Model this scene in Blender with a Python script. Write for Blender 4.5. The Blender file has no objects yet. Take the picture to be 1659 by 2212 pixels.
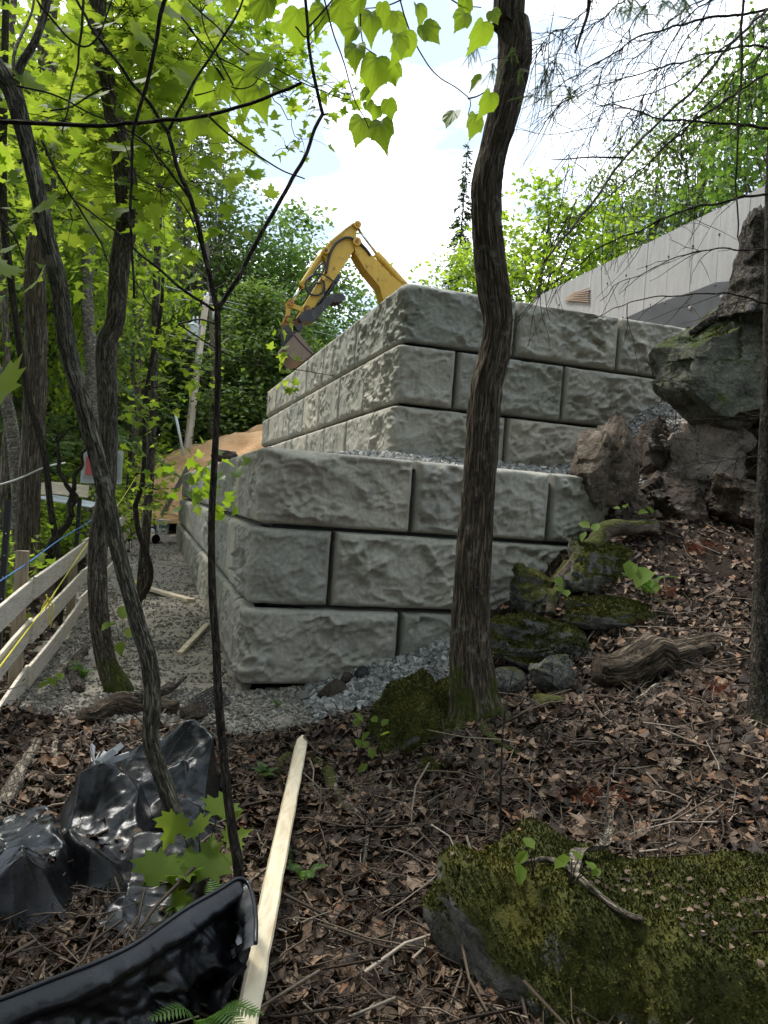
import bpy, math, random
import numpy as np
from mathutils import Matrix, Vector

rad = math.radians
rng = np.random.default_rng(11)
rnd = random.Random(11)
sc = bpy.context.scene
col = sc.collection

# ------------------------------------------------------------------ camera
FPX, CX, CY = 1685.0, 829.5, 1106.0          # focal length and centre, in pixels of a 1659 x 2212 view
EYE = np.array([0.0, 0.0, 1.5])
ROLL, PITCH = rad(4.3), rad(-0.65)
_f0 = np.array([0, math.cos(PITCH), math.sin(PITCH)])
_u0 = np.array([0, -math.sin(PITCH), math.cos(PITCH)])
_r0 = np.array([1.0, 0, 0])
CR = _r0 * math.cos(ROLL) + _u0 * math.sin(ROLL)
CU = -_r0 * math.sin(ROLL) + _u0 * math.cos(ROLL)
CF = _f0
cam_data = bpy.data.cameras.new('camera')
cam = bpy.data.objects.new('camera', cam_data)
col.objects.link(cam)
M = Matrix.Identity(4)
for i in range(3):
    M[i][0], M[i][1], M[i][2], M[i][3] = CR[i], CU[i], -CF[i], EYE[i]
cam.matrix_world = M
cam_data.sensor_fit = 'VERTICAL'
cam_data.sensor_height = 36.0
cam_data.lens = 36.0 * FPX / 2212.0
cam_data.clip_start = 0.05
cam_data.clip_end = 1000
sc.camera = cam

# ------------------------------------------------------------------ sky, sun, exposure
SUN_EL, SUN_AZ = rad(58), rad(-52)            # azimuth from +Y towards +X
world = bpy.data.worlds.new('World')
sc.world = world
world.use_nodes = True
wn, wl = world.node_tree.nodes, world.node_tree.links
wn.clear()
wo = wn.new('ShaderNodeOutputWorld')
wb = wn.new('ShaderNodeBackground')
wb.inputs['Strength'].default_value = 0.085
sky = wn.new('ShaderNodeTexSky')
sky.sky_type = 'NISHITA'
sky.sun_disc = False
sky.sun_elevation = SUN_EL
sky.sun_rotation = SUN_AZ
tc = wn.new('ShaderNodeTexCoord')
mp = wn.new('ShaderNodeMapping')
mp.inputs['Scale'].default_value = (1.0, 1.0, 2.2)
wl.new(tc.outputs['Generated'], mp.inputs['Vector'])
cn = wn.new('ShaderNodeTexNoise')
cn.inputs['Scale'].default_value = 2.6
cn.inputs['Detail'].default_value = 7
cn.inputs['Roughness'].default_value = 0.55
cn.inputs['Distortion'].default_value = 0.4
wl.new(mp.outputs['Vector'], cn.inputs['Vector'])
cr = wn.new('ShaderNodeValToRGB')
cr.color_ramp.elements[0].position = 0.30
cr.color_ramp.elements[0].color = (0.85, 0.85, 0.85, 1)
cr.color_ramp.elements[1].position = 0.50
cr.color_ramp.elements[1].color = (1, 1, 1, 1)
wl.new(cn.outputs['Fac'], cr.inputs['Fac'])
cc = wn.new('ShaderNodeValToRGB')
cc.color_ramp.elements[0].position = 0.49
cc.color_ramp.elements[0].color = (3.0, 3.75, 4.7, 1)
cc.color_ramp.elements[1].position = 0.63
cc.color_ramp.elements[1].color = (11.5, 11.7, 11.9, 1)
wl.new(cn.outputs['Fac'], cc.inputs['Fac'])
mx = wn.new('ShaderNodeMixRGB')
wl.new(cr.outputs['Color'], mx.inputs['Fac'])
wl.new(sky.outputs['Color'], mx.inputs['Color1'])
wl.new(cc.outputs['Color'], mx.inputs['Color2'])
wl.new(mx.outputs['Color'], wb.inputs['Color'])
wl.new(wb.outputs['Background'], wo.inputs['Surface'])

sd = bpy.data.lights.new('sun', 'SUN')
sd.energy = 1.5
sd.angle = rad(10)
sd.color = (1.0, 0.96, 0.9)
sun = bpy.data.objects.new('sun', sd)
col.objects.link(sun)
_sv = Vector((math.sin(SUN_AZ) * math.cos(SUN_EL), math.cos(SUN_AZ) * math.cos(SUN_EL), math.sin(SUN_EL)))
sun.rotation_euler = _sv.to_track_quat('Z', 'Y').to_euler()
sun.location = (0, 0, 30)

sc.view_settings.view_transform = 'Standard'
sc.view_settings.look = 'None'
sc.view_settings.exposure = 1.75
sc.view_settings.gamma = 1.0
sc.cycles.use_denoising = True
sc.cycles.max_bounces = 8
sc.cycles.transparent_max_bounces = 8
sc.cycles.diffuse_bounces = 4
sc.cycles.transmission_bounces = 4
sc.cycles.caustics_reflective = False
sc.cycles.caustics_refractive = False

# ------------------------------------------------------------------ pixel -> ray helpers (a pixel gives only a direction)
def ray(x, y):
    return CF + CR * ((x - CX) / FPX) + CU * ((CY - y) / FPX)

def P(x, y, d):
    return EYE + ray(x, y) * d

def PP(pts, d):
    """list of (x, y[, ...]) at one distance, or with own distances when d is a list"""
    n = len(pts)
    ds = d if hasattr(d, '__len__') else [d] * n
    return np.array([P(p[0], p[1], q) for p, q in zip(pts, ds)])

def onplane(x, y, q, n):
    r = ray(x, y)
    t = np.dot(q - EYE, n) / np.dot(r, n)
    return EYE + r * t

# ------------------------------------------------------------------ noise
def _h(i, j, k, s):
    n = (i * 374761393 + j * 668265263 + k * 2147483647 + s * 974634777) & 0xFFFFFFFF
    n = ((n ^ (n >> 13)) * 1274126177) & 0xFFFFFFFF
    n = ((n ^ (n >> 16)) * 2246822519) & 0xFFFFFFFF
    return ((n ^ (n >> 15)) & 0xFFFFFF) / float(0xFFFFFF)

def vnoise(p, seed=0):
    p = np.asarray(p, float)
    f = np.floor(p).astype(np.int64)
    t = p - f
    t = t * t * t * (t * (t * 6 - 15) + 10)
    i, j, k = f[..., 0], f[..., 1], f[..., 2]
    r = 0
    for a in (0, 1):
        wa = t[..., 0] if a else 1 - t[..., 0]
        for b in (0, 1):
            wb_ = t[..., 1] if b else 1 - t[..., 1]
            for c in (0, 1):
                wc = t[..., 2] if c else 1 - t[..., 2]
                r = r + wa * wb_ * wc * _h(i + a, j + b, k + c, seed)
    return r * 2 - 1

def fbm(p, octv=4, seed=0, gain=0.5):
    p = np.asarray(p, float)
    r, a = 0, 1.0
    for o in range(octv):
        r = r + a * vnoise(p, seed + o * 17)
        p = p * 2.03 + 11.3
        a *= gain
    return r

def ridged(p, octv=4, seed=0):
    p = np.asarray(p, float)
    r, a = 0, 1.0
    for o in range(octv):
        r = r + a * (1 - 2 * np.abs(vnoise(p, seed + o * 17)))
        p = p * 2.1 + 5.7
        a *= 0.5
    return r

def scoops(u, v, size, seed, k=1.0, tilt=0.6):
    """concave scoops that meet in sharp ridges: the lower envelope of tilted bowls"""
    U, W = u / size, v / size
    fi, fj = np.floor(U).astype(np.int64), np.floor(W).astype(np.int64)
    best = np.full(u.shape, 1e9)
    for a in (-1, 0, 1):
        for b in (-1, 0, 1):
            i, j = fi + a, fj + b
            cx = i + _h(i, j, 0 * i, seed)
            cy = j + _h(i, j, 0 * i + 1, seed)
            off = _h(i, j, 0 * i + 2, seed) * 0.5
            tx = (_h(i, j, 0 * i + 3, seed) - 0.5) * 2 * tilt
            ty = (_h(i, j, 0 * i + 4, seed) - 0.5) * 2 * tilt
            dx, dy = U - cx, W - cy
            best = np.minimum(best, off + k * (dx * dx + dy * dy) + tx * dx + ty * dy)
    return best

def facets3(p, seed, k=0.25, tilt=1.0):
    """broken-stone relief in space: lower envelope of tilted planes, flat faces meeting in sharp edges"""
    f = np.floor(p).astype(np.int64)
    best = np.full(p.shape[:-1], 1e9)
    for a in (-1, 0, 1):
        for b in (-1, 0, 1):
            for c in (-1, 0, 1):
                i, j, l = f[..., 0] + a, f[..., 1] + b, f[..., 2] + c
                d = [p[..., q] - (w + _h(i, j, l, seed + q)) for q, w in enumerate((i, j, l))]
                v = _h(i, j, l, seed + 5) * .6 + k * (d[0] ** 2 + d[1] ** 2 + d[2] ** 2)
                for q in range(3):
                    v = v + (_h(i, j, l, seed + 7 + q) - .5) * 2 * tilt * d[q]
                best = np.minimum(best, v)
    return best

# ------------------------------------------------------------------ mesh helpers
def make_mesh(name, V, F, mat=None, smooth=True):
    me = bpy.data.meshes.new(name)
    V = np.asarray(V, np.float32).reshape(-1, 3)
    if isinstance(F, np.ndarray):
        F = [F]
    elif len(F) and not isinstance(F[0], np.ndarray):
        groups = {}
        for f in F:
            groups.setdefault(len(f), []).append(f)
        F = [np.array(g, np.int32) for g in groups.values()]
    F = [f for f in F if len(f)]
    nl = sum(f.size for f in F)
    npoly = sum(len(f) for f in F)
    me.vertices.add(len(V))
    me.vertices.foreach_set('co', V.ravel())
    me.loops.add(nl)
    me.loops.foreach_set('vertex_index', np.concatenate([f.ravel() for f in F]).astype(np.int32))
    me.polygons.add(npoly)
    tot = np.concatenate([np.full(len(f), f.shape[1], np.int32) for f in F])
    st = np.concatenate([[0], np.cumsum(tot)[:-1]]).astype(np.int32)
    me.polygons.foreach_set('loop_start', st)
    me.polygons.foreach_set('loop_total', tot)
    me.polygons.foreach_set('use_smooth', np.full(npoly, smooth, bool))
    me.update(calc_edges=True)
    me.validate()
    if mat is not None:
        me.materials.append(mat)
    return me

def link(name, me, parent=None, mat4=None):
    o = bpy.data.objects.new(name, me)
    col.objects.link(o)
    if parent is not None:
        o.parent = parent
        o.matrix_parent_inverse = parent.matrix_basis.inverted() if parent.parent is None else \
            (parent.parent.matrix_basis @ parent.matrix_parent_inverse @ parent.matrix_basis).inverted()
    if mat4 is not None:
        o.matrix_basis = mat4
    return o

def ob(name, V, F, mat, parent=None, smooth=True):
    return link(name, make_mesh(name, V, F, mat, smooth), parent)

def tag(o, label=None, cat=None, group=None, kind=None):
    if label: o['label'] = label
    if cat: o['category'] = cat
    if group: o['group'] = group
    if kind: o['kind'] = kind
    return o

def thing(name, label, cat, loc=(0, 0, 0), rz=0.0, group=None):
    o = bpy.data.objects.new(name, None)
    o.empty_display_size = 0.1
    o.matrix_basis = Matrix.Translation(Vector([float(c) for c in loc])) @ Matrix.Rotation(rz, 4, 'Z')
    col.objects.link(o)
    return tag(o, label, cat, group)

def dup(root, mat4, label=None, group=None, name=None):
    r = root.copy()
    col.objects.link(r)
    r.matrix_basis = mat4
    if label: r['label'] = label
    if group: r['group'] = group
    for ch in list(root.children):
        c = ch.copy()
        col.objects.link(c)
        c.parent = r
        for g in list(ch.children):
            d = g.copy()
            col.objects.link(d)
            d.parent = c
    return r

class MB:
    """collects shapes into one mesh"""
    def __init__(self):
        self.V, self.F, self.n = [], {}, 0
    def add(self, V, F):
        V = np.asarray(V, float).reshape(-1, 3)
        for f in (F if isinstance(F, list) else [F]):
            f = np.asarray(f, np.int64)
            if f.ndim == 1: f = f[None]
            if len(f): self.F.setdefault(f.shape[1], []).append(f + self.n)
        self.V.append(V)
        self.n += len(V)
        return self
    def out(self):
        return np.concatenate(self.V), [np.concatenate(f) for f in self.F.values()]
    def build(self, name, mat, parent=None, smooth=True):
        V, F = self.out()
        return ob(name, V, F, mat, parent, smooth)

def spline(pts, n, vals=None):
    pts = np.asarray(pts, float)
    m = len(pts)
    if m == 2:
        t = np.linspace(0, 1, n)[:, None]
        out = pts[0] * (1 - t) + pts[1] * t
        return out if vals is None else (out, np.interp(np.linspace(0, 1, n), [0, 1], vals))
    seg = np.concatenate([[0], np.cumsum(np.linalg.norm(np.diff(pts, axis=0), axis=1))])
    s = np.linspace(0, seg[-1], n)
    ext = np.vstack([2 * pts[0] - pts[1], pts, 2 * pts[-1] - pts[-2]])
    idx = np.clip(np.searchsorted(seg, s, side='right') - 1, 0, m - 2)
    t = ((s - seg[idx]) / np.maximum(seg[idx + 1] - seg[idx], 1e-9))[:, None]
    p0, p1, p2, p3 = ext[idx], ext[idx + 1], ext[idx + 2], ext[idx + 3]
    out = 0.5 * ((2 * p1) + (-p0 + p2) * t + (2 * p0 - 5 * p1 + 4 * p2 - p3) * t ** 2 + (-p0 + 3 * p1 - 3 * p2 + p3) * t ** 3)
    if vals is None: return out
    return out, np.interp(s, seg, vals)

def frames(path):
    path = np.asarray(path, float)
    t = np.gradient(path, axis=0)
    t /= np.maximum(np.linalg.norm(t, axis=1, keepdims=True), 1e-9)
    ref = np.array([0, 0, 1.0]) if abs(t[0][2]) < 0.9 else np.array([1.0, 0, 0])
    n = np.cross(t[0], ref); n /= np.linalg.norm(n)
    N = [n]
    for i in range(1, len(path)):
        n = n - t[i] * np.dot(n, t[i])
        l = np.linalg.norm(n)
        n = n / l if l > 1e-6 else N[-1]
        N.append(n)
    N = np.array(N)
    return t, N, np.cross(t, N)

def tube(path, radii, sides=8, disp=None, caps=True):
    path = np.asarray(path, float)
    m = len(path)
    radii = np.broadcast_to(np.asarray(radii, float), (m,))
    t, N, B = frames(path)
    a = np.linspace(0, 2 * math.pi, sides, endpoint=False)
    r = radii[:, None] * np.ones(sides)
    if disp is not None:
        r = r + disp(path, a, radii)
    V = path[:, None, :] + r[..., None] * (np.cos(a)[None, :, None] * N[:, None, :] + np.sin(a)[None, :, None] * B[:, None, :])
    i = np.arange(m - 1)[:, None] * sides
    j = np.arange(sides)[None, :]
    j2 = (j + 1) % sides
    F = np.stack([i + j, i + j2, i + sides + j2, i + sides + j], -1).reshape(-1, 4)
    V = V.reshape(-1, 3)
    out = [F]
    if caps:
        V = np.vstack([V, path[0], path[-1]])
        k = np.arange(sides); k2 = (k + 1) % sides
        c0, c1 = m * sides, m * sides + 1
        out.append(np.concatenate([np.stack([np.full(sides, c0), k2, k], -1),
                                   np.stack([np.full(sides, c1), (m - 1) * sides + k, (m - 1) * sides + k2], -1)]))
    return V, out

def set_bark(o, path, radii, sides):
    path = np.asarray(path, float)
    L_ = np.concatenate([[0], np.cumsum(np.linalg.norm(np.diff(path, axis=0), axis=1))])
    a = np.linspace(0, 2 * math.pi, sides, endpoint=False)
    r = np.broadcast_to(np.asarray(radii, float), (len(path),)).max() * .9
    A, LL = np.meshgrid(a, L_)
    co = np.stack([np.cos(A) * r, np.sin(A) * r, LL], -1).reshape(-1, 3)
    co = np.vstack([co, [[0, 0, 0], [0, 0, L_[-1]]]]).astype(np.float32)
    at = o.data.attributes.new('bark', 'FLOAT_VECTOR', 'POINT')
    at.data.foreach_set('vector', co.ravel())

def grid_faces(nr, nc, wrap=False):
    i = np.arange(nr - 1)[:, None] * nc
    if wrap:
        j = np.arange(nc)[None, :]; j2 = (j + 1) % nc
    else:
        j = np.arange(nc - 1)[None, :]; j2 = j + 1
    return np.stack([i + j, i + j2, i + nc + j2, i + nc + j], -1).reshape(-1, 4)

def box(c, s, R=None):
    c, s = np.asarray(c, float), np.asarray(s, float) / 2
    v = np.array([[x, y, z] for x in (-1, 1) for y in (-1, 1) for z in (-1, 1)], float) * s
    if R is not None: v = v @ np.asarray(R).T
    f = np.array([[0, 1, 3, 2], [4, 6, 7, 5], [0, 4, 5, 1], [2, 3, 7, 6], [0, 2, 6, 4], [1, 5, 7, 3]])
    return v + c, f

def beam(a, b, w, h, up=(0, 0, 1), nseg=1, sag=0.0, seed=0, rough=0.0, taper=1.0):
    """a sawn bar from a to b: w across, h along 'up'"""
    a, b = np.asarray(a, float), np.asarray(b, float)
    d = b - a; L = np.linalg.norm(d); d /= L
    up = np.asarray(up, float); s = np.cross(d, up); s /= np.linalg.norm(s); u = np.cross(s, d)
    t = np.linspace(0, 1, nseg + 1)
    base = a + (b - a) * t[:, None] - np.array([0, 0, 1.0]) * (sag * 4 * t * (1 - t))[:, None]
    ch = 0.12 * min(w, h)
    prof = [(-w / 2 + ch, -h / 2), (w / 2 - ch, -h / 2), (w / 2, -h / 2 + ch), (w / 2, h / 2 - ch),
            (w / 2 - ch, h / 2), (-w / 2 + ch, h / 2), (-w / 2, h / 2 - ch), (-w / 2, -h / 2 + ch)]
    V = []
    for i, p in enumerate(base):
        k = 1 + (taper - 1) * t[i]
        for (x, y) in prof:
            V.append(p + s * x * k + u * y * k)
    V = np.array(V)
    if rough:
        V = V + np.stack([fbm(V * 9 + 3, 2, seed), fbm(V * 9 + 9, 2, seed + 5), fbm(V * 9 + 20, 2, seed + 9)], -1) * rough
    F = [grid_faces(nseg + 1, 8, True), np.array([[7, 6, 5, 4, 3, 2, 1, 0]]), np.array([[nseg * 8 + k for k in range(8)]])]
    return V, F

def inst(TV, TF, pos, Rm, scale):
    """many copies of a small template in one mesh"""
    TV = np.asarray(TV, float); TF = np.asarray(TF)
    n, k = len(pos), len(TV)
    sc_ = np.asarray(scale, float)
    if sc_.ndim == 0: sc_ = np.full(n, float(sc_))
    if sc_.ndim == 1: sc_ = np.repeat(sc_[:, None], 3, 1)
    V = np.einsum('nij,nkj->nki', Rm, TV[None] * sc_[:, None, :]) + pos[:, None, :]
    F = TF[None] + (np.arange(n) * k)[:, None, None]
    return V.reshape(-1, 3), F.reshape(-1, TF.shape[1])

def rot_random(n, g=rng):
    q = g.normal(size=(n, 4)); q /= np.linalg.norm(q, axis=1, keepdims=True)
    w, x, y, z = q.T
    return np.stack([np.stack([1 - 2 * (y * y + z * z), 2 * (x * y - z * w), 2 * (x * z + y * w)], -1),
                     np.stack([2 * (x * y + z * w), 1 - 2 * (x * x + z * z), 2 * (y * z - x * w)], -1),
                     np.stack([2 * (x * z - y * w), 2 * (y * z + x * w), 1 - 2 * (x * x + y * y)], -1)], -2)

def rot_to(normal, g=rng, yaw=None):
    """rotation whose z axis follows 'normal' with a random spin"""
    z = normal / np.maximum(np.linalg.norm(normal, axis=1, keepdims=True), 1e-9)
    n = len(z)
    a = g.uniform(0, 2 * math.pi, n) if yaw is None else yaw
    r = np.stack([np.cos(a), np.sin(a), np.zeros(n)], -1)
    x = r - z * np.sum(r * z, 1, keepdims=True)
    l = np.linalg.norm(x, axis=1, keepdims=True)
    x = np.where(l > 1e-3, x / np.maximum(l, 1e-9), np.array([0, 0, 1.0]))
    y = np.cross(z, x)
    return np.stack([x, y, z], -1)

# ------------------------------------------------------------------ materials
def nodes_of(name):
    m = bpy.data.materials.new(name)
    m.use_nodes = True
    nt = m.node_tree
    nt.nodes.clear()
    return m, nt.nodes, nt.links

def ramp(N, L, fac, stops):
    r = N.new('ShaderNodeValToRGB')
    els = r.color_ramp.elements
    while len(els) < len(stops): els.new(0.5)
    for e, (p, c) in zip(els, stops):
        e.position = p
        e.color = (*c, 1) if len(c) == 3 else c
    L.new(fac, r.inputs['Fac'])
    return r.outputs['Color']

def noise_node(N, L, vec, scale, detail=6, rough=0.55, dist=0.0):
    n = N.new('ShaderNodeTexNoise')
    n.inputs['Scale'].default_value = scale
    n.inputs['Detail'].default_value = detail
    n.inputs['Roughness'].default_value = rough
    n.inputs['Distortion'].default_value = dist
    if vec is not None: L.new(vec, n.inputs['Vector'])
    return n.outputs['Fac']

def mapped(N, L, scale=(1, 1, 1), rot=(0, 0, 0), src='Object'):
    t = N.new('ShaderNodeTexCoord')
    m = N.new('ShaderNodeMapping')
    m.inputs['Scale'].default_value = scale
    m.inputs['Rotation'].default_value = rot
    L.new(t.outputs[src], m.inputs['Vector'])
    return m.outputs['Vector']

def mixc(N, L, fac, a, b, mode='MIX'):
    m = N.new('ShaderNodeMixRGB')
    m.blend_type = mode
    for k, v in (('Fac', fac), ('Color1', a), ('Color2', b)):
        if isinstance(v, (int, float)): m.inputs[k].default_value = v
        elif isinstance(v, tuple): m.inputs[k].default_value = (*v, 1)
        else: L.new(v, m.inputs[k])
    return m.outputs['Color']

def bump(N, L, h, strength=0.5, dist=0.02, prev=None):
    b = N.new('ShaderNodeBump')
    b.inputs['Strength'].default_value = strength
    b.inputs['Distance'].default_value = dist
    L.new(h, b.inputs['Height'])
    if prev is not None: L.new(prev, b.inputs['Normal'])
    return b.outputs['Normal']

def princ(N, L, color, rough=0.8, normal=None, spec=0.4, metal=0.0):
    b = N.new('ShaderNodeBsdfPrincipled')
    o = N.new('ShaderNodeOutputMaterial')
    if isinstance(color, tuple): b.inputs['Base Color'].default_value = (*color, 1)
    else: L.new(color, b.inputs['Base Color'])
    if isinstance(rough, (int, float)): b.inputs['Roughness'].default_value = rough
    else: L.new(rough, b.inputs['Roughness'])
    b.inputs['Specular IOR Level'].default_value = spec
    b.inputs['Metallic'].default_value = metal
    if normal is not None: L.new(normal, b.inputs['Normal'])
    L.new(b.outputs['BSDF'], o.inputs['Surface'])
    return b

def island(N):
    g = N.new('ShaderNodeNewGeometry')
    return g.outputs['Random Per Island']

def noisy(name, stops, scale=6, rough=0.85, bscale=40, bstr=0.4, bdist=0.01, stretch=(1, 1, 1), spec=0.3, metal=0.0, detail=8):
    m, N, L = nodes_of(name)
    v = mapped(N, L, stretch)
    c = ramp(N, L, noise_node(N, L, v, scale, detail, 0.6), stops)
    nrm = bump(N, L, noise_node(N, L, v, bscale, 6, 0.65), bstr, bdist)
    princ(N, L, c, rough, nrm, spec, metal)
    return m

def plain(name, c, rough=0.6, spec=0.4, metal=0.0, var=0.12):
    k = 1 - var
    return noisy(name, [(0.3, tuple(x * k for x in c)), (0.7, tuple(min(1, x * (1 + var)) for x in c))], 5, rough, 60, 0.15, 0.004, spec=spec, metal=metal)

def leaf_mat(name, dark, light, trans_d, trans_l, fac=0.5, rough=0.45, spec=0.35):
    m, N, L = nodes_of(name)
    isl = island(N)
    d = ramp(N, L, isl, [(0.0, dark), (1.0, light)])
    t = ramp(N, L, isl, [(0.0, trans_d), (1.0, trans_l)])
    b = N.new('ShaderNodeBsdfPrincipled')
    L.new(d, b.inputs['Base Color'])
    b.inputs['Roughness'].default_value = rough
    b.inputs['Specular IOR Level'].default_value = spec
    tr = N.new('ShaderNodeBsdfTranslucent')
    L.new(t, tr.inputs['Color'])
    mxs = N.new('ShaderNodeMixShader')
    mxs.inputs['Fac'].default_value = fac
    L.new(b.outputs['BSDF'], mxs.inputs[1])
    L.new(tr.outputs['BSDF'], mxs.inputs[2])
    o = N.new('ShaderNodeOutputMaterial')
    L.new(mxs.outputs['Shader'], o.inputs['Surface'])
    return m

MAT = {}

def concrete_block_mat():
    m, N, L = nodes_of('split_face_concrete')
    v = mapped(N, L)
    oi = N.new('ShaderNodeObjectInfo')
    big = noise_node(N, L, v, 1.6, 5, 0.6)
    c = ramp(N, L, big, [(0.3, (0.275, 0.268, 0.25)), (0.55, (0.355, 0.346, 0.322)), (0.75, (0.43, 0.415, 0.385))])
    sp = noise_node(N, L, v, 34, 6, 0.7)
    c = mixc(N, L, 0.45, c, ramp(N, L, sp, [(0.3, (0.17, 0.167, 0.157)), (0.7, (0.51, 0.495, 0.465))]), 'MIX')
    tint = ramp(N, L, oi.outputs['Random'], [(0, (0.80, 0.85, 0.86)), (0.35, (0.95, 0.95, 0.93)), (0.7, (1.05, 1.05, 1.04)), (1, (1.18, 1.15, 1.08))])
    c = mixc(N, L, 1.0, c, tint, 'MULTIPLY')
    c = mixc(N, L, 1.0, c, (1.06, 1.02, 0.93), 'MULTIPLY')
    # thin vertical lime and dirt runs and a few rusty stains
    v2 = mapped(N, L, (7, 7, 0.8))
    st = ramp(N, L, noise_node(N, L, v2, 2.2, 4, 0.6), [(0.42, (0, 0, 0)), (0.72, (1, 1, 1))])
    c = mixc(N, L, mixc(N, L, 1.0, st, (0.35, 0.35, 0.35), 'MULTIPLY'), c, (0.17, 0.165, 0.15))
    ru = ramp(N, L, noise_node(N, L, v, 0.9, 3, 0.5), [(0.66, (0, 0, 0)), (0.8, (0.5, 0.5, 0.5))])
    c = mixc(N, L, ru, c, (0.27, 0.17, 0.09))
    n1 = bump(N, L, noise_node(N, L, v, 34, 7, 0.7, 0.9), 0.4, 0.010)
    n2 = bump(N, L, noise_node(N, L, v, 130, 4, 0.7), 0.35, 0.004, n1)
    vo = N.new('ShaderNodeTexVoronoi'); vo.inputs['Scale'].default_value = 45
    L.new(v, vo.inputs['Vector'])
    pit = ramp(N, L, vo.outputs['Distance'], [(0.05, (0, 0, 0)), (0.14, (1, 1, 1))])
    n3 = bump(N, L, pit, 0.25, 0.004, n2)
    princ(N, L, c, 0.82, n3, 0.3)
    return m
MAT['block'] = concrete_block_mat()

def rock_mat(name, stops, moss=0.0, moss_cols=((0.028, 0.031, 0.008), (0.12, 0.118, 0.03)), scale=3.0):
    m, N, L = nodes_of(name)
    v = mapped(N, L)
    c = ramp(N, L, noise_node(N, L, v, scale, 9, 0.65, 0.8), stops)
    fine = noise_node(N, L, v, 55, 5, 0.7)
    c = mixc(N, L, 0.5, c, ramp(N, L, fine, [(0.3, (0.35, 0.35, 0.35)), (0.7, (1.5, 1.5, 1.5))]), 'MULTIPLY')
    lich = ramp(N, L, noise_node(N, L, v, 9, 5, 0.7), [(0.6, (0, 0, 0)), (0.68, (0.5, 0.5, 0.5))])
    c = mixc(N, L, lich, c, (0.30, 0.31, 0.27))
    rv = N.new('ShaderNodeTexVoronoi'); rv.feature = 'DISTANCE_TO_EDGE'; rv.inputs['Scale'].default_value = 4.0
    rw = N.new('ShaderNodeVectorMath'); rw.operation = 'ADD'
    rn = N.new('ShaderNodeTexNoise'); rn.inputs['Scale'].default_value = 3; rn.inputs['Detail'].default_value = 5; L.new(v, rn.inputs['Vector'])
    L.new(v, rw.inputs[0]); L.new(rn.outputs['Color'], rw.inputs[1]); L.new(rw.outputs[0], rv.inputs['Vector'])
    rc = ramp(N, L, rv.outputs['Distance'], [(0.0, (0.3, 0.3, 0.3)), (0.05, (1, 1, 1))])
    c = mixc(N, L, 0.6, c, rc, 'MULTIPLY')
    n1 = bump(N, L, rc, 0.5, 0.02)
    n1 = bump(N, L, noise_node(N, L, v, 14, 8, 0.65), 0.7, 0.03, n1)
    if moss > 0:
        g = N.new('ShaderNodeNewGeometry')
        sx = N.new('ShaderNodeSeparateXYZ'); L.new(g.outputs['Normal'], sx.inputs['Vector'])
        ma = N.new('ShaderNodeMath'); ma.operation = 'MULTIPLY_ADD'
        ma.inputs[1].default_value = 0.50; ma.inputs[2].default_value = moss - 0.5
        L.new(sx.outputs['Z'], ma.inputs[0])
        ad = N.new('ShaderNodeMath'); ad.operation = 'ADD'
        L.new(ma.outputs[0], ad.inputs[0])
        L.new(noise_node(N, L, v, 4.5, 6, 0.65), ad.inputs[1])
        mk = ramp(N, L, ad.outputs[0], [(0.46, (0, 0, 0)), (0.56, (1, 1, 1))])
        mc = ramp(N, L, noise_node(N, L, v, 26, 6, 0.75), [(0.3, moss_cols[0]), (0.72, moss_cols[1])])
        tone = ramp(N, L, noise_node(N, L, v, 3.2, 4, 0.6), [(0.3, (0.45, 0.5, 0.5)), (0.5, (0.9, 0.95, 0.9)), (0.7, (1.3, 1.2, 0.95))])
        mc = mixc(N, L, 1.0, mc, tone, 'MULTIPLY')
        c = mixc(N, L, mk, c, mc)
        n1 = bump(N, L, noise_node(N, L, v, 120, 3, 0.8), 0.8, 0.01, n1)
        n1 = bump(N, L, noise_node(N, L, v, 18, 4, 0.7), 0.6, 0.03, n1)
    princ(N, L, c, 0.9, n1, 0.2)
    return m
GREY = [(0.3, (0.055, 0.055, 0.05)), (0.55, (0.17, 0.165, 0.15)), (0.75, (0.30, 0.29, 0.26))]
BROWN = [(0.3, (0.04, 0.03, 0.022)), (0.55, (0.16, 0.125, 0.095)), (0.75, (0.34, 0.29, 0.24))]
PINK = [(0.3, (0.11, 0.09, 0.075)), (0.55, (0.30, 0.255, 0.22)), (0.75, (0.42, 0.37, 0.33))]
MAT['rock_moss'] = rock_mat('mossy_granite', GREY, 0.36)
MAT['rock_moss_lots'] = rock_mat('very_mossy_granite', GREY, 0.52)
MAT['rock_big'] = rock_mat('moss_clad_granite', GREY, 0.44)
MAT['rock_lichen'] = rock_mat('dark_lichen_granite', [(0.3, (0.035, 0.036, 0.028)), (0.55, (0.13, 0.13, 0.10)), (0.75, (0.26, 0.25, 0.20))], 0.24, ((0.02, 0.03, 0.006), (0.085, 0.10, 0.02)))
MAT['rock_grey'] = rock_mat('grey_granite', GREY, 0.12)
MAT['rock_brown'] = rock_mat('brown_split_rock', BROWN, 0.10)
MAT['rock_pink'] = rock_mat('pinkish_split_rock', PINK, 0.0)
MAT['rock_dark'] = rock_mat('dark_wet_rock', [(0.3, (0.022, 0.017, 0.013)), (0.6, (0.095, 0.072, 0.055)), (0.8, (0.20, 0.155, 0.12))], 0.0)

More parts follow.
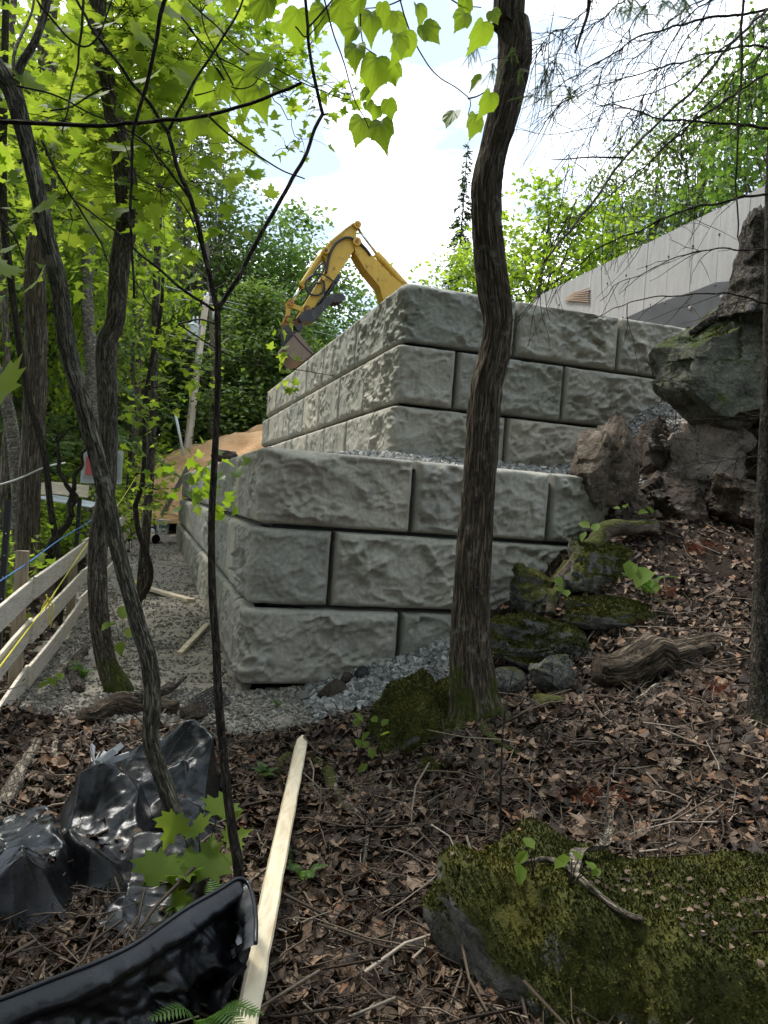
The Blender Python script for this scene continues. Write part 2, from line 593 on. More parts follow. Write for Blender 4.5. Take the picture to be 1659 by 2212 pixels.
TW = {}
def bark_mat(name, dark, light, moss_h=None, sx=9, vert=1.0, patch=None, along=False):
    if not along:
        TW[name] = bark_mat(name + '_along', dark, light, moss_h, sx, vert, patch, True)
    m, N, L = nodes_of(name)
    if along:
        at = N.new('ShaderNodeAttribute'); at.attribute_name = 'bark'
        mpp = N.new('ShaderNodeMapping'); mpp.inputs['Scale'].default_value = (sx, sx, vert)
        L.new(at.outputs['Vector'], mpp.inputs['Vector'])
        v = mpp.outputs['Vector']
    else:
        v = mapped(N, L, (sx, sx, vert))
    v1 = mapped(N, L)
    f = noise_node(N, L, v, 4, 8, 0.65, 0.6)
    c = ramp(N, L, f, [(0.32, dark), (0.62, light), (0.85, tuple(min(1, x * 1.5) for x in light))])
    vp = N.new('ShaderNodeTexVoronoi'); vp.feature = 'DISTANCE_TO_EDGE'; vp.inputs['Scale'].default_value = 3.2
    wv = N.new('ShaderNodeVectorMath'); wv.operation = 'ADD'
    nz = N.new('ShaderNodeTexNoise'); nz.inputs['Scale'].default_value = 5; nz.inputs['Detail'].default_value = 4; L.new(v, nz.inputs['Vector'])
    L.new(v, wv.inputs[0]); L.new(nz.outputs['Color'], wv.inputs[1]); L.new(wv.outputs[0], vp.inputs['Vector'])
    crack = ramp(N, L, vp.outputs['Distance'], [(0.0, (0.1, 0.1, 0.1)), (0.2, (1, 1, 1))])
    c = mixc(N, L, 0.85, c, crack, 'MULTIPLY')
    if patch is not None:
        pm = ramp(N, L, noise_node(N, L, v1, 9, 6, 0.65), [(0.58, (0, 0, 0)), (0.66, (0.7, 0.7, 0.7))])
        c = mixc(N, L, pm, c, patch)
    if moss_h is not None:
        g = N.new('ShaderNodeNewGeometry')
        s = N.new('ShaderNodeSeparateXYZ'); L.new(g.outputs['Position'], s.inputs['Vector'])
        mr = N.new('ShaderNodeMapRange')
        mr.inputs['From Min'].default_value = moss_h[0]; mr.inputs['From Max'].default_value = moss_h[1]
        mr.inputs['To Min'].default_value = 0.22; mr.inputs['To Max'].default_value = -0.25
        L.new(s.outputs['Z'], mr.inputs['Value'])
        ad = N.new('ShaderNodeMath'); ad.operation = 'ADD'
        L.new(mr.outputs[0], ad.inputs[0]); L.new(noise_node(N, L, v1, 7, 6, 0.7), ad.inputs[1])
        mk = ramp(N, L, ad.outputs[0], [(0.55, (0, 0, 0)), (0.68, (1, 1, 1))])
        mc = ramp(N, L, noise_node(N, L, v1, 40, 5, 0.7), [(0.3, (0.03, 0.04, 0.008)), (0.7, (0.11, 0.125, 0.025))])
        c = mixc(N, L, mk, c, mc)
    n0 = bump(N, L, crack, 0.9, 0.016)
    n1 = bump(N, L, f, 0.6, 0.015, n0)
    n2 = bump(N, L, noise_node(N, L, v, 16, 5, 0.7), 0.5, 0.006, n1)
    princ(N, L, c, 0.9, n2, 0.2)
    return m
MAT['bark_main'] = bark_mat('grey_brown_bark', (0.042, 0.033, 0.023), (0.235, 0.185, 0.13), (0.3, 1.1), 9, 1.3, (0.30, 0.28, 0.225))
MAT['bark_a'] = bark_mat('furrowed_brown_bark', (0.075, 0.06, 0.046), (0.30, 0.24, 0.185), None, 10, 0.9, (0.2, 0.18, 0.15))
MAT['bark_b'] = bark_mat('smooth_dark_bark', (0.065, 0.055, 0.043), (0.24, 0.205, 0.155), (0.05, 0.7), 6, 1.8, (0.17, 0.155, 0.125))
MAT['bark_striped'] = bark_mat('striped_maple_bark', (0.05, 0.045, 0.033), (0.25, 0.23, 0.175), None, 13, 2.0, (0.3, 0.28, 0.22))
MAT['bark_thin'] = bark_mat('thin_dark_bark', (0.03, 0.025, 0.019), (0.12, 0.097, 0.075), None, 14, 3)
MAT['bark_birch'] = bark_mat('pale_birch_bark', (0.10, 0.085, 0.065), (0.40, 0.36, 0.29), None, 3, 9, (0.12, 0.10, 0.08))
MAT['bark_hemlock'] = bark_mat('hemlock_bark', (0.03, 0.025, 0.02), (0.14, 0.12, 0.095), (0.3, 1.0), 5, 6, (0.16, 0.15, 0.13))
MAT['bark_grey'] = bark_mat('grey_background_bark', (0.05, 0.043, 0.035), (0.19, 0.165, 0.135), None, 7, 1.2)
MAT['dead_wood'] = bark_mat('weathered_dead_wood', (0.06, 0.048, 0.036), (0.27, 0.225, 0.175), None, 14, 2.5)
MAT['dead_wood_pale'] = bark_mat('bleached_dead_wood', (0.14, 0.115, 0.085), (0.42, 0.36, 0.28), None, 12, 2.5)
MAT['log_wood'] = bark_mat('decayed_log', (0.03, 0.022, 0.016), (0.21, 0.16, 0.11), None, 16, 1.6, (0.27, 0.22, 0.16))
MAT['rotten'] = bark_mat('rotten_wood', (0.035, 0.024, 0.015), (0.22, 0.15, 0.09), None, 4, 14)
MAT['mossy_wood'] = rock_mat('mossy_rotten_branch', BROWN, 0.30)

MAT['leaf_bright'] = leaf_mat('backlit_maple_leaf', (0.07, 0.13, 0.018), (0.14, 0.21, 0.03), (0.26, 0.40, 0.025), (0.54, 0.66, 0.06), 0.55, 0.6, 0.18)
MAT['leaf_striped'] = leaf_mat('striped_maple_leaf', (0.06, 0.115, 0.015), (0.095, 0.16, 0.02), (0.26, 0.42, 0.02), (0.44, 0.60, 0.035), 0.5)
MAT['leaf_bg'] = leaf_mat('background_maple_leaf', (0.05, 0.10, 0.014), (0.12, 0.19, 0.025), (0.22, 0.38, 0.02), (0.5, 0.66, 0.05), 0.5)
MAT['leaf_mid'] = leaf_mat('mid_green_leaf', (0.03, 0.068, 0.014), (0.08, 0.14, 0.03), (0.12, 0.24, 0.025), (0.27, 0.42, 0.05), 0.45)
MAT['leaf_dark'] = leaf_mat('dark_green_leaf', (0.045, 0.085, 0.026), (0.10, 0.165, 0.05), (0.12, 0.24, 0.04), (0.26, 0.40, 0.07), 0.45)
MAT['leaf_poplar'] = leaf_mat('poplar_leaf', (0.05, 0.085, 0.025), (0.12, 0.16, 0.06), (0.18, 0.28, 0.05), (0.36, 0.46, 0.12), 0.4)
MAT['needle'] = leaf_mat('conifer_needles', (0.026, 0.05, 0.02), (0.07, 0.115, 0.04), (0.04, 0.08, 0.018), (0.12, 0.19, 0.04), 0.3, 0.6)
MAT['needle_cedar'] = leaf_mat('cedar_needles', (0.06, 0.105, 0.03), (0.15, 0.22, 0.065), (0.10, 0.18, 0.03), (0.26, 0.38, 0.06), 0.35, 0.6)
MAT['fern'] = leaf_mat('fern_frond', (0.05, 0.11, 0.02), (0.1, 0.18, 0.04), (0.12, 0.28, 0.03), (0.25, 0.45, 0.06), 0.4)
def moss_tuft_mat():
    m, N, L = nodes_of('moss_tufts')
    d = ramp(N, L, island(N), [(0, (0.03, 0.034, 0.008)), (0.75, (0.11, 0.108, 0.026)), (1, (0.19, 0.18, 0.05))])
    tone = ramp(N, L, noise_node(N, L, mapped(N, L), 3.2, 4, 0.6), [(0.3, (0.4, 0.48, 0.5)), (0.5, (0.9, 0.95, 0.9)), (0.7, (1.25, 1.15, 0.9))])
    princ(N, L, mixc(N, L, 1.0, d, tone, 'MULTIPLY'), 0.85, None, 0.1)
    return m
MAT['moss_tuft'] = moss_tuft_mat()
MAT['rust_needle'] = leaf_mat('rust_red_dead_needles', (0.16, 0.035, 0.012), (0.30, 0.075, 0.025), (0.1, 0.02, 0.01), (0.2, 0.05, 0.02), 0.25, 0.7)

def litter_mat():
    m, N, L = nodes_of('dead_leaf_litter')
    c = ramp(N, L, island(N), [(0.0, (0.014, 0.008, 0.0045)), (0.4, (0.056, 0.034, 0.021)), (0.7, (0.130, 0.083, 0.053)), (0.88, (0.25, 0.175, 0.12)), (0.95, (0.23, 0.105, 0.045)), (1.0, (0.30, 0.24, 0.17))])
    v = mapped(N, L)
    c = mixc(N, L, 0.6, c, ramp(N, L, noise_node(N, L, v, 60, 4, 0.7), [(0.3, (0.5, 0.5, 0.5)), (0.7, (1.3, 1.3, 1.3))]), 'MULTIPLY')
    nb = bump(N, L, noise_node(N, L, v, 90, 4, 0.6), 0.4, 0.006)
    princ(N, L, c, 0.6, nb, 0.25)
    return m
MAT['litter'] = litter_mat()

def island_mat(name, stops, rough=0.8, spec=0.3, bs=70):
    m, N, L = nodes_of(name)
    c = ramp(N, L, island(N), stops)
    v = mapped(N, L)
    c = mixc(N, L, 0.5, c, ramp(N, L, noise_node(N, L, v, bs, 4, 0.7), [(0.3, (0.55, 0.55, 0.55)), (0.7, (1.3, 1.3, 1.3))]), 'MULTIPLY')
    princ(N, L, c, rough, bump(N, L, noise_node(N, L, v, bs * 1.5, 4, 0.6), 0.4, 0.004), spec)
    return m
MAT['twig'] = island_mat('forest_twigs', [(0, (0.022, 0.015, 0.010)), (0.6, (0.085, 0.06, 0.042)), (0.88, (0.20, 0.155, 0.115)), (1, (0.40, 0.34, 0.27))])
MAT['gravel_tan'] = island_mat('dusty_stone_chips', [(0, (0.14, 0.128, 0.11)), (0.5, (0.235, 0.215, 0.185)), (1, (0.37, 0.34, 0.295))], 0.9)
MAT['gravel'] = island_mat('crushed_stone', [(0, (0.13, 0.13, 0.125)), (0.5, (0.26, 0.255, 0.24)), (0.85, (0.37, 0.36, 0.34)), (1, (0.5, 0.485, 0.455))], 0.85)

def soil():
    m, N, L = nodes_of('forest_soil')
    v = mapped(N, L)
    c = ramp(N, L, noise_node(N, L, v, 2.2, 9, 0.7), [(0.3, (0.010, 0.007, 0.005)), (0.55, (0.032, 0.022, 0.016)), (0.75, (0.08, 0.057, 0.04))])
    c = mixc(N, L, 0.6, c, ramp(N, L, noise_node(N, L, v, 45, 5, 0.7), [(0.3, (0.4, 0.4, 0.4)), (0.7, (1.5, 1.5, 1.5))]), 'MULTIPLY')
    n = bump(N, L, noise_node(N, L, v, 26, 8, 0.7), 0.9, 0.03)
    princ(N, L, c, 0.95, n, 0.15)
    return m
MAT['soil'] = soil()
MAT['path'] = noisy('compacted_stone_dust', [(0.3, (0.21, 0.185, 0.152)), (0.5, (0.30, 0.268, 0.222)), (0.72, (0.38, 0.34, 0.285))], 3.5, 0.95, 70, 0.9, 0.02)
MAT['terrace'] = noisy('grey_gravel_bed', [(0.3, (0.15, 0.15, 0.15)), (0.7, (0.30, 0.30, 0.295))], 18, 0.95, 60, 0.9, 0.03)
MAT['sand'] = noisy('orange_sand', [(0.3, (0.30, 0.165, 0.075)), (0.52, (0.43, 0.26, 0.13)), (0.75, (0.52, 0.34, 0.19))], 1.6, 0.97, 14, 0.8, 0.08)

# ------------------------------------------------------------------ terrain
ALPHA = rad(16.9)                               # the walls stand turned by this angle
D2 = np.array([math.cos(ALPHA), math.sin(ALPHA), 0.0])      # along the right-hand faces
D1 = np.array([-math.sin(ALPHA), math.cos(ALPHA), 0.0])     # along the left-hand faces
LC = np.array([-0.97, 5.84])                    # corner of the lower wall
UC = np.array([0.02, 7.66])                     # corner of the upper wall
def wl2(c, s, t):
    return c[0] + D2[0] * s + D1[0] * t, c[1] + D2[1] * s + D1[1] * t

_cp = [(0, 0, 0), (-1, 1, 0), (1, 1, .12), (2.5, 1, .35), (4, 1, .8), (-3, 2, 0), (-5, 3, 0), (0, 3, .03), (-2, 4, 0), (-2.3, 5.5, -.02),
       (-3, 8, 0), (-2.6, 10, .08), (-4.2, 14, .16), (-5.2, 19, .25), (-8, 6, -.15), (-12, 10, -.3), (-8, 14, -.05), (-14, 22, 0), (-5, 28, .5), (5, 40, 1.5),
       (.55, 4.4, .3), (2.0, 4.2, .50), (3.4, 7.0, 1.75), (1, 2.3, .1), (2, 2.5, .28), (3.2, 4.5, .98), (4.5, 6, 1.7), (5, 8.5, 2.4), (3.2, 8.2, 2.0), (7, 5, 2.4),
       (.3, 5.2, .12), (1.2, 5.2, .52), (0, 4.2, .06), (1.9, 5.4, .82), (2.6, 6.2, 1.30), (-.9, 5.2, -.02), (-.2, 5.2, .02)]
for t_, z_ in ((-.1, 0.0), (.3, 0.0), (.8, .1), (1.2, .22), (1.7, .45), (2.4, 1.0), (2.9, 1.36), (3.4, 1.5)):
    x_, y_ = wl2(LC, t_, -.12)
    _cp.append((x_, y_, z_))
for t_, z_ in ((.5, 0), (2, 0), (5, .03), (9, .12), (13, .2)):
    x_, y_ = wl2(LC, -.15, t_)
    _cp.append((x_, y_, z_))
_cp = np.array(_cp, float)
def _tps(r2):
    return 0.5 * r2 * np.log(r2 + 1e-9)
_n = len(_cp)
_A = np.zeros((_n + 3, _n + 3))
_d = ((_cp[:, None, :2] - _cp[None, :, :2]) ** 2).sum(-1)
_A[:_n, :_n] = _tps(_d) + np.eye(_n) * 0.02
_A[:_n, _n] = 1; _A[:_n, _n + 1:] = _cp[:, :2]
_A[_n:, :_n] = _A[:_n, _n:].T
_w = np.linalg.solve(_A, np.concatenate([_cp[:, 2], [0, 0, 0]]))
def base_h(x, y):
    x, y = np.asarray(x, float), np.asarray(y, float)
    sh = x.shape
    xy = np.stack([x.ravel(), y.ravel()], -1)
    xc = np.stack([np.clip(xy[:, 0], -15, 8), np.clip(xy[:, 1], -.5, 40)], -1)
    r2 = ((xc[:, None, :] - _cp[None, :, :2]) ** 2).sum(-1)
    z = _tps(r2) @ _w[:_n] + _w[_n] + xc @ _w[_n + 1:]
    return np.clip(z, -0.6, 2.6).reshape(sh)
def on_path(x, y):
    """1 on the gravelled strip beside the wall"""
    dx, dy = np.asarray(x) - LC[0], np.asarray(y) - LC[1]
    s = dx * D2[0] + dy * D2[1]
    t = dx * D1[0] + dy * D1[1]
    wob = 0.10 * vnoise(np.stack([np.asarray(x) * 1.3, np.asarray(y) * 1.3, np.zeros_like(np.asarray(x, float))], -1), 5)
    left = (s > -1.55 - .02 * np.clip(t, 0, 12) + wob) & (s < 0.12) & (t > -.85 + wob + .28 * np.clip(-s - .6, 0, 1)) & (t < 16)
    front = (s >= -.2) & (s < 1.75) & (t > -.92 + wob + .15 * np.clip(s, 0, 3)) & (t < 0.1)
    return left | front
def height(x, y):
    x, y = np.asarray(x, float), np.asarray(y, float)
    p = np.stack([x, y, np.zeros_like(x)], -1)
    k = np.where(on_path(x, y), 0.25, 1.0)
    return base_h(x, y) + k * (0.05 * fbm(p * 1.7, 3, 31) + 0.016 * fbm(p * 7, 3, 41))
def G(x, y, dmax=60, lift=0.0):
    """where the ray through a pixel meets the ground"""
    d = np.geomspace(0.8, dmax, 900)
    r = ray(x, y)
    p = EYE + d[:, None] * r
    h = height(p[:, 0], p[:, 1])
    k = np.where(p[:, 2] < h)[0]
    i = k[0] if len(k) else len(d) - 1
    q = p[i].copy(); q[2] = h[i] + lift
    return q
def Gz(x, y):
    return float(height(np.array([x]), np.array([y]))[0])

def axis(a, b, fine, lo, hi, g=1.12):
    c = list(np.arange(a, b + 1e-6, fine))
    s, v = fine, a
    left = []
    while v > lo:
        s *= g; v -= s; left.append(v)
    s, v = fine, b
    right = []
    while v < hi:
        s *= g; v += s; right.append(v)
    return np.array(left[::-1] + c + right)
gx = axis(-4.5, 4.5, 0.05, -250, 250)
gy = axis(0.6, 9.0, 0.05, -60, 300)
X, Y = np.meshgrid(gx, gy)
Z = height(X, Y)
def cut_under(X, Y, Z):
    """keep the soil below the stone beds inside the walls"""
    dx, dy = X - LC[0], Y - LC[1]
    s = dx * D2[0] + dy * D2[1]; t = dx * D1[0] + dy * D1[1]
    inside = (s > 0.12) & (t > 0.12) & (s < 9) & (t < 24)
    lim = np.where((s > 2.95) & (t < 2.2), 1.70 + 0.5 * np.clip((s - 2.95) / 1.2, 0, 1), 1.25)
    return np.where(inside, np.minimum(Z, lim), Z)
Z = cut_under(X, Y, Z)
floor = ob('forest_floor', np.stack([X, Y, Z], -1).reshape(-1, 3), grid_faces(len(gy), len(gx)), MAT['soil'])
tag(floor, 'dark forest soil under the leaf litter', 'ground', kind='structure')

# compacted path and stone apron beside the lower wall
px = np.arange(-6.2, 1.3, 0.06); py = np.arange(4.6, 21.5, 0.06)
X, Y = np.meshgrid(px, py)
msk = on_path(X, Y)
p3 = np.stack([X, Y, 0 * X], -1)
Z = height(X, Y) + 0.012 + 0.012 * fbm(p3 * 9, 3, 77)
F_ = grid_faces(len(py), len(px))
mf = msk.ravel()
F_ = F_[mf[F_].all(1)]
path_o = ob('gravel_path', np.stack([X, Y, Z], -1).reshape(-1, 3), F_, MAT['path'])
tag(path_o, 'grey stone dust path between board fence and retaining wall', 'path', kind='structure')

# ------------------------------------------------------------------ block walls
BH, BL = 0.61, 1.22
def block_mesh(name, a, b, seed, step, corner=False, h=BH, relief=1.0):
    """one split-face block in wall coordinates: right face runs along +x from the corner, left face along +y.
    straight: a..b along x. corner: left return a, right face b."""
    g = 0.017
    w = 0.036
    z0, z1 = 0.015, h - 0.015
    if corner: s0, s1 = -(a - g), b - g
    else: s0, s1 = a + g, b - g
    ns = max(6, int((s1 - s0) / step)); nz = max(6, int((z1 - z0) / step))
    s = np.linspace(s0, s1, ns + 1); z = np.linspace(z0, z1, nz + 1)
    S, ZZ = np.meshgrid(s, z)
    wu = S + 0.03 * vnoise(np.stack([S * 7, ZZ * 7, 0 * S], -1), seed)
    wv = ZZ + 0.03 * vnoise(np.stack([S * 7 + 40, ZZ * 7, 0 * S], -1), seed + 1)
    p = np.stack([wu, wv, 0 * S], -1)
    A = scoops(wu * 0.8, wv * 1.15, 0.26, seed + 3, .7, 0.8)
    B = scoops(wu + wv * .3, wv * 1.3, 0.10, seed + 7, .55, 1.0)
    C = scoops(wu, wv, 0.035, seed + 9, 1.2, 0.6)
    B2 = scoops(wu - wv * .4, wv * 1.2, 0.048, seed + 8, .5, 1.0)
    amp_ = np.clip(0.62 + 0.75 * vnoise(p * 3.3, seed + 2), .12, 1.2)
    D = 0.062 * (A - 0.1) + (0.066 * (B - 0.05) + 0.040 * (B2 - .05)) * amp_ + 0.010 * C + 0.012 * fbm(p * 3, 2, seed + 13)
    e = np.minimum(np.minimum(S - s0, s1 - S), np.minimum(ZZ - z0, z1 - ZZ))
    env = np.clip((e - 0.010) / 0.055, 0, 1); env = env * env * (3 - 2 * env)
    q = np.clip(e / w, 0, 1)
    wob = 1 + 0.35 * vnoise(np.stack([S * 9, ZZ * 9, 0 * S], -1), seed + 21)
    rnd_ = -0.060 * wob * (1 - np.sqrt(np.clip(1 - (1 - q) ** 2, 0, 1)))
    D = relief * D * env + rnd_ + 0.02
    if corner:
        r = 0.075
        t = np.clip((S + r) / (2 * r), 0, 1)
        xr = np.where(S > r, S, np.where(S < -r, 0, r * t ** 2))
        yr = np.where(S > r, 0, np.where(S < -r, -S, r * (1 - t) ** 2))
        nx, ny = -(1 - t), -t
        ln = np.sqrt(nx ** 2 + ny ** 2); nx, ny = nx / ln, ny / ln
    else:
        xr, yr, nx, ny = S, 0 * S, 0 * S, -1 + 0 * S
    Px, Py = xr + nx * D, yr + ny * D
    V = np.stack([Px, Py, ZZ], -1)
    dn = 0.42
    # turn the edges back into the wall
    def back(row): 
        return row
    top = V[-1].copy(); bot = V[0].copy()
    top[:, 0] -= nx[-1] * dn; top[:, 1] -= ny[-1] * dn
    bot[:, 0] -= nx[0] * dn; bot[:, 1] -= ny[0] * dn
    V = np.concatenate([bot[None], V, top[None]], 0)
    nxx = np.concatenate([nx[:1], nx, nx[-1:]]); nyy = np.concatenate([ny[:1], ny, ny[-1:]])
    cl = V[:, 0].copy(); cl[:, 0] -= nxx[:, 0] * dn; cl[:, 1] -= nyy[:, 0] * dn
    cr_ = V[:, -1].copy(); cr_[:, 0] -= nxx[:, -1] * dn; cr_[:, 1] -= nyy[:, -1] * dn
    V = np.concatenate([cl[:, None], V, cr_[:, None]], 1)
    return make_mesh(name, V.reshape(-1, 3), grid_faces(V.shape[0], V.shape[1]), MAT['block'])

far_mesh = {}
def wall(name, label, corner, z_base, courses, right_len, left_len, seed, near):
    root = thing(name, label, 'retaining wall', (corner[0], corner[1], z_base), ALPHA)
    def put(me, x, y, z, rz=0.0, flip=False):
        o = link('block', me)
        o.parent = root
        o.matrix_parent_inverse = Matrix.Identity(4)
        o.matrix_basis = Matrix.Translation((x, y, z)) @ Matrix.Rotation(rz, 4, 'Z')
        return o
    for c in range(courses):
        z = c * BH
        off = 0.022 * c                          # small batter
        long_right = courses_pattern[name][c]
        ra, la = (BL, BL / 2) if long_right else (BL / 2, BL)
        sd_ = seed + c * 100
        put(block_mesh('block', la, ra, sd_, near, True), off, off, z)
        x = ra; i = 0
        while x < right_len[c] - 0.05:
            b = min(x + BL, right_len[c])
            put(block_mesh('block', 0, b - x, sd_ + 11 + i, near * 1.1), x + off, off, z)
            x = b; i += 1
        y = la; i = 0
        while y < left_len[c] - 0.05:
            L_ = min(BL if rnd.random() > .25 or i > 6 else BL / 2, left_len[c] - y)
            st = min(0.05, near * (1 + 0.28 * i))
            key = (round(L_, 2), i // 2, (i + c) % 3, name)
            if i < 3 or key not in far_mesh:
                far_mesh[key] = block_mesh('block', 0, L_, sd_ + 51 + i * 7, st, relief=.48)
            # the left face looks along -x: turn the straight block by -90 degrees about z, so it runs along y
            o = put(far_mesh[key], off, y + L_, z, -math.pi / 2)
            y += L_; i += 1
    # dark backing added behind the faces: closes the joints, stops light leaking through
    H_ = courses * BH
    def core(x0, x1, y0, y1):
        V, F = box(((x0 + x1) / 2, (y0 + y1) / 2, H_ / 2 - .03), (x1 - x0, y1 - y0, H_ - .10))
        o = link('core', make_mesh('core', V, F, MAT['dark_backing'], False))
        o.parent = root; o.matrix_parent_inverse = Matrix.Identity(4)
    core(.17, min(right_len) - .06, .17, .40)
    core(.17, .40, .401, min(left_len) - .06)
    return root
MAT['dark_backing'] = noisy('dark_joint_fill', [(.3, (.03, .03, .03)), (.7, (.06, .06, .055))], 8)
courses_pattern = {'lower_retaining_wall': [True, False, True], 'upper_retaining_wall': [True, False, True]}
low = wall('lower_retaining_wall', 'lower tier of rough grey split-face concrete blocks beside the path', LC, 0.045, 3,
           [4.2, 4.0, 3.05], [14.2, 14.0, 13.8], 300, 0.0105)
upp = wall('upper_retaining_wall', 'upper tier of rough grey split-face concrete blocks standing on the gravel terrace', UC, 1.875, 3,
           [6.0, 6.0, 6.0], [9.7, 9.5, 9.25], 900, 0.0125)

# gravel terrace between the two tiers
def terrace_z(s, t):
    """s, t from the lower corner along D2 and D1"""
    us, ut = UC[0] - LC[0], UC[1] - LC[1]
    su = us * D2[0] + us * 0 + ut * D2[1]; tu = us * D1[0] + ut * D1[1]
    d = np.minimum(np.clip(t - 0.25, 0, 9), np.clip(s - 0.25, 0, 9))
    rise = 0.16 * np.clip(d / 1.2, 0, 1)
    heap = 0.80 * np.clip((s - 3.25) / 1.2, 0, 1) ** 1.2 * np.clip((t - .1) / 0.7, 0, 1)
    bump_ = 0.02 * fbm(np.stack([s * 3, t * 3, 0 * s], -1), 3, 8)
    return 1.79 + rise + heap + bump_
ts = np.arange(0.10, 6.0, 0.06); tt = np.arange(0.10, 14.0, 0.06)
S, T = np.meshgrid(ts, tt)
keep = (T < 2.9) | (S < 2.4)
X = LC[0] + D2[0] * S + D1[0] * T; Y = LC[1] + D2[1] * S + D1[1] * T
Zt = terrace_z(S, T)
F_ = grid_faces(len(tt), len(ts)); F_ = F_[keep.ravel()[F_].all(1)]
tag(ob('gravel_terrace', np.stack([X, Y, Zt], -1).reshape(-1, 3), F_, MAT['terrace']), 'grey gravel bed between the two wall tiers', 'gravel', kind='structure')

# backfill behind the upper wall, where the excavator stands
S, T = np.meshgrid(np.arange(0.3, 9, 0.25), np.arange(0.3, 9.2, 0.25))
X = UC[0] + D2[0] * S + D1[0] * T; Y = UC[1] + D2[1] * S + D1[1] * T
Zb = 1.35 + 1.9 * np.clip(1 - np.minimum(S, T) / 2.2, 0, 1) + 0.05 * fbm(np.stack([X, Y, 0 * X], -1), 3, 3)
tag(ob('backfill', np.stack([X, Y, Zb], -1).reshape(-1, 3), grid_faces(*S.shape), MAT['sand']), 'sandy backfill behind the upper wall', 'ground', kind='structure')

# ------------------------------------------------------------------ scattered crushed stone
def stone_template(seed):
    g = np.random.default_rng(seed)
    v = np.array([[x, y, z] for x in (-1, 1) for y in (-1, 1) for z in (-1, 1)], float) * 0.5
    v += g.uniform(-0.22, 0.22, v.shape)
    f = np.array([[0, 1, 3, 2], [4, 6, 7, 5], [0, 4, 5, 1], [2, 3, 7, 6], [0, 2, 6, 4], [1, 5, 7, 3]])
    tri = np.concatenate([f[:, [0, 1, 2]], f[:, [0, 2, 3]]])
    return v, tri
STONES = [stone_template(i) for i in range(8)]
def stones(name, pos, size, label, parent=None, mat='gravel'):
    mb = MB()
    n = len(pos)
    which = rng.integers(0, len(STONES), n)
    for k, (tv, tf) in enumerate(STONES):
        m = which == k
        c = int(m.sum())
        if not c: continue
        s3 = size[m][:, None] * rng.uniform(0.6, 1.25, (c, 3))
        V, F = inst(tv, tf, pos[m], rot_random(c), s3)
        mb.add(V, F)
    o = mb.build(name, MAT[mat], parent, smooth=False)
    return tag(o, label, 'gravel', kind='stuff')
# near apron at the foot of the wall (clean, coarse stone)
n = 17000
s = rng.uniform(-1.5, 2.0, n); t = rng.uniform(-1.1, 1.9, n)
x = LC[0] + D2[0] * s + D1[0] * t; y = LC[1] + D2[1] * s + D1[1] * t
coarse = ((s > 0.35) & (t < 0.05) & (t > -1.15 + .1 * s)) | ((t < 0.15 + 0.2 * s) & (s < .35)) | ((s < -1.15) & (t < 1.4))
fin = rng.random(n) < np.where(coarse, 1.0, 0.30)
ok = on_path(x, y) & fin & ((t < 0.02) | (s < -0.03))
x, y, cs = x[ok], y[ok], coarse[ok]
s2 = (x - LC[0]) * D2[0] + (y - LC[1]) * D2[1] + .12 * vnoise(np.stack([x * 2, y * 2, 0 * x], -1), 9)
clean = s2 > .42
size = np.where(clean, rng.uniform(0.024, 0.05, len(x)), np.where(cs, rng.uniform(0.012, 0.032, len(x)), rng.uniform(0.008, 0.022, len(x))))
pz = height(x, y) + np.where(clean, rng.uniform(0.0, 0.035, len(x)), rng.uniform(0, .012, len(x))) + 0.01
pp = np.stack([x, y, pz], -1)
stones('crushed_stone', pp[clean], size[clean], 'loose clean grey crushed stone against the right-hand face of the lower wall')
stones('stone_chips', pp[~clean], size[~clean], 'small dusty stone chips in front of the wall corner', None, 'gravel_tan')
# thin scatter on the receding path
n = 5000
s = rng.uniform(-1.7, 0.0, n); t = 1.8 + 11 * rng.random(n) ** 1.6
x = LC[0] + D2[0] * s + D1[0] * t; y = LC[1] + D2[1] * s + D1[1] * t
ok = on_path(x, y)
x, y = x[ok], y[ok]
stones('path_gravel', np.stack([x, y, height(x, y) + 0.014], -1), rng.uniform(0.010, 0.026, len(x)), 'small grey stones strewn over the receding path', None, 'gravel_tan')
# terrace gravel
n = 17000
s = rng.uniform(0.3, 4.6, n); t = rng.uniform(0.25, 2.2, n)
ok = (rng.random(n) < np.where(s > 1.0, 1, .6))
s, t = s[ok], t[ok]
x = LC[0] + D2[0] * s + D1[0] * t; y = LC[1] + D2[1] * s + D1[1] * t
stones('terrace_gravel', np.stack([x, y, terrace_z(s, t) + rng.uniform(0, 0.03, len(s))], -1), rng.uniform(0.025, 0.055, len(s)), 'loose grey crushed stone heaped between the two tiers')

# ------------------------------------------------------------------ concrete foundation wall of the building
def formed_concrete():
    m, N, L = nodes_of('formed_concrete')
    v = mapped(N, L)
    c = ramp(N, L, noise_node(N, L, v, 0.9, 6, 0.6), [(0.3, (0.30, 0.305, 0.30)), (0.7, (0.42, 0.415, 0.395))])
    v2 = mapped(N, L, (5, 5, 0.5))
    c = mixc(N, L, 0.35, c, ramp(N, L, noise_node(N, L, v2, 2.5, 5, 0.6), [(0.35, (0.25, 0.255, 0.26)), (0.7, (0.47, 0.45, 0.42))]))
    vo = N.new('ShaderNodeTexVoronoi'); vo.inputs['Scale'].default_value = 16
    L.new(v, vo.inputs['Vector'])
    hole = ramp(N, L, vo.outputs['Distance'], [(0.06, (0.45, 0.45, 0.45)), (0.14, (1, 1, 1))])
    c = mixc(N, L, 0.8, c, hole, 'MULTIPLY')
    n1 = bump(N, L, noise_node(N, L, v, 9, 5, 0.6), 0.25, 0.01)
    n2 = bump(N, L, vo.outputs['Distance'], 0.2, 0.01, n1)
    princ(N, L, c, 0.85, n2, 0.3)
    return m
MAT['formed'] = formed_concrete()
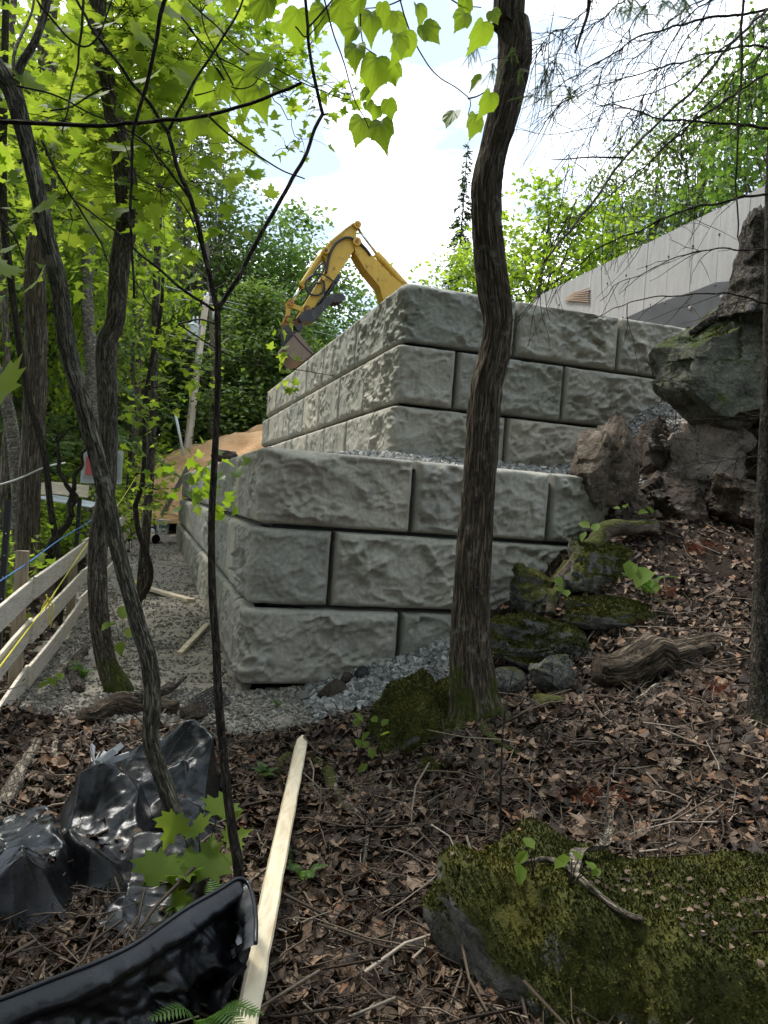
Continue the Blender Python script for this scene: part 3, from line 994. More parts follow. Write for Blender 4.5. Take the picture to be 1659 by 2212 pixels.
MAT['coating'] = noisy('dark_waterproof_coating', [(0.3, (0.050, 0.052, 0.056)), (0.7, (0.085, 0.088, 0.094))], 2.5, 0.55, 30, 0.2, 0.006, spec=0.4)
CW = 8.1 * D2
fw = thing('foundation_wall', 'long bare concrete foundation wall with form seams and dark coating behind the upper tier', 'concrete wall',
           (CW + D1 * 10)[:2].tolist() + [1.2], ALPHA)
CWN = -D2                                        # faces the camera side
ztop, zbot = 6.42, 1.2
t0, t1 = 4.0, 16.0
PAN = 0.61
k = 0
t = t0
while t < t1 - 1e-6:
    # every form panel is a slab of its own, a hair proud or shy of the next
    g = 0.011
    jit = rnd.uniform(-0.003, 0.003)
    c = CW + D1 * (t + PAN / 2) + D2 * (0.12 + jit)
    V, F = box((c[0], c[1], (ztop + zbot) / 2), (0.24, PAN - g, ztop - zbot), np.array(Matrix.Rotation(ALPHA, 3, 'Z')))
    ob('form_panel', V, F, MAT['formed'], fw, False)
    t += PAN
# top lip and form-tie cones
V, F = box((CW + D1 * ((t0 + t1) / 2) + D2 * 0.129 + np.array([0, 0, (ztop + zbot) / 2 - .004])), (0.236, t1 - t0 - .05, ztop - zbot), np.array(Matrix.Rotation(ALPHA, 3, 'Z')))
ob('wall_core', V, F, MAT['formed'], fw, False)
ti = t0 + PAN
tie_me = None
mbt = MB()
while ti < t1 - .1:
    for zz in (ztop - 0.42, ztop - 1.2, ztop - 1.95, ztop - 2.7):
        c = CW + D1 * ti + D2 * 0.0 + np.array([0, 0, zz])
        V, F = tube([c + CWN * -0.01, c + CWN * 0.012], [0.026, 0.02], 8)
        o = ob('form_tie', V, F, MAT['coating'], fw, True)
    ti += PAN
# dark damp-proof coating, its curved upper edge on the wall face
edge = [(1270, 725), (1340, 692), (1392, 668), (1440, 648), (1500, 628), (1545, 610), (1582, 607), (1620, 600), (1670, 590), (1760, 560)]
E = np.array([onplane(a, b, CW - D2 * 0.006, D2) for a, b in edge])
E = np.stack([np.interp(np.linspace(0, len(E) - 1, 60), np.arange(len(E)), E[:, q]) for q in range(3)], -1)
lo = E.copy(); lo[:, 2] = 1.3
V = np.concatenate([E, lo, E + D2 * 0.004, lo + D2 * 0.004])
nE = len(E)
F = [[i, i + 1, nE + i + 1, nE + i] for i in range(nE - 1)] + [[2 * nE + i, i, i + 1, 2 * nE + i + 1][::-1] for i in range(nE - 1)]
o = ob('damp_proof_coating', V, F, MAT['coating'], fw, False)
o['label'] = 'dark grey coating on the lower part of the wall'
for a, b in ((1558, 640), (1490, 664)):
    c = onplane(a, b, CW - D2 * 0.02, D2)
    V, F = tube([c - D2 * 0.004, c + D2 * 0.02], [0.03, 0.045], 10)
    ob('form_tie', V, F, MAT['formed'], fw, True)
# pinkish timber form boards left on the face
for i in range(7):
    a = onplane(1210 + i * 2, 648 - i * 0, CW - D2 * 0.03, D2); b = onplane(1272, 622 + i * 5, CW - D2 * 0.03, D2)
    a = onplane(1236 - i * 3, 634 + i * 2.2, CW - D2 * 0.03, D2)
    V, F = beam(a, b, 0.016, 0.022, up=D2)
    ob('form_board', V, F, plain('form_board_wood%d' % i, (0.40, 0.30, 0.22), 0.8) if i == 0 else bpy.data.materials['form_board_wood0'], fw, False)

# ------------------------------------------------------------------ sand mound
S, T = np.meshgrid(np.linspace(0, 1, 60), np.linspace(0, 2 * math.pi, 121))
mc = P(640, 1010, 26.5)
rr = S * 8.6
ang = T
hx = mc[0] + rr * np.cos(ang) * 1.1; hy = mc[1] + rr * np.sin(ang) * 0.8
q = np.stack([hx, hy, 0 * hx], -1)
rd_ = S * 8.6
hz = np.clip(4.15 - .44 * np.maximum(rd_ - .8, 0) - .25 * np.clip(rd_, 0, 1.6) * .3, -.2, 9)
hz = hz + 0.10 * fbm(q * .7, 3, 4) + 0.06 * fbm(q * 2.2, 4, 9) - .10 * np.clip(ridged(q * .9, 2, 2), 0, 1) + .07 * np.clip(facets3(q * 2.0, 3, .2, 1.0) + .5, -1, 1)
V = np.stack([hx, hy, hz], -1)
mound = ob('sand_mound', V.reshape(-1, 3), grid_faces(121, 60), MAT['sand'])
tag(mound, 'big heap of orange sand beyond the end of the lower wall', 'sand heap', kind='structure')

# ------------------------------------------------------------------ leaf shapes
def fan_leaf(half, centre=(0, 0.3), fold=0.18, droop=0.25):
    pts = [(x, y) for x, y in half] + [(-x, y) for x, y in half[-2:0:-1]]
    V = np.array([(centre[0], centre[1], 0.0)] + [(x, y, 0.0) for x, y in pts])
    V[:, 2] = fold * np.abs(V[:, 0]) - droop * V[:, 1] ** 2
    n = len(pts)
    F = np.array([[0, 1 + i, 1 + (i + 1) % n] for i in range(n)])
    return V, F
MAPLE = fan_leaf([(0, 0), (.20, -.12), (.19, .0), (.44, .02), (.36, .14), (.60, .30), (.42, .33), (.46, .47), (.25, .42), (.16, .50), (.22, .72), (.10, .70), (0, 1.0)])
MAPLE_S = fan_leaf([(0, 0), (.32, -.04), (.26, .12), (.58, .34), (.26, .42), (.20, .66), (0, 1.0)])
STAR = fan_leaf([(0, 0), (.34, .02), (.26, .2), (.54, .44), (.2, .52), (0, 1.0)])
OVATE = (np.array([(0, 0, 0), (.30, .35, .08), (.24, .7, .05), (0, 1, -.15), (-.24, .7, .05), (-.30, .35, .08)], float),
         np.array([[0, 1, 2], [0, 2, 3], [0, 3, 4], [0, 4, 5]]))
DIAM = (np.array([(0, 0, 0), (.34, .45, .1), (0, 1, -.1), (-.34, .45, .1)], float), np.array([[0, 1, 2, 3]]))

def goosefoot(seed=0, fold=0.22, droop=0.35):
    """broad three-lobed striped maple leaf with pleated veins and toothed edge"""
    g = np.random.default_rng(seed)
    half = np.array([(0, 0.0), (.12, -.07), (.26, -.06), (.38, .05), (.45, .20), (.475, .36), (.47, .50), (.455, .61), (.44, .71), (.36, .70), (.28, .74), (.20, .82), (.11, .95), (.05, 1.06), (0, 1.16)])
    o = np.vstack([half, (half[-2:0:-1] * [-1, 1])])
    oo = []
    for i in range(len(o)):
        a, b = o[i], o[(i + 1) % len(o)]
        oo.append(a); oo.append((a + b) / 2 * 0.985 + g.normal(0, 0.006, 2))
    o = np.array(oo)
    n = len(o)
    V = [(0, 0.02, 0)]
    for r in (0.35, 0.7, 1.0):
        for p in o: V.append((p[0] * r, 0.02 + (p[1] - 0.02) * r, 0))
    V = np.array(V)
    ang = np.arctan2(V[:, 0], np.maximum(V[:, 1], 0.02))
    rr = np.hypot(V[:, 0], V[:, 1])
    V[:, 2] = fold * np.abs(V[:, 0]) - droop * V[:, 1] ** 2 + 0.022 * np.cos(ang * 13) * rr + g.normal(0, .006, len(V))
    F = [[0, 1 + i, 1 + (i + 1) % n] for i in range(n)]
    Q = []
    for k in range(2):
        for i in range(n):
            a, b = 1 + k * n + i, 1 + k * n + (i + 1) % n
            Q.append([a, a + n, b + n, b])
    return V, [np.array(F), np.array(Q)]
GOOSE = [goosefoot(i, 0.12 + 0.1 * i, 0.15 + 0.15 * i) for i in range(4)]

def leaf_rot(n, g, up=0.75, spread=0.55):
    """leaf blades: normals roughly up, random spin"""
    nrm = np.stack([g.normal(0, spread, n), g.normal(0, spread, n), np.full(n, up)], -1)
    return rot_to(nrm, g)

def clumps(centres, per, spread, g, flat=0.6):
    c = np.repeat(centres, per, 0)
    d = g.normal(size=c.shape) * spread
    d[:, 2] *= flat
    return c + d

def bark_disp(seed, amp, freq=3.0, vert=1.2):
    def f(path, a, radii):
        L = np.concatenate([[0], np.cumsum(np.linalg.norm(np.diff(path, axis=0), axis=1))])
        A, LL = np.meshgrid(a, L)
        p = np.stack([np.cos(A) * freq, np.sin(A) * freq, LL * vert * 3], -1)
        return (radii[:, None] * 0.05 * fbm(np.stack([np.cos(A), np.sin(A), LL * 3], -1), 3, seed) + amp * ridged(p, 3, seed + 5) * np.minimum(1, radii[:, None] / 0.03))
    return f

def trunk_px(pts, d, mat, name, label, cat='tree', rows=160, sides=28, amp=0.004, seed=1, extend=None, freq=3.0, vert=1.2, group=None, base_ground=True, flare=None, flare_h=0.35):
    """trunk traced as (x, y, width) in pixels, standing at distance d"""
    ds = d if hasattr(d, '__len__') else [d] * len(pts)
    w = [P(x, y, q) for (x, y, _), q in zip(pts, ds)]
    r = [0.5 * wd * q / FPX for (_, _, wd), q in zip(pts, ds)]
    if base_ground:
        b = w[-1].copy()
        gz = Gz(b[0], b[1])
        w.append(np.array([b[0], b[1], gz - 0.12])); r.append(r[-1] * 1.25)
    if extend is not None:
        for e in extend:
            w.insert(0, w[0] + np.array(e[:3])); r.insert(0, e[3])
    w = np.array(w)[::-1]; r = np.array(r)[::-1]           # from the ground up
    path, rr = spline(w, rows, r)
    if flare:
        h = path[:, 2] - path[0, 2]
        rr = rr * (1 + flare * np.exp(-h / flare_h * 2.2))
    root = thing(name, label, cat, (w[0][0], w[0][1], w[0][2] + 0.1), 0, group)
    V, F = tube(path, rr, sides, bark_disp(seed, amp, freq, vert))
    o = ob('trunk', V, F, TW.get(mat.name, mat), root)
    set_bark(o, path, rr, sides)
    return root, path, rr

def branch(root, pts, r0, r1, mat, n=24, sides=6, name='branch', jit=0.0, seed=0):
    path = spline(pts, n)
    if jit:
        path = path + jit * np.stack([fbm(path * 9 + 5, 2, seed), fbm(path * 9 + 15, 2, seed + 1), fbm(path * 9 + 25, 2, seed + 2)], -1)
    V, F = tube(path, np.linspace(r0, r1, n), sides)
    o = ob(name, V, F, TW.get(mat.name, mat), root)
    set_bark(o, path, np.linspace(r0, r1, n), sides)
    return o, path

def leafy(root, name, pos, tmpl, size, mat, g, up=0.75, spread=0.55, R_=None):
    n = len(pos)
    V, F = inst(tmpl[0], tmpl[1], pos, leaf_rot(n, g, up, spread) if R_ is None else R_, size if hasattr(size, '__len__') else g.uniform(0.7, 1.25, n) * size)
    return ob(name, V, F, mat, root)

# ------------------------------------------------------------------ tree kinds for forest and background
def limb_net(mb, base, top, centres, g, r0, n_max=60):
    idx = g.permutation(len(centres))[:n_max]
    for i in idx:
        c = centres[i]
        f = np.clip((c[2] - base[2]) / (top[2] - base[2] + 1e-6) * g.uniform(0.45, 0.85), 0.12, 0.92)
        a = base + (top - base) * f
        mid = (a + c) / 2 + np.array([0, 0, 0.08 * np.linalg.norm(c - a)]) + g.normal(0, .05, 3) * np.linalg.norm(c - a)
        V, F = tube(spline([a, mid, c], 6), np.linspace(r0 * (1 - f) * .5 + .008, 0.006, 6), 4, caps=False)
        mb.add(V, F)

def broadleaf(name, label, cat, seed, h, crown_z, rx, rz, n_cl, per, spread, size, tmpl, lmat, bmat, r0, top_heavy=1.0, limbs=50, group=None):
    g = np.random.default_rng(seed)
    root = thing(name, label, cat, group=group)
    lean = g.normal(0, .03 * h, 2)
    top = np.array([lean[0], lean[1], h * .93]); base = np.zeros(3)
    u = g.normal(size=(n_cl, 3)); u /= np.linalg.norm(u, axis=1, keepdims=True)
    u *= g.uniform(0.35, 1.0, (n_cl, 1)) ** 0.6
    lump = 1 + 0.3 * fbm(u * 2.2, 2, seed)
    cz = crown_z + u[:, 2] * rz
    taper = 1 - 0.35 * top_heavy * np.clip((cz - crown_z) / rz, -0.2, 1)
    C = np.stack([u[:, 0] * rx * lump * taper + lean[0] * cz / h, u[:, 1] * rx * lump * taper + lean[1] * cz / h, cz], -1)
    mb = MB()
    tp = spline([base, base + (top - base) * .5 + np.append(g.normal(0, .02 * h, 2), 0), top], 24)
    V, F = tube(tp, np.linspace(r0, r0 * .12, 24), 9, bark_disp(seed, r0 * .04))
    mb.add(V, F)
    limb_net(mb, base, top, C, g, r0, limbs)
    mb.build('trunk', bmat, root)
    pos = clumps(C, per, spread, g)
    leafy(root, 'crown', pos, tmpl, size, lmat, g)
    return root

def conifer(name, label, cat, seed, h, rbase, n_whorl, lmat, bmat, r0, dens=1.0, droop=0.35, start=0.12, size=0.3, group=None, slim=1.0):
    g = np.random.default_rng(seed)
    root = thing(name, label, cat, group=group)
    mb = MB()
    V, F = tube(np.stack([np.zeros(16), np.zeros(16), np.linspace(0, h, 16)], -1), np.linspace(r0, .01, 16), 8, bark_disp(seed, r0 * .05))
    mb.add(V, F)
    pos, nr, sz, dirs = [], [], [], []
    for w in range(n_whorl):
        f = start + (1 - start) * (w / n_whorl) ** 0.9
        z = f * h
        R0 = rbase * (1 - f) ** slim * g.uniform(.75, 1.1) + 0.06
        for b in range(g.integers(5, 8)):
            a = g.uniform(0, 2 * math.pi)
            L = R0 * g.uniform(.65, 1.15)
            d = np.array([math.cos(a), math.sin(a), 0])
            end = np.array([0, 0, z]) + d * L + np.array([0, 0, -droop * L * g.uniform(.4, 1.3)])
            mid = np.array([0, 0, z]) + d * L * .5 + np.array([0, 0, .02 * L])
            pth = spline([[0, 0, z], mid, end], 7)
            V, F = tube(pth[:6], np.linspace(.012, .004, 6), 3, caps=False)
            mb.add(V, F)
            m = max(3, int(L / size * 7 * dens))
            t = g.uniform(0.15, 1, m) ** .8
            q = pth[0] + (pth[3] - pth[0]) * np.minimum(t * 2, 1)[:, None] + (pth[6] - pth[3]) * np.clip(t * 2 - 1, 0, 1)[:, None]
            side = np.cross(d, [0, 0, 1.0])
            for k in range(m):
                sgn = g.choice([-1, 1])
                di = d * g.uniform(.3, 1) + side * sgn * g.uniform(.2, 1) + np.array([0, 0, g.normal(-.25, .25)])
                pos.append(q[k]); dirs.append(di / np.linalg.norm(di)); sz.append(size * g.uniform(.55, 1.15) * (0.5 + .5 * (1 - f)))
    pos, dirs, sz = np.array(pos), np.array(dirs), np.array(sz)
    y = dirs
    z_ = np.stack([g.normal(0, .35, len(y)), g.normal(0, .35, len(y)), np.ones(len(y))], -1)
    x = np.cross(y, z_); x /= np.linalg.norm(x, axis=1, keepdims=True)
    z_ = np.cross(x, y)
    Rm = np.stack([x, y, z_], -1)
    spray = (np.array([(-.03, 0, 0), (.03, 0, 0), (.2, .3, -.02), (.05, .3, 0), (.16, .62, -.04), (.03, .6, 0), (0, 1, -.1), (-.03, .6, 0), (-.16, .62, -.04), (-.05, .3, 0), (-.2, .3, -.02)], float),
             np.array([[0, 1, 3], [0, 3, 9], [1, 2, 3], [0, 9, 10], [9, 3, 5], [9, 5, 7], [3, 4, 5], [9, 7, 8], [7, 5, 6]]))
    V, F = inst(spray[0], spray[1], pos, Rm, sz)
    ob('crown', V, F, lmat, root)
    mb.build('trunk', bmat, root)
    return root

def put_at(px_x, dist, z=None, scale=1.0, rz=0.0, sz=None):
    p = P(px_x, 1080, dist)
    zz = Gz(p[0], p[1]) if z is None else z
    return Matrix.Translation((p[0], p[1], zz)) @ Matrix.Rotation(rz, 4, 'Z') @ Matrix.Diagonal((scale, scale, scale if sz is None else sz, 1))

def use(root, first, m4, label, group):
    """place the prototype itself the first time, then copies"""
    if first not in used:
        used.add(first)
        root.matrix_basis = m4
        root['label'] = label
        root['group'] = group
        return root
    return dup(root, m4, label, group)
used = set()

# ------------------------------------------------------------------ the main trees (traced trunks)
main_pts = [(1100, 0, 62), (1108, 50, 64), (1114, 108, 68), (1103, 180, 62), (1086, 250, 60), (1066, 330, 56), (1052, 400, 63), (1051, 480, 59), (1059, 560, 62),
            (1068, 640, 64), (1075, 700, 60), (1064, 780, 62), (1052, 830, 65), (1044, 900, 66), (1038, 1000, 66), (1031, 1100, 67), (1023, 1200, 75), (1018, 1300, 77), (1017, 1400, 84), (1022, 1480, 92), (1027, 1545, 100)]
main_tree, mp_, mr_ = trunk_px(main_pts, 4.4, MAT['bark_main'], 'maple_tree', 'wavy grey-brown trunk with mossy foot standing before the block walls', rows=420, sides=72, amp=0.0062, seed=3,
                               extend=[(0.05, 0.1, 1.6, 0.07), (-0.1, 0.1, 2.2, 0.045), (0.1, 0, 2.0, 0.02)], freq=5.0, vert=1.6, flare=0.75, flare_h=0.30)
# knot on the bend and surface roots
for (x, y, w, sx_) in ((1138, 112, 16, 1),):
    c = P(x - 8 * sx_, y, 4.4)
    pts = [c, c + CR * sx_ * w / FPX * 4.4]
    V, F = tube(spline(pts, 6), [0.035, .034, .032, .027, .018, .004], 10, bark_disp(7, .004))
    ob('knot', V, F, MAT['bark_main'], main_tree)
for k, (a, b, c_, r) in enumerate((((1000, 1500), (968, 1530), (900, 1580), .05), ((1060, 1520), (1085, 1560), (1110, 1600), .045), ((1010, 1545), (985, 1600), (930, 1650), .035), ((1040, 1555), (1060, 1610), (1150, 1640), .03))):
    p = [P(a[0], a[1], 4.38), G(b[0], b[1], lift=.03), G(c_[0], c_[1], lift=-.03)]
    V, F = tube(spline(p, 16), np.linspace(r, .012, 16), 10, bark_disp(k + 20, .004))
    ob('root', V, F, MAT['bark_main'], main_tree)

treeA, _, _ = trunk_px([(104, 0, 36), (102, 150, 35), (102, 300, 36), (100, 400, 36), (92, 480, 38), (77, 560, 44), (76, 690, 42), (78, 730, 43), (74, 900, 46), (63, 1050, 44), (58, 1180, 48), (52, 1290, 54)], 9.0, MAT['bark_a'],
                       'maple_tree', 'stout straight brown trunk behind the board fence', rows=240, sides=36, amp=0.006, seed=11, extend=[(0, 0, 3, .09), (0, 0, 3, .04)], freq=4.0, vert=.7, flare=.25)
treeB, _, _ = trunk_px([(210, 0, 36), (218, 100, 34), (245, 250, 36), (263, 330, 44), (272, 400, 46), (274, 480, 42), (260, 560, 40), (249, 690, 38), (233, 730, 42), (229, 772, 43), (232, 855, 40), (234, 980, 36), (230, 1060, 36), (214, 1150, 38), (211, 1204, 38), (212, 1304, 39), (219, 1370, 40), (233, 1437, 42), (256, 1490, 54)], 5.6, MAT['bark_b'],
                       'maple_tree', 'dark curved trunk rising beside the gravel path with mossy foot', rows=300, sides=44, amp=0.004, seed=14, extend=[(-.1, 0, 2, .05), (0, 0, 2.5, .02)], freq=2.6, vert=1.6, flare=.5, flare_h=.2)
treeC, _, _ = trunk_px([(-22, 120, 36), (8, 165, 38), (30, 205, 36), (50, 280, 32), (65, 340, 32), (85, 430, 31), (103, 520, 33), (128, 620, 33), (142, 730, 34), (156, 792, 34), (179, 876, 34), (196, 938, 33), (217, 1022, 32), (237, 1105, 32), (258, 1200, 31), (277, 1270, 31), (300, 1354, 32), (320, 1420, 34), (328, 1487, 35), (328, 1537, 34), (325, 1587, 34), (330, 1620, 34), (347, 1670, 33), (367, 1728, 34), (390, 1800, 37), (404, 1850, 42)], 3.2, MAT['bark_striped'],
                       'striped_maple', 'slender grooved trunk leaning out of the black fabric heap', rows=300, sides=40, amp=0.0026, seed=17, extend=[(-.3, 0, .5, .03), (-.3, 0, .8, .02)], freq=3.4, vert=1.8)
branch(treeC, PP([(28, 190), (45, 140), (75, 90), (100, 20), (115, -60)], 3.2), .02, .009, MAT['bark_striped'])
branch(treeC, PP([(40, 205), (30, 120), (70, 20), (75, -60)], [3.2, 3.3, 3.6, 3.8]), .008, .004, MAT['bark_thin'])

# thin sapling with the Y fork
treeD, _, _ = trunk_px([(470, 668, 13), (471, 800, 13), (468, 900, 14), (463, 1000, 15), (458, 1100, 15), (457, 1200, 16), (460, 1300, 17), (467, 1400, 17), (471, 1500, 18), (480, 1600, 19), (490, 1700, 20), (503, 1800, 21), (516, 1880, 23), (522, 1990, 24), (526, 2090, 26)], 2.45, MAT['bark_thin'],
                       'forked_sapling', 'thin dark sapling forking into a wide Y beside the block walls', rows=140, sides=12, amp=0.001, seed=19)
d0 = 2.45
br = lambda pts, r0, r1, d=d0, rt=treeD, n=30: branch(rt, PP(pts, d), r0 * .8, r1 * .8, MAT['bark_thin'], n, 7, jit=.006, seed=int(pts[0][0]))
br([(470, 672), (455, 600), (440, 540), (415, 440), (390, 380), (365, 285)], .011, .008)
br([(470, 672), (490, 640), (520, 590), (585, 470), (640, 370), (697, 250)], .010, .007)
br([(697, 250), (682, 180), (668, 80), (655, -40)], .007, .006)
br([(365, 287), (330, 230), (270, 150), (200, 60), (150, -30)], .007, .005)
br([(367, 280), (415, 190), (460, 120), (497, 55), (530, -20)], .006, .004)
br([(462, 668), (400, 625), (320, 565), (250, 500), (160, 430)], .006, .003)
br([(415, 440), (340, 340), (300, 300), (250, 255), (250, 215)], .005, .003)
br([(250, 215), (225, 190), (160, 225), (110, 235)], .004, .003)
br([(665, 60), (700, 20), (730, -20)], .004, .003)
br([(697, 250), (708, 247)], .004, .002, n=4)
br([(440, 540), (380, 420), (300, 380), (240, 250)], .003, .002)
# twigs that carry the big hanging leaves
tw = [[(700, -10), (720, 70), (745, 140), (770, 220), (790, 262), (800, 288)], [(780, -10), (778, 50), (785, 95), (812, 122)], [(860, -20), (905, 110), (950, 170), (1010, 212), (1008, 250)], [(745, 100), (760, 110), (775, 98)],
      [(470, 145), (500, 190), (540, 190), (560, 170)], [(395, 40), (420, 75), (460, 140), (520, 220)], [(405, 60), (470, 120), (590, 190), (620, 200)], [(640, 55), (665, 80), (700, 30)], [(960, -10), (1000, 15), (1040, 20)],
      [(1010, 212), (1035, 205), (1058, 190)], [(895, -10), (840, 10), (790, 20)], [(390, -20), (470, 60), (560, 130), (700, 200), (760, 215)], [(500, 180), (470, 120), (440, 60), (430, 0)], [(420, 205), (445, 200), (470, 195)]]
leaf_spots = [(578, 20, 66, 20), (645, 55, 70, 5), (500, 8, 36, 0), (701, 40, 52, 15), (739, 30, 58, -5), (782, 12, 42, 30), (803, 55, 58, 0), (771, 78, 40, 35), (826, 22, 34, -10), (850, 55, 52, -25), (771, 122, 50, 5), (815, 158, 68, 5), (848, 155, 42, -10), (860, 96, 44, -20),
              (794, 233, 26, -20), (815, 243, 28, 5), (838, 233, 38, -15), (783, 283, 56, 5), (823, 290, 58, -8), (797, 207, 24, 60), (532, 195, 82, 5), (581, 164, 62, 55), (561, 217, 62, -5), (441, 202, 46, 10), (479, 199, 40, -20), (427, 278, 58, 5), (467, 280, 44, -25),
              (875, 98, 64, 5), (914, 78, 50, -40), (1005, 50, 44, 20), (1008, 10, 40, 0), (1045, 75, 56, 10), (1062, 40, 34, -20), (845, 45, 44, 10), (834, 160, 40, -30), (1060, 223, 46, 10), (982, 262, 44, 25), (1027, 270, 46, 0), (1040, 186, 34, 70), (900, 30, 40, -30), (690, -12, 50, 0), (610, -20, 60, 20), (748, -22, 50, 10)]
for t_ in tw: br(t_, .0032, .0018, 2.4)
for i, (x, y, s_, a) in enumerate(leaf_spots):
    V, F = GOOSE[i % 4]
    d = 2.4 + 0.2 * math.sin(i * 2.3)
    size = s_ * d / FPX * 1.02
    # hanging blade: stem end up, tip down, facing the viewer more or less
    tip = -np.array([0, 0, 1.0]) + 0.25 * CF * math.sin(i * 1.7)
    ca, sa = math.cos(rad(-a)), math.sin(rad(-a))
    rgt = CR * ca + np.array([0, 0, 1]) * sa
    yax = np.array([0, 0, -1.0]) * ca + CR * sa + CF * 0.45 * math.sin(i * 1.7)
    yax /= np.linalg.norm(yax)
    zax = -CF + np.array([0, 0, 0.5]) + CR * 0.6 * math.sin(i * 3.1)
    xax = np.cross(yax, zax); xax /= np.linalg.norm(xax); zax = np.cross(xax, yax)
    Rm = np.stack([xax, yax, zax], -1)
    V = (V * size) @ Rm.T + P(x, y - s_ * 0.5, d)
    ob('leaf', V, F, MAT['leaf_striped'], treeD)
    
# right-hand hemlock: slim trunk at the edge with long dead branches reaching left
hem, hp, hr = trunk_px([(1672, 300, 26), (1668, 600, 30), (1666, 760, 34), (1662, 900, 38), (1656, 1100, 44), (1652, 1300, 48), (1650, 1450, 54), (1648, 1540, 60)], 4.15, MAT['bark_hemlock'], 'hemlock_tree', 'dark slim hemlock trunk with long bare dead branches beside the boulders',
                       rows=160, sides=30, amp=.0022, seed=23, extend=[(0.02, 0, 1.2, .022), (0, 0, 2, .015)], freq=2, vert=3, flare=.7, flare_h=.2)
hb = [([(1690, 20), (1659, 26), (1534, 38), (1453, 58), (1373, 86), (1300, 129), (1237, 166), (1185, 209), (1146, 227)], .010, .002, 3.9),
      ([(1690, 112), (1656, 105), (1603, 96), (1534, 117), (1450, 141), (1394, 159), (1324, 180), (1251, 208), (1188, 220)], .008, .002, 3.7),
      ([(1690, 280), (1659, 276), (1603, 270), (1485, 260), (1415, 260), (1380, 241), (1338, 230), (1286, 230)], .010, .003, 3.9),
      ([(1700, 140), (1659, 160), (1596, 195), (1544, 234), (1492, 265), (1429, 325), (1359, 384), (1289, 450), (1234, 503)], .008, .003, 3.6),
      ([(1700, 40), (1659, 94), (1625, 136), (1583, 160), (1551, 202), (1506, 251), (1429, 328)], .006, .002, 3.8),
      ([(1690, 415), (1659, 422), (1595, 427), (1495, 450), (1420, 480), (1330, 520), (1255, 565), (1195, 610), (1130, 675), (1090, 715)], .009, .002, 3.9),
      ([(1690, 537), (1659, 537), (1580, 537), (1520, 542), (1455, 560), (1395, 590), (1340, 610), (1295, 650)], .006, .002, 4.0),
      ([(1690, 665), (1659, 655), (1580, 637), (1480, 637), (1405, 642), (1350, 655), (1305, 675), (1260, 690)], .007, .002, 4.0),
      ([(1690, 895), (1640, 900), (1500, 905), (1330, 882)], .004, .0015, 4.0), ([(1690, 990), (1640, 990), (1560, 995), (1480, 1010), (1440, 1030)], .004, .0015, 4.0), ([(1690, -20), (1600, -30), (1500, 25), (1440, 110), (1380, 220), (1330, 280)], .006, .002, 3.6),
      ([(1640, -40), (1480, 20), (1400, 95), (1330, 180), (1270, 300), (1235, 330), (1240, 380)], .005, .0015, 3.6), ([(1300, -30), (1250, 40), (1190, 75), (1150, 110)], .005, .0015, 3.5), ([(1380, -30), (1300, 40), (1210, 100), (1170, 180)], .005, .0015, 3.5),
      ([(1560, -30), (1480, 90), (1420, 190), (1320, 330), (1240, 440), (1200, 520)], .005, .0015, 3.7), ([(1430, -30), (1350, 70), (1290, 160), (1200, 230), (1140, 290)], .004, .0015, 3.6)]
g = np.random.default_rng(5)
for k, (pts, r0, r1, d) in enumerate(hb):
    ds = np.linspace(4.12, d, len(pts))
    o, path = branch(hem, PP(pts, ds), r0 * .8, r1 * .8, MAT['bark_thin'], 60, 6, jit=.012, seed=k)
    # fine side twigs, drooping
    mb = MB()
    for q in range(34 if k < 6 or k > 9 else 9):
        i = g.integers(6, 58)
        a = path[i]
        di = (path[i] - path[i - 3]); di /= np.linalg.norm(di)
        L = g.uniform(.1, .55)
        side = np.array([g.normal(0, .4), g.normal(0, .5), g.normal(-.35, .5)])
        pts3 = [a]
        v = di * .9 + side; v /= np.linalg.norm(v)
        for s_ in range(5):
            v = v + np.array([g.normal(0, .16), g.normal(0, .16), g.normal(-.05, .16)]); v /= np.linalg.norm(v)
            pts3.append(pts3[-1] + v * L / 5)
        mb.add(*tube(spline(pts3, 8), np.linspace(.0021, .0009, 8), 4, caps=False))
        if g.random() < .5:
            b0 = pts3[g.integers(1, 4)]; v2 = v + g.normal(0, .6, 3); v2 /= np.linalg.norm(v2)
            mb.add(*tube(spline([b0, b0 + v2 * L * .2, b0 + v2 * L * .45 + [0, 0, -.03]], 6), np.linspace(.0014, .0008, 6), 4, caps=False))
    mb.build('twigs', MAT['bark_thin'], o)['kind'] = 'stuff'
# a few living needle sprays
spr = MB()
def needle_spray(mb, c, L, g, n=26, direc=None):
    v = direc if direc is not None else np.array([g.normal(0, .6), g.normal(0, .4), -1.0])
    v = v / np.linalg.norm(v)
    for k in range(4):
        w = v + g.normal(0, .45, 3); w /= np.linalg.norm(w)
        l = L * g.uniform(.5, 1)
        mb.add(*tube(spline([c, c + w * l * .5, c + w * l + [0, 0, -.01]], 4), [.0014, .0012, .001, .0007], 3, caps=False))
        s = np.cross(w, CF); s /= np.linalg.norm(s)
        for i in range(n):
            t = i / n
            p = c + w * l * t
            for sg in (-1, 1):
                e = p + (s * sg * .8 + w * .55 + g.normal(0, .12, 3)) * .011 * (1.15 - .5 * t)
                q = w * .0008
                mb.add([p - q, p + q, e], np.array([[0, 1, 2]]))
for (x, y, n_) in ((1180, 150, 4), (1205, 175, 4), (1160, 185, 3), (1360, 12, 7), (1420, 4, 7), (1480, 0, 6), (1390, 20, 4), (1640, 60, 6), (1590, 70, 3), (1050, 130, 3), (1030, 115, 3), (1500, 110, 3), (1650, 20, 5)):
    for q in range(n_):
        needle_spray(spr, P(x + g.normal(0, 26), y + g.normal(0, 16), 3.7 + g.normal(0, .1)), .12, g)
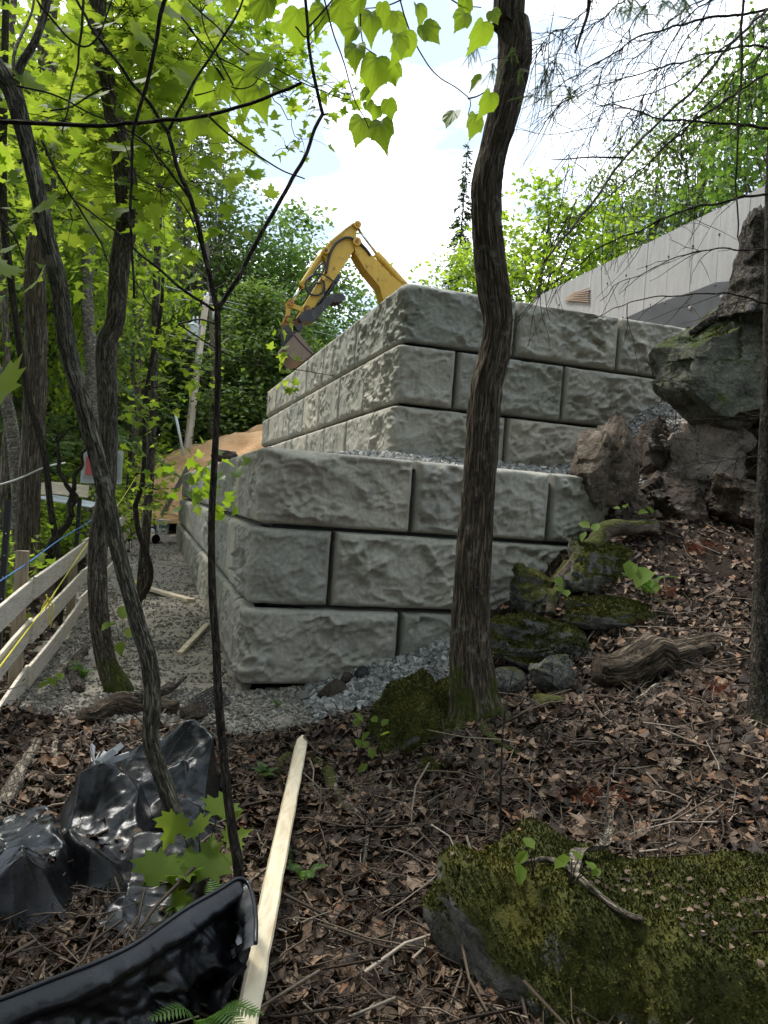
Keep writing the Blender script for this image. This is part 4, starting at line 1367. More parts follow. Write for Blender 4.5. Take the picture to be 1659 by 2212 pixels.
spr.build('needle_sprays', MAT['needle_cedar'], hem, False)['kind'] = 'stuff'
# nearer dark branches of the hemlock that reach over the camera
for pts, dd, r in (([(1720, -60), (1659, 17), (1596, 75), (1516, 171), (1425, 262), (1349, 340), (1289, 422), (1220, 510), (1180, 560)], np.linspace(3.2, 1.9, 9), .006),
                   ([(1604, -40), (1600, 140), (1596, 265), (1590, 419), (1596, 519)], np.linspace(2.2, 2.0, 5), .004),
                   ([(1349, 340), (1290, 338), (1190, 345)], [1.95, 1.95, 1.95], .0025), ([(1275, -30), (1270, 30), (1255, 75), (1243, 118)], [2.0] * 4, .006), ([(1600, 75), (1500, 150), (1430, 190), (1300, 225)], np.linspace(2.4, 2.0, 4), .003)):
    branch(hem, PP(pts, dd), r, r * .45, MAT['bark_thin'], 30, 6, jit=.006, seed=9)

# dark overhanging branch crossing the upper left, out of a sapling left of the camera
lb, _, _ = trunk_px([(-130, 60, 30), (-150, 400, 34), (-170, 900, 38), (-180, 1500, 42)], 2.3, MAT['bark_thin'], 'understory_sapling', 'thin dark bare branches crossing in front of the leaning striped maple', rows=60, sides=12, amp=.001, seed=37, extend=[(.1, 0, .8, .015)])
for pts, dd, r in (([(-140, 250), (0, 262), (150, 270), (300, 268), (450, 248), (560, 215), (650, 180)], np.linspace(2.3, 1.9, 7), .0075), ([(450, 250), (520, 310), (600, 365), (660, 386)], 1.92, .003),
                   ([(380, -60), (352, 0), (335, 90), (318, 165), (296, 240), (285, 290), (280, 420), (282, 560), (285, 640)], np.linspace(1.8, 1.9, 9), .0055), ([(180, -60), (183, 0), (168, 120), (150, 190), (135, 290)], 2.2, .004), ([(50, -40), (100, 25), (175, 100), (215, 78), (240, 0), (250, -40)], 2.4, .004),
                   ([(40, 190), (140, 215), (290, 300), (390, 345)], 2.3, .003), ([(85, 300), (150, 420), (220, 530), (260, 640)], 2.3, .004), ([(0, 470), (30, 510), (50, 560)], 2.3, .004)):
    branch(lb, PP(pts, dd), r, r * .5, MAT['bark_thin'], 30, 6, jit=.006, seed=12)

# ------------------------------------------------------------------ crowns of the near trees
def px_clusters(boxes, g):
    """leaf-spray centres: (x0, x1, y0, y1, d0, d1, count) spread through the volume those rays cross"""
    out = []
    for (x0, x1, y0, y1, a, b, n) in boxes:
        for _ in range(n):
            out.append(P(g.uniform(x0, x1), g.uniform(y0, y1), g.uniform(a, b)))
    return np.array(out)
def sprays(root, name, C, per, spread, size, tmpl, mat, g, twig=True, flat=.45, up=.8, spr_=.45):
    pos = clumps(C, per, spread, g, flat)
    leafy(root, name, pos, tmpl, size, mat, g, up, spr_)
    if twig:
        mb = MB()
        for i, c in enumerate(C):
            idx = slice(i * per, (i + 1) * per)
            for p in pos[idx][::2]:
                mb.add(*tube(spline([c, (c + p) / 2 + [0, 0, .03], p], 5), np.linspace(.0035, .0012, 5), 3, caps=False))
        o = mb.build('twigs', MAT['bark_thin'], root)
        o['kind'] = 'stuff'
g = np.random.default_rng(101)
CB = px_clusters([(120, 440, -120, 300, 5.0, 7.5, 48), (60, 400, 250, 480, 5.0, 7.5, 20), (200, 420, 60, 330, 6.0, 8.0, 22), (250, 400, 400, 540, 7, 8.5, 6)], g)
sprays(treeB, 'crown', CB, 15, .30, .150, MAPLE, MAT['leaf_bright'], g)
CA = px_clusters([(-120, 230, -150, 380, 7.5, 10.5, 50), (-120, 120, 350, 620, 8, 11, 16), (90, 330, 300, 620, 9, 12, 20)], g)
sprays(treeA, 'crown', CA, 16, .36, .155, MAPLE_S, MAT['leaf_bright'], g)
# far fine spray of small maple leaves reaching over the sky
lm, _, _ = trunk_px([(330, 0, 14), (345, 300, 15), (335, 700, 16), (325, 1000, 18)], 10.0, MAT['bark_grey'], 'young_maple', 'slim young maple behind the forked sapling with fine leaf sprays against the sky', rows=40, sides=10, amp=.001, seed=61, extend=[(.4, 0, 1.6, .02), (.8, 0, 1, .01)])
CS = px_clusters([(470, 620, 50, 210, 6.5, 7.5, 24), (600, 700, 90, 190, 6.5, 7.5, 10), (730, 765, 180, 215, 7, 7.2, 4), (400, 560, -40, 80, 6.5, 8, 14), (640, 690, 205, 240, 7, 7.2, 2), (612, 660, 295, 325, 7, 7.1, 2), (340, 480, 0, 200, 7, 8.5, 12)], g)
sprays(lm, 'crown', CS, 9, .13, .092, MAPLE_S, MAT['leaf_striped'], g)
for pts in ([(345, 40), (420, 20), (500, 90), (600, 150), (690, 185), (760, 205)], [(345, 60), (430, 110), (520, 170), (600, 220), (645, 300)], [(340, 120), (400, 60), (560, 40), (640, 100)]):
    branch(lm, PP(pts, np.linspace(9.8, 7.0, len(pts))), .012, .003, MAT['bark_thin'], 30, 5, jit=.03, seed=3)
# bright young maple bending over the path (curved stem)
ym, ypath, _ = trunk_px([(352, 600, 6), (350, 647, 7), (342, 709, 8), (317, 838, 9), (312, 897, 9), (312, 980, 10), (308, 1042, 11), (293, 1090, 11), (293, 1104, 11), (300, 1154, 11), (313, 1187, 11), (325, 1230, 12), (320, 1267, 13), (299, 1298, 16)], 9.3, MAT['bark_thin'], 'young_maple', 'crooked young maple with bright leaves standing at the path edge', rows=90, sides=10, amp=.001, seed=63)
CY_ = px_clusters([(330, 420, 610, 760, 8.6, 9.6, 15), (400, 470, 750, 860, 8.0, 8.8, 6), (290, 370, 800, 980, 8.6, 9.8, 9), (300, 332, 1010, 1100, 9.0, 9.6, 5), (230, 320, 560, 700, 9, 10.5, 10)], g)
sprays(ym, 'crown', CY_, 8, .14, .105, MAPLE_S, MAT['leaf_bright'], g)
for pts in ([(342, 709), (380, 680), (420, 640)], [(317, 838), (370, 830), (430, 790), (470, 760)], [(312, 900), (350, 880), (400, 900)], [(345, 690), (300, 620), (260, 580)], [(318, 830), (335, 860), (335, 940), (300, 985)]):
    branch(ym, PP(pts, np.linspace(9.3, 8.6, len(pts))), .010, .003, MAT['bark_thin'], 20, 5, jit=.02, seed=4)
# spray of leaves beside the wall on the thin sapling, and the twig that crosses before the bucket
CD = px_clusters([(425, 468, 985, 1110, 2.5, 2.9, 10)], g)
pos = clumps(CD, 5, .05, g, .8)
leafy(treeD, 'leaf_spray', pos, MAPLE_S, .046, MAT['leaf_striped'], g, .5, .7)['kind'] = 'stuff'
branch(treeD, PP([(385, 700), (480, 760), (560, 790), (650, 800), (720, 812)], np.linspace(2.6, 2.7, 5)), .003, .0012, MAT['bark_thin'], 24, 5)
branch(treeD, PP([(385, 700), (430, 690), (466, 700)], [2.6, 2.52, 2.45]), .003, .003, MAT['bark_thin'], 10, 5)
for (x, y, n_) in ((605, 762, 3), (622, 770, 3), (618, 795, 3), (612, 815, 3), (635, 838, 4), (628, 850, 3), (610, 705, 5), (430, 1000, 4)):
    leafy(treeD, 'leaf_spray', np.array([P(x + g.normal(0, 9), y + g.normal(0, 7), 2.65) for _ in range(n_)]), MAPLE_S, .032, MAT['leaf_bright'], g, .5, .8)['kind'] = 'stuff'

# nearest big leaves at the left edge
for (x, y, s_, d, a) in ((15, 905, 175, 2.2, 60), (5, 620, 90, 2.6, 40), (80, 640, 100, 2.9, 30), (30, 520, 70, 2.9, -20), (150, 470, 80, 3.0, 30), (185, 510, 70, 3.0, -30), (20, 560, 60, 3, 10), (240, 80, 90, 3.4, 10), (110, 470, 80, 3, 60), (60, 215, 80, 3.2, 20), (150, 300, 80, 3.6, -15), (200, 240, 90, 3.7, 25), (320, 200, 90, 3.8, 10), (360, 60, 95, 3.8, -10), (400, 210, 80, 3.9, 20), (260, 350, 80, 4, 0), (330, 300, 80, 4, 30), (290, 100, 80, 4, -30), (430, 60, 80, 3.9, 15), (180, 170, 80, 3.7, 30)):
    V, F = MAPLE
    size = s_ * d / FPX * .95
    nrm = np.array([[math.sin(a), -0.9, 0.75 + .2 * math.cos(a * 3)]])
    Rm = rot_to(nrm, g, np.array([rad(a)]))[0]
    ob('leaf', (V * size) @ Rm.T + P(x, y - s_ * .3, d), F, MAT['leaf_bright'], treeC if d < 3.3 else treeB)

# high crown of the maple before the wall (above the frame) shades the slope
def high_crown(root, c, r, n, seed, per=16, size=.15, rz=1.0, limbs=26, foot=None):
    gg = np.random.default_rng(seed)
    u = gg.normal(size=(n, 3)); u /= np.linalg.norm(u, axis=1, keepdims=True); u *= gg.uniform(.2, 1, (n, 1)) ** .5
    C = np.asarray(c) + u * np.array([r, r, rz])
    leafy(root, 'crown', clumps(C, per, .38, gg, .5), STAR, size, MAT['leaf_mid'], gg)
    mb = MB()
    f = np.asarray(foot, float)
    for q in C[:limbs]:
        mb.add(*tube(spline([f, (f + q) / 2 + [0, 0, .3], q], 8), np.linspace(.035, .008, 8), 5, caps=False))
    mb.build('limbs', MAT['bark_main'], root)
high_crown(main_tree, (0.6, 3.4, 7.4), 2.6, 60, 5, rz=1.1, foot=mp_[-60])

# ------------------------------------------------------------------ forest and background kinds
proto = {
 'maple': broadleaf('maple_tree', 'x', 'tree', 1, 11, 7.2, 3.2, 4.0, 150, 60, .42, .17, STAR, MAT['leaf_bg'], MAT['bark_grey'], .16),
 'maple2': broadleaf('maple_tree', 'x', 'tree', 2, 12, 7.0, 3.6, 5.0, 170, 56, .45, .18, STAR, MAT['leaf_mid'], MAT['bark_grey'], .18),
 'dark': broadleaf('maple_tree', 'x', 'tree', 3, 11, 6.6, 3.6, 4.6, 190, 55, .42, .19, OVATE, MAT['leaf_dark'], MAT['bark_a'], .18),
 'poplar': broadleaf('poplar_tree', 'x', 'tree', 4, 15, 9.6, 1.7, 5.8, 95, 40, .42, .15, OVATE, MAT['leaf_poplar'], MAT['bark_birch'], .13, 1.6, 60),
 'ash': broadleaf('young_ash', 'x', 'tree', 5, 7, 4.4, 1.8, 2.6, 60, 34, .32, .16, OVATE, MAT['leaf_bg'], MAT['bark_grey'], .06),
 'spruce': conifer('spruce_tree', 'x', 'tree', 6, 18, 1.7, 60, MAT['needle'], MAT['bark_grey'], .14, 2.4, .45, .12, .66),
 'hemlock': conifer('hemlock_tree', 'x', 'tree', 7, 13, 3.0, 30, MAT['needle_cedar'], MAT['bark_a'], .16, 1.0, .3, .10, .5),
 'cedar': broadleaf('cedar_tree', 'x', 'tree', 8, 9, 4.4, 1.9, 4.5, 230, 46, .30, .17, DIAM, MAT['needle_cedar'], MAT['bark_a'], .12, 1.9, 40),
 'shrub': broadleaf('understory_shrub', 'x', 'shrub', 9, 1.7, 1.05, .8, .6, 26, 16, .17, .105, OVATE, MAT['leaf_bright'], MAT['bark_thin'], .014, 0.2, 26),
 'shrub2': broadleaf('understory_shrub', 'x', 'shrub', 10, 1.1, .6, .7, .42, 24, 16, .16, .10, MAPLE_S, MAT['leaf_bright'], MAT['bark_thin'], .012, 0.2, 24),
}
g = np.random.default_rng(77)
G_BACK = 'trees of the wood behind the site'
def forest(kind, x, d, h=None, label='', group=G_BACK, z=None, w=1.0, H0={'maple': 11, 'maple2': 12, 'dark': 11, 'poplar': 15, 'ash': 7, 'spruce': 18, 'hemlock': 13, 'cedar': 9, 'shrub': 1.7, 'shrub2': 1.1}):
    s = (h / H0[kind]) if h else 1.0
    return use(proto[kind], kind, put_at(x, d, z, s * w, g.uniform(0, 6.28), s), label, group)
def top_h(y, x, d, zb):
    """tree height so that its top reaches pixel row y"""
    return P(x, y, d)[2] - zb
# right, behind the walls and the concrete
forest('spruce', 952, 40, 19.2, 'tall narrow spruce rising alone above the bright maples behind the upper wall', 'background conifers', 1.0)
forest('maple', 1140, 23, 10.3, 'bright yellow-green maple directly behind the wavy trunk and upper wall', 'bright maples behind the upper wall', 1.0, 1.05)
forest('maple', 1015, 25, 9.0, 'smaller bright maple at the foot of the tall spruce', 'bright maples behind the upper wall', 1.0, .9)
forest('maple', 925, 27, 7.2, 'low bright maple just right of the excavator arm', 'bright maples behind the upper wall', 1.0, .8)
forest('maple2', 1235, 27, 9.6, 'mid green maple above the low end of the concrete wall', 'bright maples behind the upper wall', 1.0)
forest('ash', 800, 27, 5.0, 'small leafy ash showing under the excavator arm', 'bright maples behind the upper wall', 2.4, 1.0)
for x, d, h in ((1290, 26, 12.4), (1375, 25, 13.0), (1440, 26, 15.6), (1330, 30, 13), (1490, 30, 14.0)):
    forest('poplar', x, d, h, 'tall thin pale poplar above the concrete wall', 'poplars above the concrete wall', 1.5, 1.05)
forest('maple2', 1640, 23, 15.5, 'leafy tree at the high end of the concrete wall', 'poplars above the concrete wall', 1.5, .8)
forest('poplar', 1610, 26, 15.5, 'broad poplar behind the high end of the concrete wall', 'poplars above the concrete wall', 1.5, 1.2)
forest('spruce', 1515, 30, 13.5, 'dark spruce among the poplars above the concrete wall', 'background conifers', 1.5, 1.1)
forest('hemlock', 1300, 33, 10.0, 'low dark hemlock behind the poplars', 'background conifers', 1.5)
forest('hemlock', 1540, 34, 11, 'small dark spruce tip over the concrete wall', 'background conifers', 1.5, .8)
# centre, behind pole and excavator bucket
forest('cedar', 545, 29, 9.6, 'dense pale green cedar directly behind the fork of the thin sapling', 'cedars behind the sand heap', .5, 1.25)
forest('cedar', 600, 31, 8.4, 'dense pale green cedar behind the excavator bucket', 'cedars behind the sand heap', .5, 1.25)
forest('cedar', 500, 33, 9.0, 'dense cedar between utility pole and fork of the thin sapling', 'cedars behind the sand heap', .5, 1.2)
forest('dark', 520, 38, 14.6, 'big dark green maple towering behind the cedars', G_BACK, .5, 1.1)
forest('dark', 450, 40, 13.0, 'dark green maple behind the utility pole', G_BACK, .5, 1.2)
forest('maple2', 625, 44, 12.6, 'pale green tree behind the raised excavator bucket', G_BACK, .5, .9)
forest('maple2', 690, 50, 11.6, 'low pale green tree under the excavator arm', G_BACK, .5, .8)
forest('dark', 570, 46, 13.6, 'dark green tree left of the excavator linkage', G_BACK, .5, .9)
forest('dark', 400, 34, 9.0, 'dark green tree low behind the utility pole foot', G_BACK, .5, 1.0)
# grey fine-leaved poplars at left against the sky
for x, d, h in ((432, 38, 18.5), (370, 36, 20), (300, 38, 23)):
    forest('poplar', x, d, h, 'tall hazy poplar left of the sky gap, behind the forked sapling', 'hazy poplars at the sky gap', .3, 1.3)
# left wood
for i, (k, x, d, h, w) in enumerate((('hemlock', 200, 19, 11, .8), ('hemlock', 20, 17, 13, .9), ('hemlock', 285, 26, 11, .7), ('hemlock', 120, 25, 14, 1), ('hemlock', -90, 15, 12, .9), ('hemlock', 225, 31, 14, .9))):
    forest(k, x, d, h, ['shaded hemlock with feathery boughs right behind the birch trunk', 'hemlock behind the stout brown trunk', 'slim hemlock at the edge of the wood, nearest the utility pole', 'tall hemlock deep in the wood behind the birch', 'hemlock at the outer edge of the wood', 'tall hemlock far behind the crooked young maple'][i], 'hemlocks beyond the fence', None, w)
for i, (k, x, d, h, w) in enumerate((('maple', 60, 15, 9, .62), ('maple', 175, 20, 10.5, .6), ('maple', -60, 14, 10, .7), ('maple', 130, 30, 15, .85), ('maple', 250, 32, 13, .6), ('maple', -120, 20, 13, .9), ('maple', 30, 28, 15, .9))):
    forest(k, x, d, h, 'bright leafy maple in the wood beyond the fence', 'maples beyond the fence', None, w)
for i, (k, x, d, h, w) in enumerate((('maple2', 180, 38, 17, .9), ('dark', 300, 40, 15, .7), ('dark', 40, 38, 18, 1), ('maple2', -80, 30, 16, .9), ('dark', 220, 48, 19, .9), ('dark', 120, 48, 20, 1), ('dark', 345, 52, 15, .8), ('dark', -40, 50, 20, 1), ('maple2', -220, 28, 15, 1), ('dark', -320, 26, 14, 1))):
    forest(k, x, d, h, 'deep green tree far back in the wood beyond the fence', 'far trees beyond the fence', None, w)
for i, (k, x, d, h, w) in enumerate((('dark', -10, 27, 9, 1.2), ('dark', 90, 32, 9, 1.2), ('dark', 190, 35, 9, 1.1), ('dark', -110, 25, 9, 1.2), ('dark', 265, 44, 10, 1.0), ('cedar', 20, 24, 6, 1.5), ('cedar', 130, 27, 6, 1.5), ('cedar', 225, 30, 6, 1.4), ('cedar', -70, 22, 6, 1.5), ('cedar', 300, 36, 7, 1.3))):
    forest(k, x, d, h, 'low dense dark tree closing the view deep in the wood' if k == 'dark' else 'young green cedar deep in the wood beyond the fence', 'dense low trees deep in the wood' if k == 'dark' else 'young cedars deep in the wood', -.6, w)
# understory beside the fence
for i in range(64):
    d = g.uniform(6.3, 16)
    fx = -2.50 - .262 * (d - 5.5)                # stay on the far side of the fence line
    x = CX + (fx - .75 - 3.6 * g.random() ** 1.5) / d * FPX
    forest('shrub' if i % 2 else 'shrub2', x, d, g.uniform(.6, 1.25), 'low bright green shrub growing just beyond the board fence', 'shrubs beyond the board fence', None, g.uniform(.9, 1.3))
for x, d, h in ((235, 15, 1.6), (250, 19, 2.4), (215, 17, 2.2), (300, 27, 3.2), (340, 29, 3.6), (200, 14, 1.4), (270, 24, 3)):
    forest('shrub', x, d, h, 'leafy green shrub beyond the far end of the board fence', 'shrubs at the far fence end', None, 1.2)
# unseen trees added behind and beside the camera: crowns block light, shade the foreground
for x, y, k, h in ((-5.2, -4.2, 'maple2', 12), (3.6, -6.0, 'dark', 11), (-7.5, 2.5, 'maple2', 14), (-.5, -9.5, 'maple2', 13), (-8, -4, 'dark', 13), (1.5, -6.0, 'dark', 9), (-2.0, -6.0, 'dark', 9), (6.0, -1.5, 'dark', 10), (-6.5, -2.5, 'dark', 10), (7.5, -3, 'dark', 11), (3.5, -7, 'dark', 12), (-4, -8, 'dark', 12), (-11, 1, 'dark', 13)):
    s = h / {'maple2': 12, 'dark': 11}[k]
    dup(proto[k], Matrix.Translation((x, y, Gz(x, y))) @ Matrix.Rotation(x, 4, 'Z') @ Matrix.Scale(s, 4), 'unseen tree added around the camera to block light', 'added light-blocking trees around the camera')

# individual trunks in the left wood
def simple_trunk(name, label, pts, d, mat, seed, group=None, **kw):
    r_, _, _ = trunk_px(pts, d, mat, name, label, rows=70, sides=14, amp=.003, seed=seed, group=group, **kw)
    return r_
bt = simple_trunk('birch_tree', 'pale flaking birch trunk between the two dark trunks', [(190, 380, 22), (192, 500, 24), (188, 640, 25), (196, 760, 26), (201, 880, 27), (204, 1000, 28)], 14, MAT['bark_birch'], 81, extend=[(0, 0, 3, .12), (0, 0, 3, .05)])
t1_ = simple_trunk('maple_tree', 'thin dark trunk just left of the stout brown trunk', [(5, 380, 18), (10, 500, 17), (25, 620, 15), (38, 720, 14), (60, 850, 14), (95, 980, 14), (110, 1104, 14), (123, 1187, 14), (128, 1300, 16)], 8.0, MAT['bark_thin'], 82, extend=[(-.1, 0, 2, .03)])
t2_ = simple_trunk('maple_tree', 'grey-brown trunk behind the crooked young maple', [(312, 560, 12), (306, 680, 13), (299, 800, 13), (291, 930, 13), (288, 1000, 13)], 22, MAT['bark_grey'], 83, extend=[(0, 0, 4, .06), (0, 0, 3, .03)])
t3_ = simple_trunk('birch_tree', 'leaning mottled birch trunk at the very edge of the wood', [(-30, 740, 26), (0, 830, 26), (18, 890, 27), (30, 960, 27), (40, 1100, 27)], 12, MAT['bark_birch'], 84, extend=[(-.8, 0, 2, .08)])
t4_ = simple_trunk('maple_tree', 'dark distant trunk behind the stout brown trunk', [(10, 300, 14), (8, 600, 15), (16, 900, 16)], 13, MAT['bark_a'], 85, extend=[(0, 0, 4, .05)])
t5_ = simple_trunk('hemlock_tree', 'slim grey trunk in the shade right of the birch', [(290, 700, 9), (286, 850, 10), (283, 960, 10)], 20, MAT['bark_grey'], 86, extend=[(0, 0, 4, .04)])
snag = thing('fallen_branch', 'crooked dark dead branch leaning behind the near fence posts', 'branch', P(100, 1190, 8.0))
branch(snag, PP([(100, 1200), (115, 1170), (150, 1120), (160, 1080), (135, 1020), (125, 950), (120, 930)], 8.2), .045, .012, MAT['bark_thin'], 40, 9, jit=.03)
branch(snag, PP([(152, 1095), (160, 1040), (178, 990), (195, 960)], 8.2), .03, .012, MAT['bark_thin'], 20, 8, jit=.03)
branch(snag, PP([(126, 960), (150, 930), (220, 925)], 8.2), .012, .004, MAT['bark_thin'], 20, 6, jit=.02)
# bare grey dead tree behind the pole
dt, dpth, _ = trunk_px([(448, 540, 6), (452, 600, 8), (456, 680, 9), (460, 800, 10), (455, 900, 12), (462, 985, 13)], 28, MAT['dead_wood_pale'], 'dead_tree', 'bare grey dead tree with whitish branches beside the utility pole', rows=50, sides=8, amp=.002, seed=91, extend=[(0, 0, .6, .03)])
gg = np.random.default_rng(6)
for k in range(34):
    a = dpth[gg.integers(12, 49)]
    sg = gg.choice([-1, 1])
    L = gg.uniform(.5, 1.9)
    e = a + np.array([sg * L * gg.uniform(.3, .8), gg.normal(0, .4), L * gg.uniform(.6, 1.0)])
    branch(dt, [a, (a + e) / 2 + [sg * .12, 0, -.1], e], .014, .004, MAT['dead_wood_pale'], 10, 4)

# ------------------------------------------------------------------ excavator behind the upper wall
def paint(name, base, rust, amt=0.57, rough=0.5):
    m, N, L = nodes_of(name)
    v = mapped(N, L)
    c = ramp(N, L, noise_node(N, L, v, 1.5, 5, .6), [(.3, tuple(x * .85 for x in base)), (.7, base)])
    mk = ramp(N, L, noise_node(N, L, v, 7, 7, .75), [(amt, (0, 0, 0)), (amt + .08, (.9, .9, .9))])
    c = mixc(N, L, mk, c, rust)
    st = ramp(N, L, noise_node(N, L, mapped(N, L, (4, 4, .7)), 3, 5, .6), [(.5, (0, 0, 0)), (.75, (.35, .35, .35))])
    c = mixc(N, L, st, c, tuple(x * .4 for x in base))
    princ(N, L, c, rough, bump(N, L, noise_node(N, L, v, 30, 4, .6), .15, .01), .4)
    return m
MAT['yellow'] = paint('worn_yellow_paint', (.56, .36, .045), (.12, .06, .025))
MAT['rusty'] = paint('rusty_orange_paint', (.42, .19, .03), (.09, .035, .015), .45)
MAT['black_steel'] = paint('scuffed_black_steel', (.035, .036, .04), (.10, .085, .07), .55)
MAT['bucket_steel'] = paint('muddy_bucket_steel', (.20, .15, .115), (.10, .075, .055), .6, .6)
MAT['chrome'] = plain('chrome_rod', (.55, .55, .56), .18, .5, 1.0, .05)
MAT['rubber'] = plain('black_rubber', (.022, .022, .024), .55)
EQ = np.array([UC[0], UC[1], 0]) + D1 * 8.6
def EX(cx, cy, off=0.0):
    return onplane(587.6 + .1979 * cx, 466.6 + .1979 * cy, EQ + D1 * off, D1)
def plate(poly, off0, off1, mat, name, parent=None, at=None):
    parent = ex if parent is None else parent
    a = np.array([EX(x, y, (off0 + off1) / 2 if at is None else at) for x, y in poly])
    mid = (off0 + off1) / 2 if at is None else at
    n = len(a)
    V = np.concatenate([a + D1 * (off0 - mid), a + D1 * (off1 - mid)])
    F = [list(range(n)), list(range(2 * n - 1, n - 1, -1))] + [[i, n + i, n + (i + 1) % n, (i + 1) % n] for i in range(n)]
    return ob(name, V, F, mat, parent, False)
exg = EX(2050, 1500)
ex = thing('excavator', 'yellow tracked excavator reaching its arm and bucket over the upper wall', 'excavator', (exg[0], exg[1], 1.4))
boom = plate([(865, 330), (880, 285), (920, 270), (955, 310), (1070, 455), (1330, 715), (1480, 830), (1800, 1250), (1960, 1620), (1800, 1680), (1520, 1330), (1230, 1010), (1190, 870), (1165, 790), (1000, 590), (890, 410)], -.17, .17, MAT['yellow'], 'boom', ex)
plate([(885, 420), (1000, 600), (1165, 800), (1185, 880), (1230, 1015), (1215, 1018), (1172, 890), (1150, 800), (988, 605), (878, 425)], -.20, .20, MAT['yellow'], 'flange', boom)
arm = plate([(870, 98), (930, 105), (950, 140), (905, 190), (900, 250), (885, 300), (875, 400), (720, 630), (640, 745), (440, 1020), (360, 1062), (300, 1140), (265, 1120), (330, 1000), (400, 890), (555, 640), (585, 560), (560, 470), (535, 440), (545, 380), (640, 280), (780, 165)], -.14, .14, MAT['yellow'], 'arm', ex)
plate([(540, 440), (545, 380), (640, 280), (780, 165), (870, 98), (876, 110), (788, 176), (650, 292), (558, 386), (552, 440)], -.17, .17, MAT['yellow'], 'flange', arm)
for poly in ([(700, 490), (780, 400), (850, 350), (800, 440), (735, 500)], [(610, 640), (700, 545), (720, 570), (640, 680)]):
    plate(poly, -.147, -.141, MAT['yellow'], 'side_plate', arm)
def pin(cx, cy, r, o0, o1, mat, parent=ex, name='pin'):
    c = EX(cx, cy)
    V, F = tube([c + D1 * o0, c + D1 * o1], [r, r], 16)
    return ob(name, V, F, mat, parent, False)
def ptube(pts, r, off, mat, name, parent=ex, n=None, sides=12):
    p = np.array([EX(x, y, off) for x, y in pts])
    if len(p) > 2: p = spline(p, n or 30)
    V, F = tube(p, r, sides)
    return ob(name, V, F, mat, parent)
for cx, cy, r in ((905, 130, .075), (900, 312, .085), (566, 408, .07)):
    pin(cx, cy, r, -.24, .24, MAT['yellow']); pin(cx, cy, r * .5, -.26, .26, MAT['rusty'], name='pin_bolt')
for o in (-.10, .10):
    c_ = ptube([(1135, 408), (1400, 702), (1560, 880)], .075, o, MAT['yellow'], 'arm_cylinder', n=8, sides=16)
    ptube([(945, 145), (1140, 412)], .03, o, MAT['chrome'], 'rod', c_)
c_ = ptube([(545, 420), (430, 600), (315, 775)], .068, -.02, MAT['yellow'], 'bucket_cylinder', n=8, sides=16)
ptube([(318, 772), (196, 955)], .030, -.02, MAT['chrome'], 'rod', c_)
plate([(305, 760), (335, 790), (350, 770), (318, 742)], -.09, .05, MAT['yellow'], 'gland', c_)
for o in (-.16, .12):
    plate([(170, 940), (215, 950), (365, 1010), (385, 1040), (360, 1062), (210, 1000), (175, 995)], o, o + .04, MAT['yellow'], 'link')
    plate([(150, 950), (200, 960), (205, 1000), (195, 1100), (185, 1160), (140, 1160), (150, 1060)], o + .03, o + .07, MAT['yellow'], 'link')
for cx, cy in ((190, 965), (366, 1032), (165, 1142)): pin(cx, cy, .065, -.2, .2, MAT['rusty'])
plate([(130, 1110), (200, 1108), (215, 1140), (290, 1125), (305, 1170), (285, 1225), (240, 1215), (180, 1245), (120, 1235), (115, 1180)], -.15, .15, MAT['rusty'], 'coupler', ex)
plate([(300, 1140), (285, 1110), (340, 1050), (430, 1038), (520, 970), (600, 890), (690, 862), (750, 872), (776, 902), (770, 935), (735, 960), (725, 945), (705, 978), (690, 952), (665, 972), (650, 950), (610, 990), (520, 1085), (470, 1140), (430, 1172), (380, 1172), (330, 1165)], -.22, .16, MAT['black_steel'], 'thumb', ex)
pin(310, 1138, .085, -.26, .2, MAT['black_steel'], name='thumb_pin')
ptube([(700, 690), (600, 850)], .05, -.05, MAT['black_steel'], 'thumb_cylinder'); ptube([(605, 840), (505, 985)], .028, -.05, MAT['rubber'], 'thumb_rod')
plate([(670, 690), (700, 640), (730, 660), (738, 690), (712, 735), (665, 730)], -.13, .1, MAT['black_steel'], 'thumb_bracket', ex)
bk = plate([(92, 1265), (150, 1232), (235, 1255), (292, 1240), (285, 1290), (160, 1400), (115, 1440)], -.32, -.24, MAT['black_steel'], 'bucket_ear', ex)
plate([(92, 1265), (150, 1232), (235, 1255), (292, 1240), (285, 1290), (160, 1400), (115, 1440)], .24, .32, MAT['black_steel'], 'bucket_ear', ex)
for cx, cy in ((132, 1268), (266, 1248)): pin(cx, cy, .075, -.36, .36, MAT['black_steel'], name='bucket_pin')
# bucket: two side plates and a rolled shell between them
side = [(265, 1270), (292, 1274), (440, 1468), (455, 1490), (405, 1540), (330, 1582), (262, 1576), (200, 1530), (165, 1470), (150, 1402)]
bucket = plate(side, -.50, -.46, MAT['bucket_steel'], 'bucket', ex, at=-.5)
plate(side, .46, .50, MAT['bucket_steel'], 'side_plate', bucket, at=-.5)
shell = [(292, 1272), (265, 1266), (205, 1335), (150, 1402), (152, 1440), (165, 1475), (200, 1533), (262, 1580), (330, 1588), (405, 1546), (455, 1496)]
a = spline(np.array([EX(x, y, -.5) for x, y in shell]), 40)
a0, a1 = a, a + D1 * 1.0
cen = a.mean(0)
i0 = a0 + (cen - a0) * .05; i1 = a1 + (cen - a0) * .05
nS = len(a)
V = np.concatenate([a0, a1, i0, i1])
F = [[i, i + 1, nS + i + 1, nS + i] for i in range(nS - 1)] + [[2 * nS + i, 3 * nS + i, 3 * nS + i + 1, 2 * nS + i + 1] for i in range(nS - 1)]
ob('shell', V, F, MAT['bucket_steel'], bucket)
ptube([(160, 1440), (175, 1500), (230, 1560), (300, 1585), (350, 1575)], .022, -.51, MAT['bucket_steel'], 'rim', bucket)
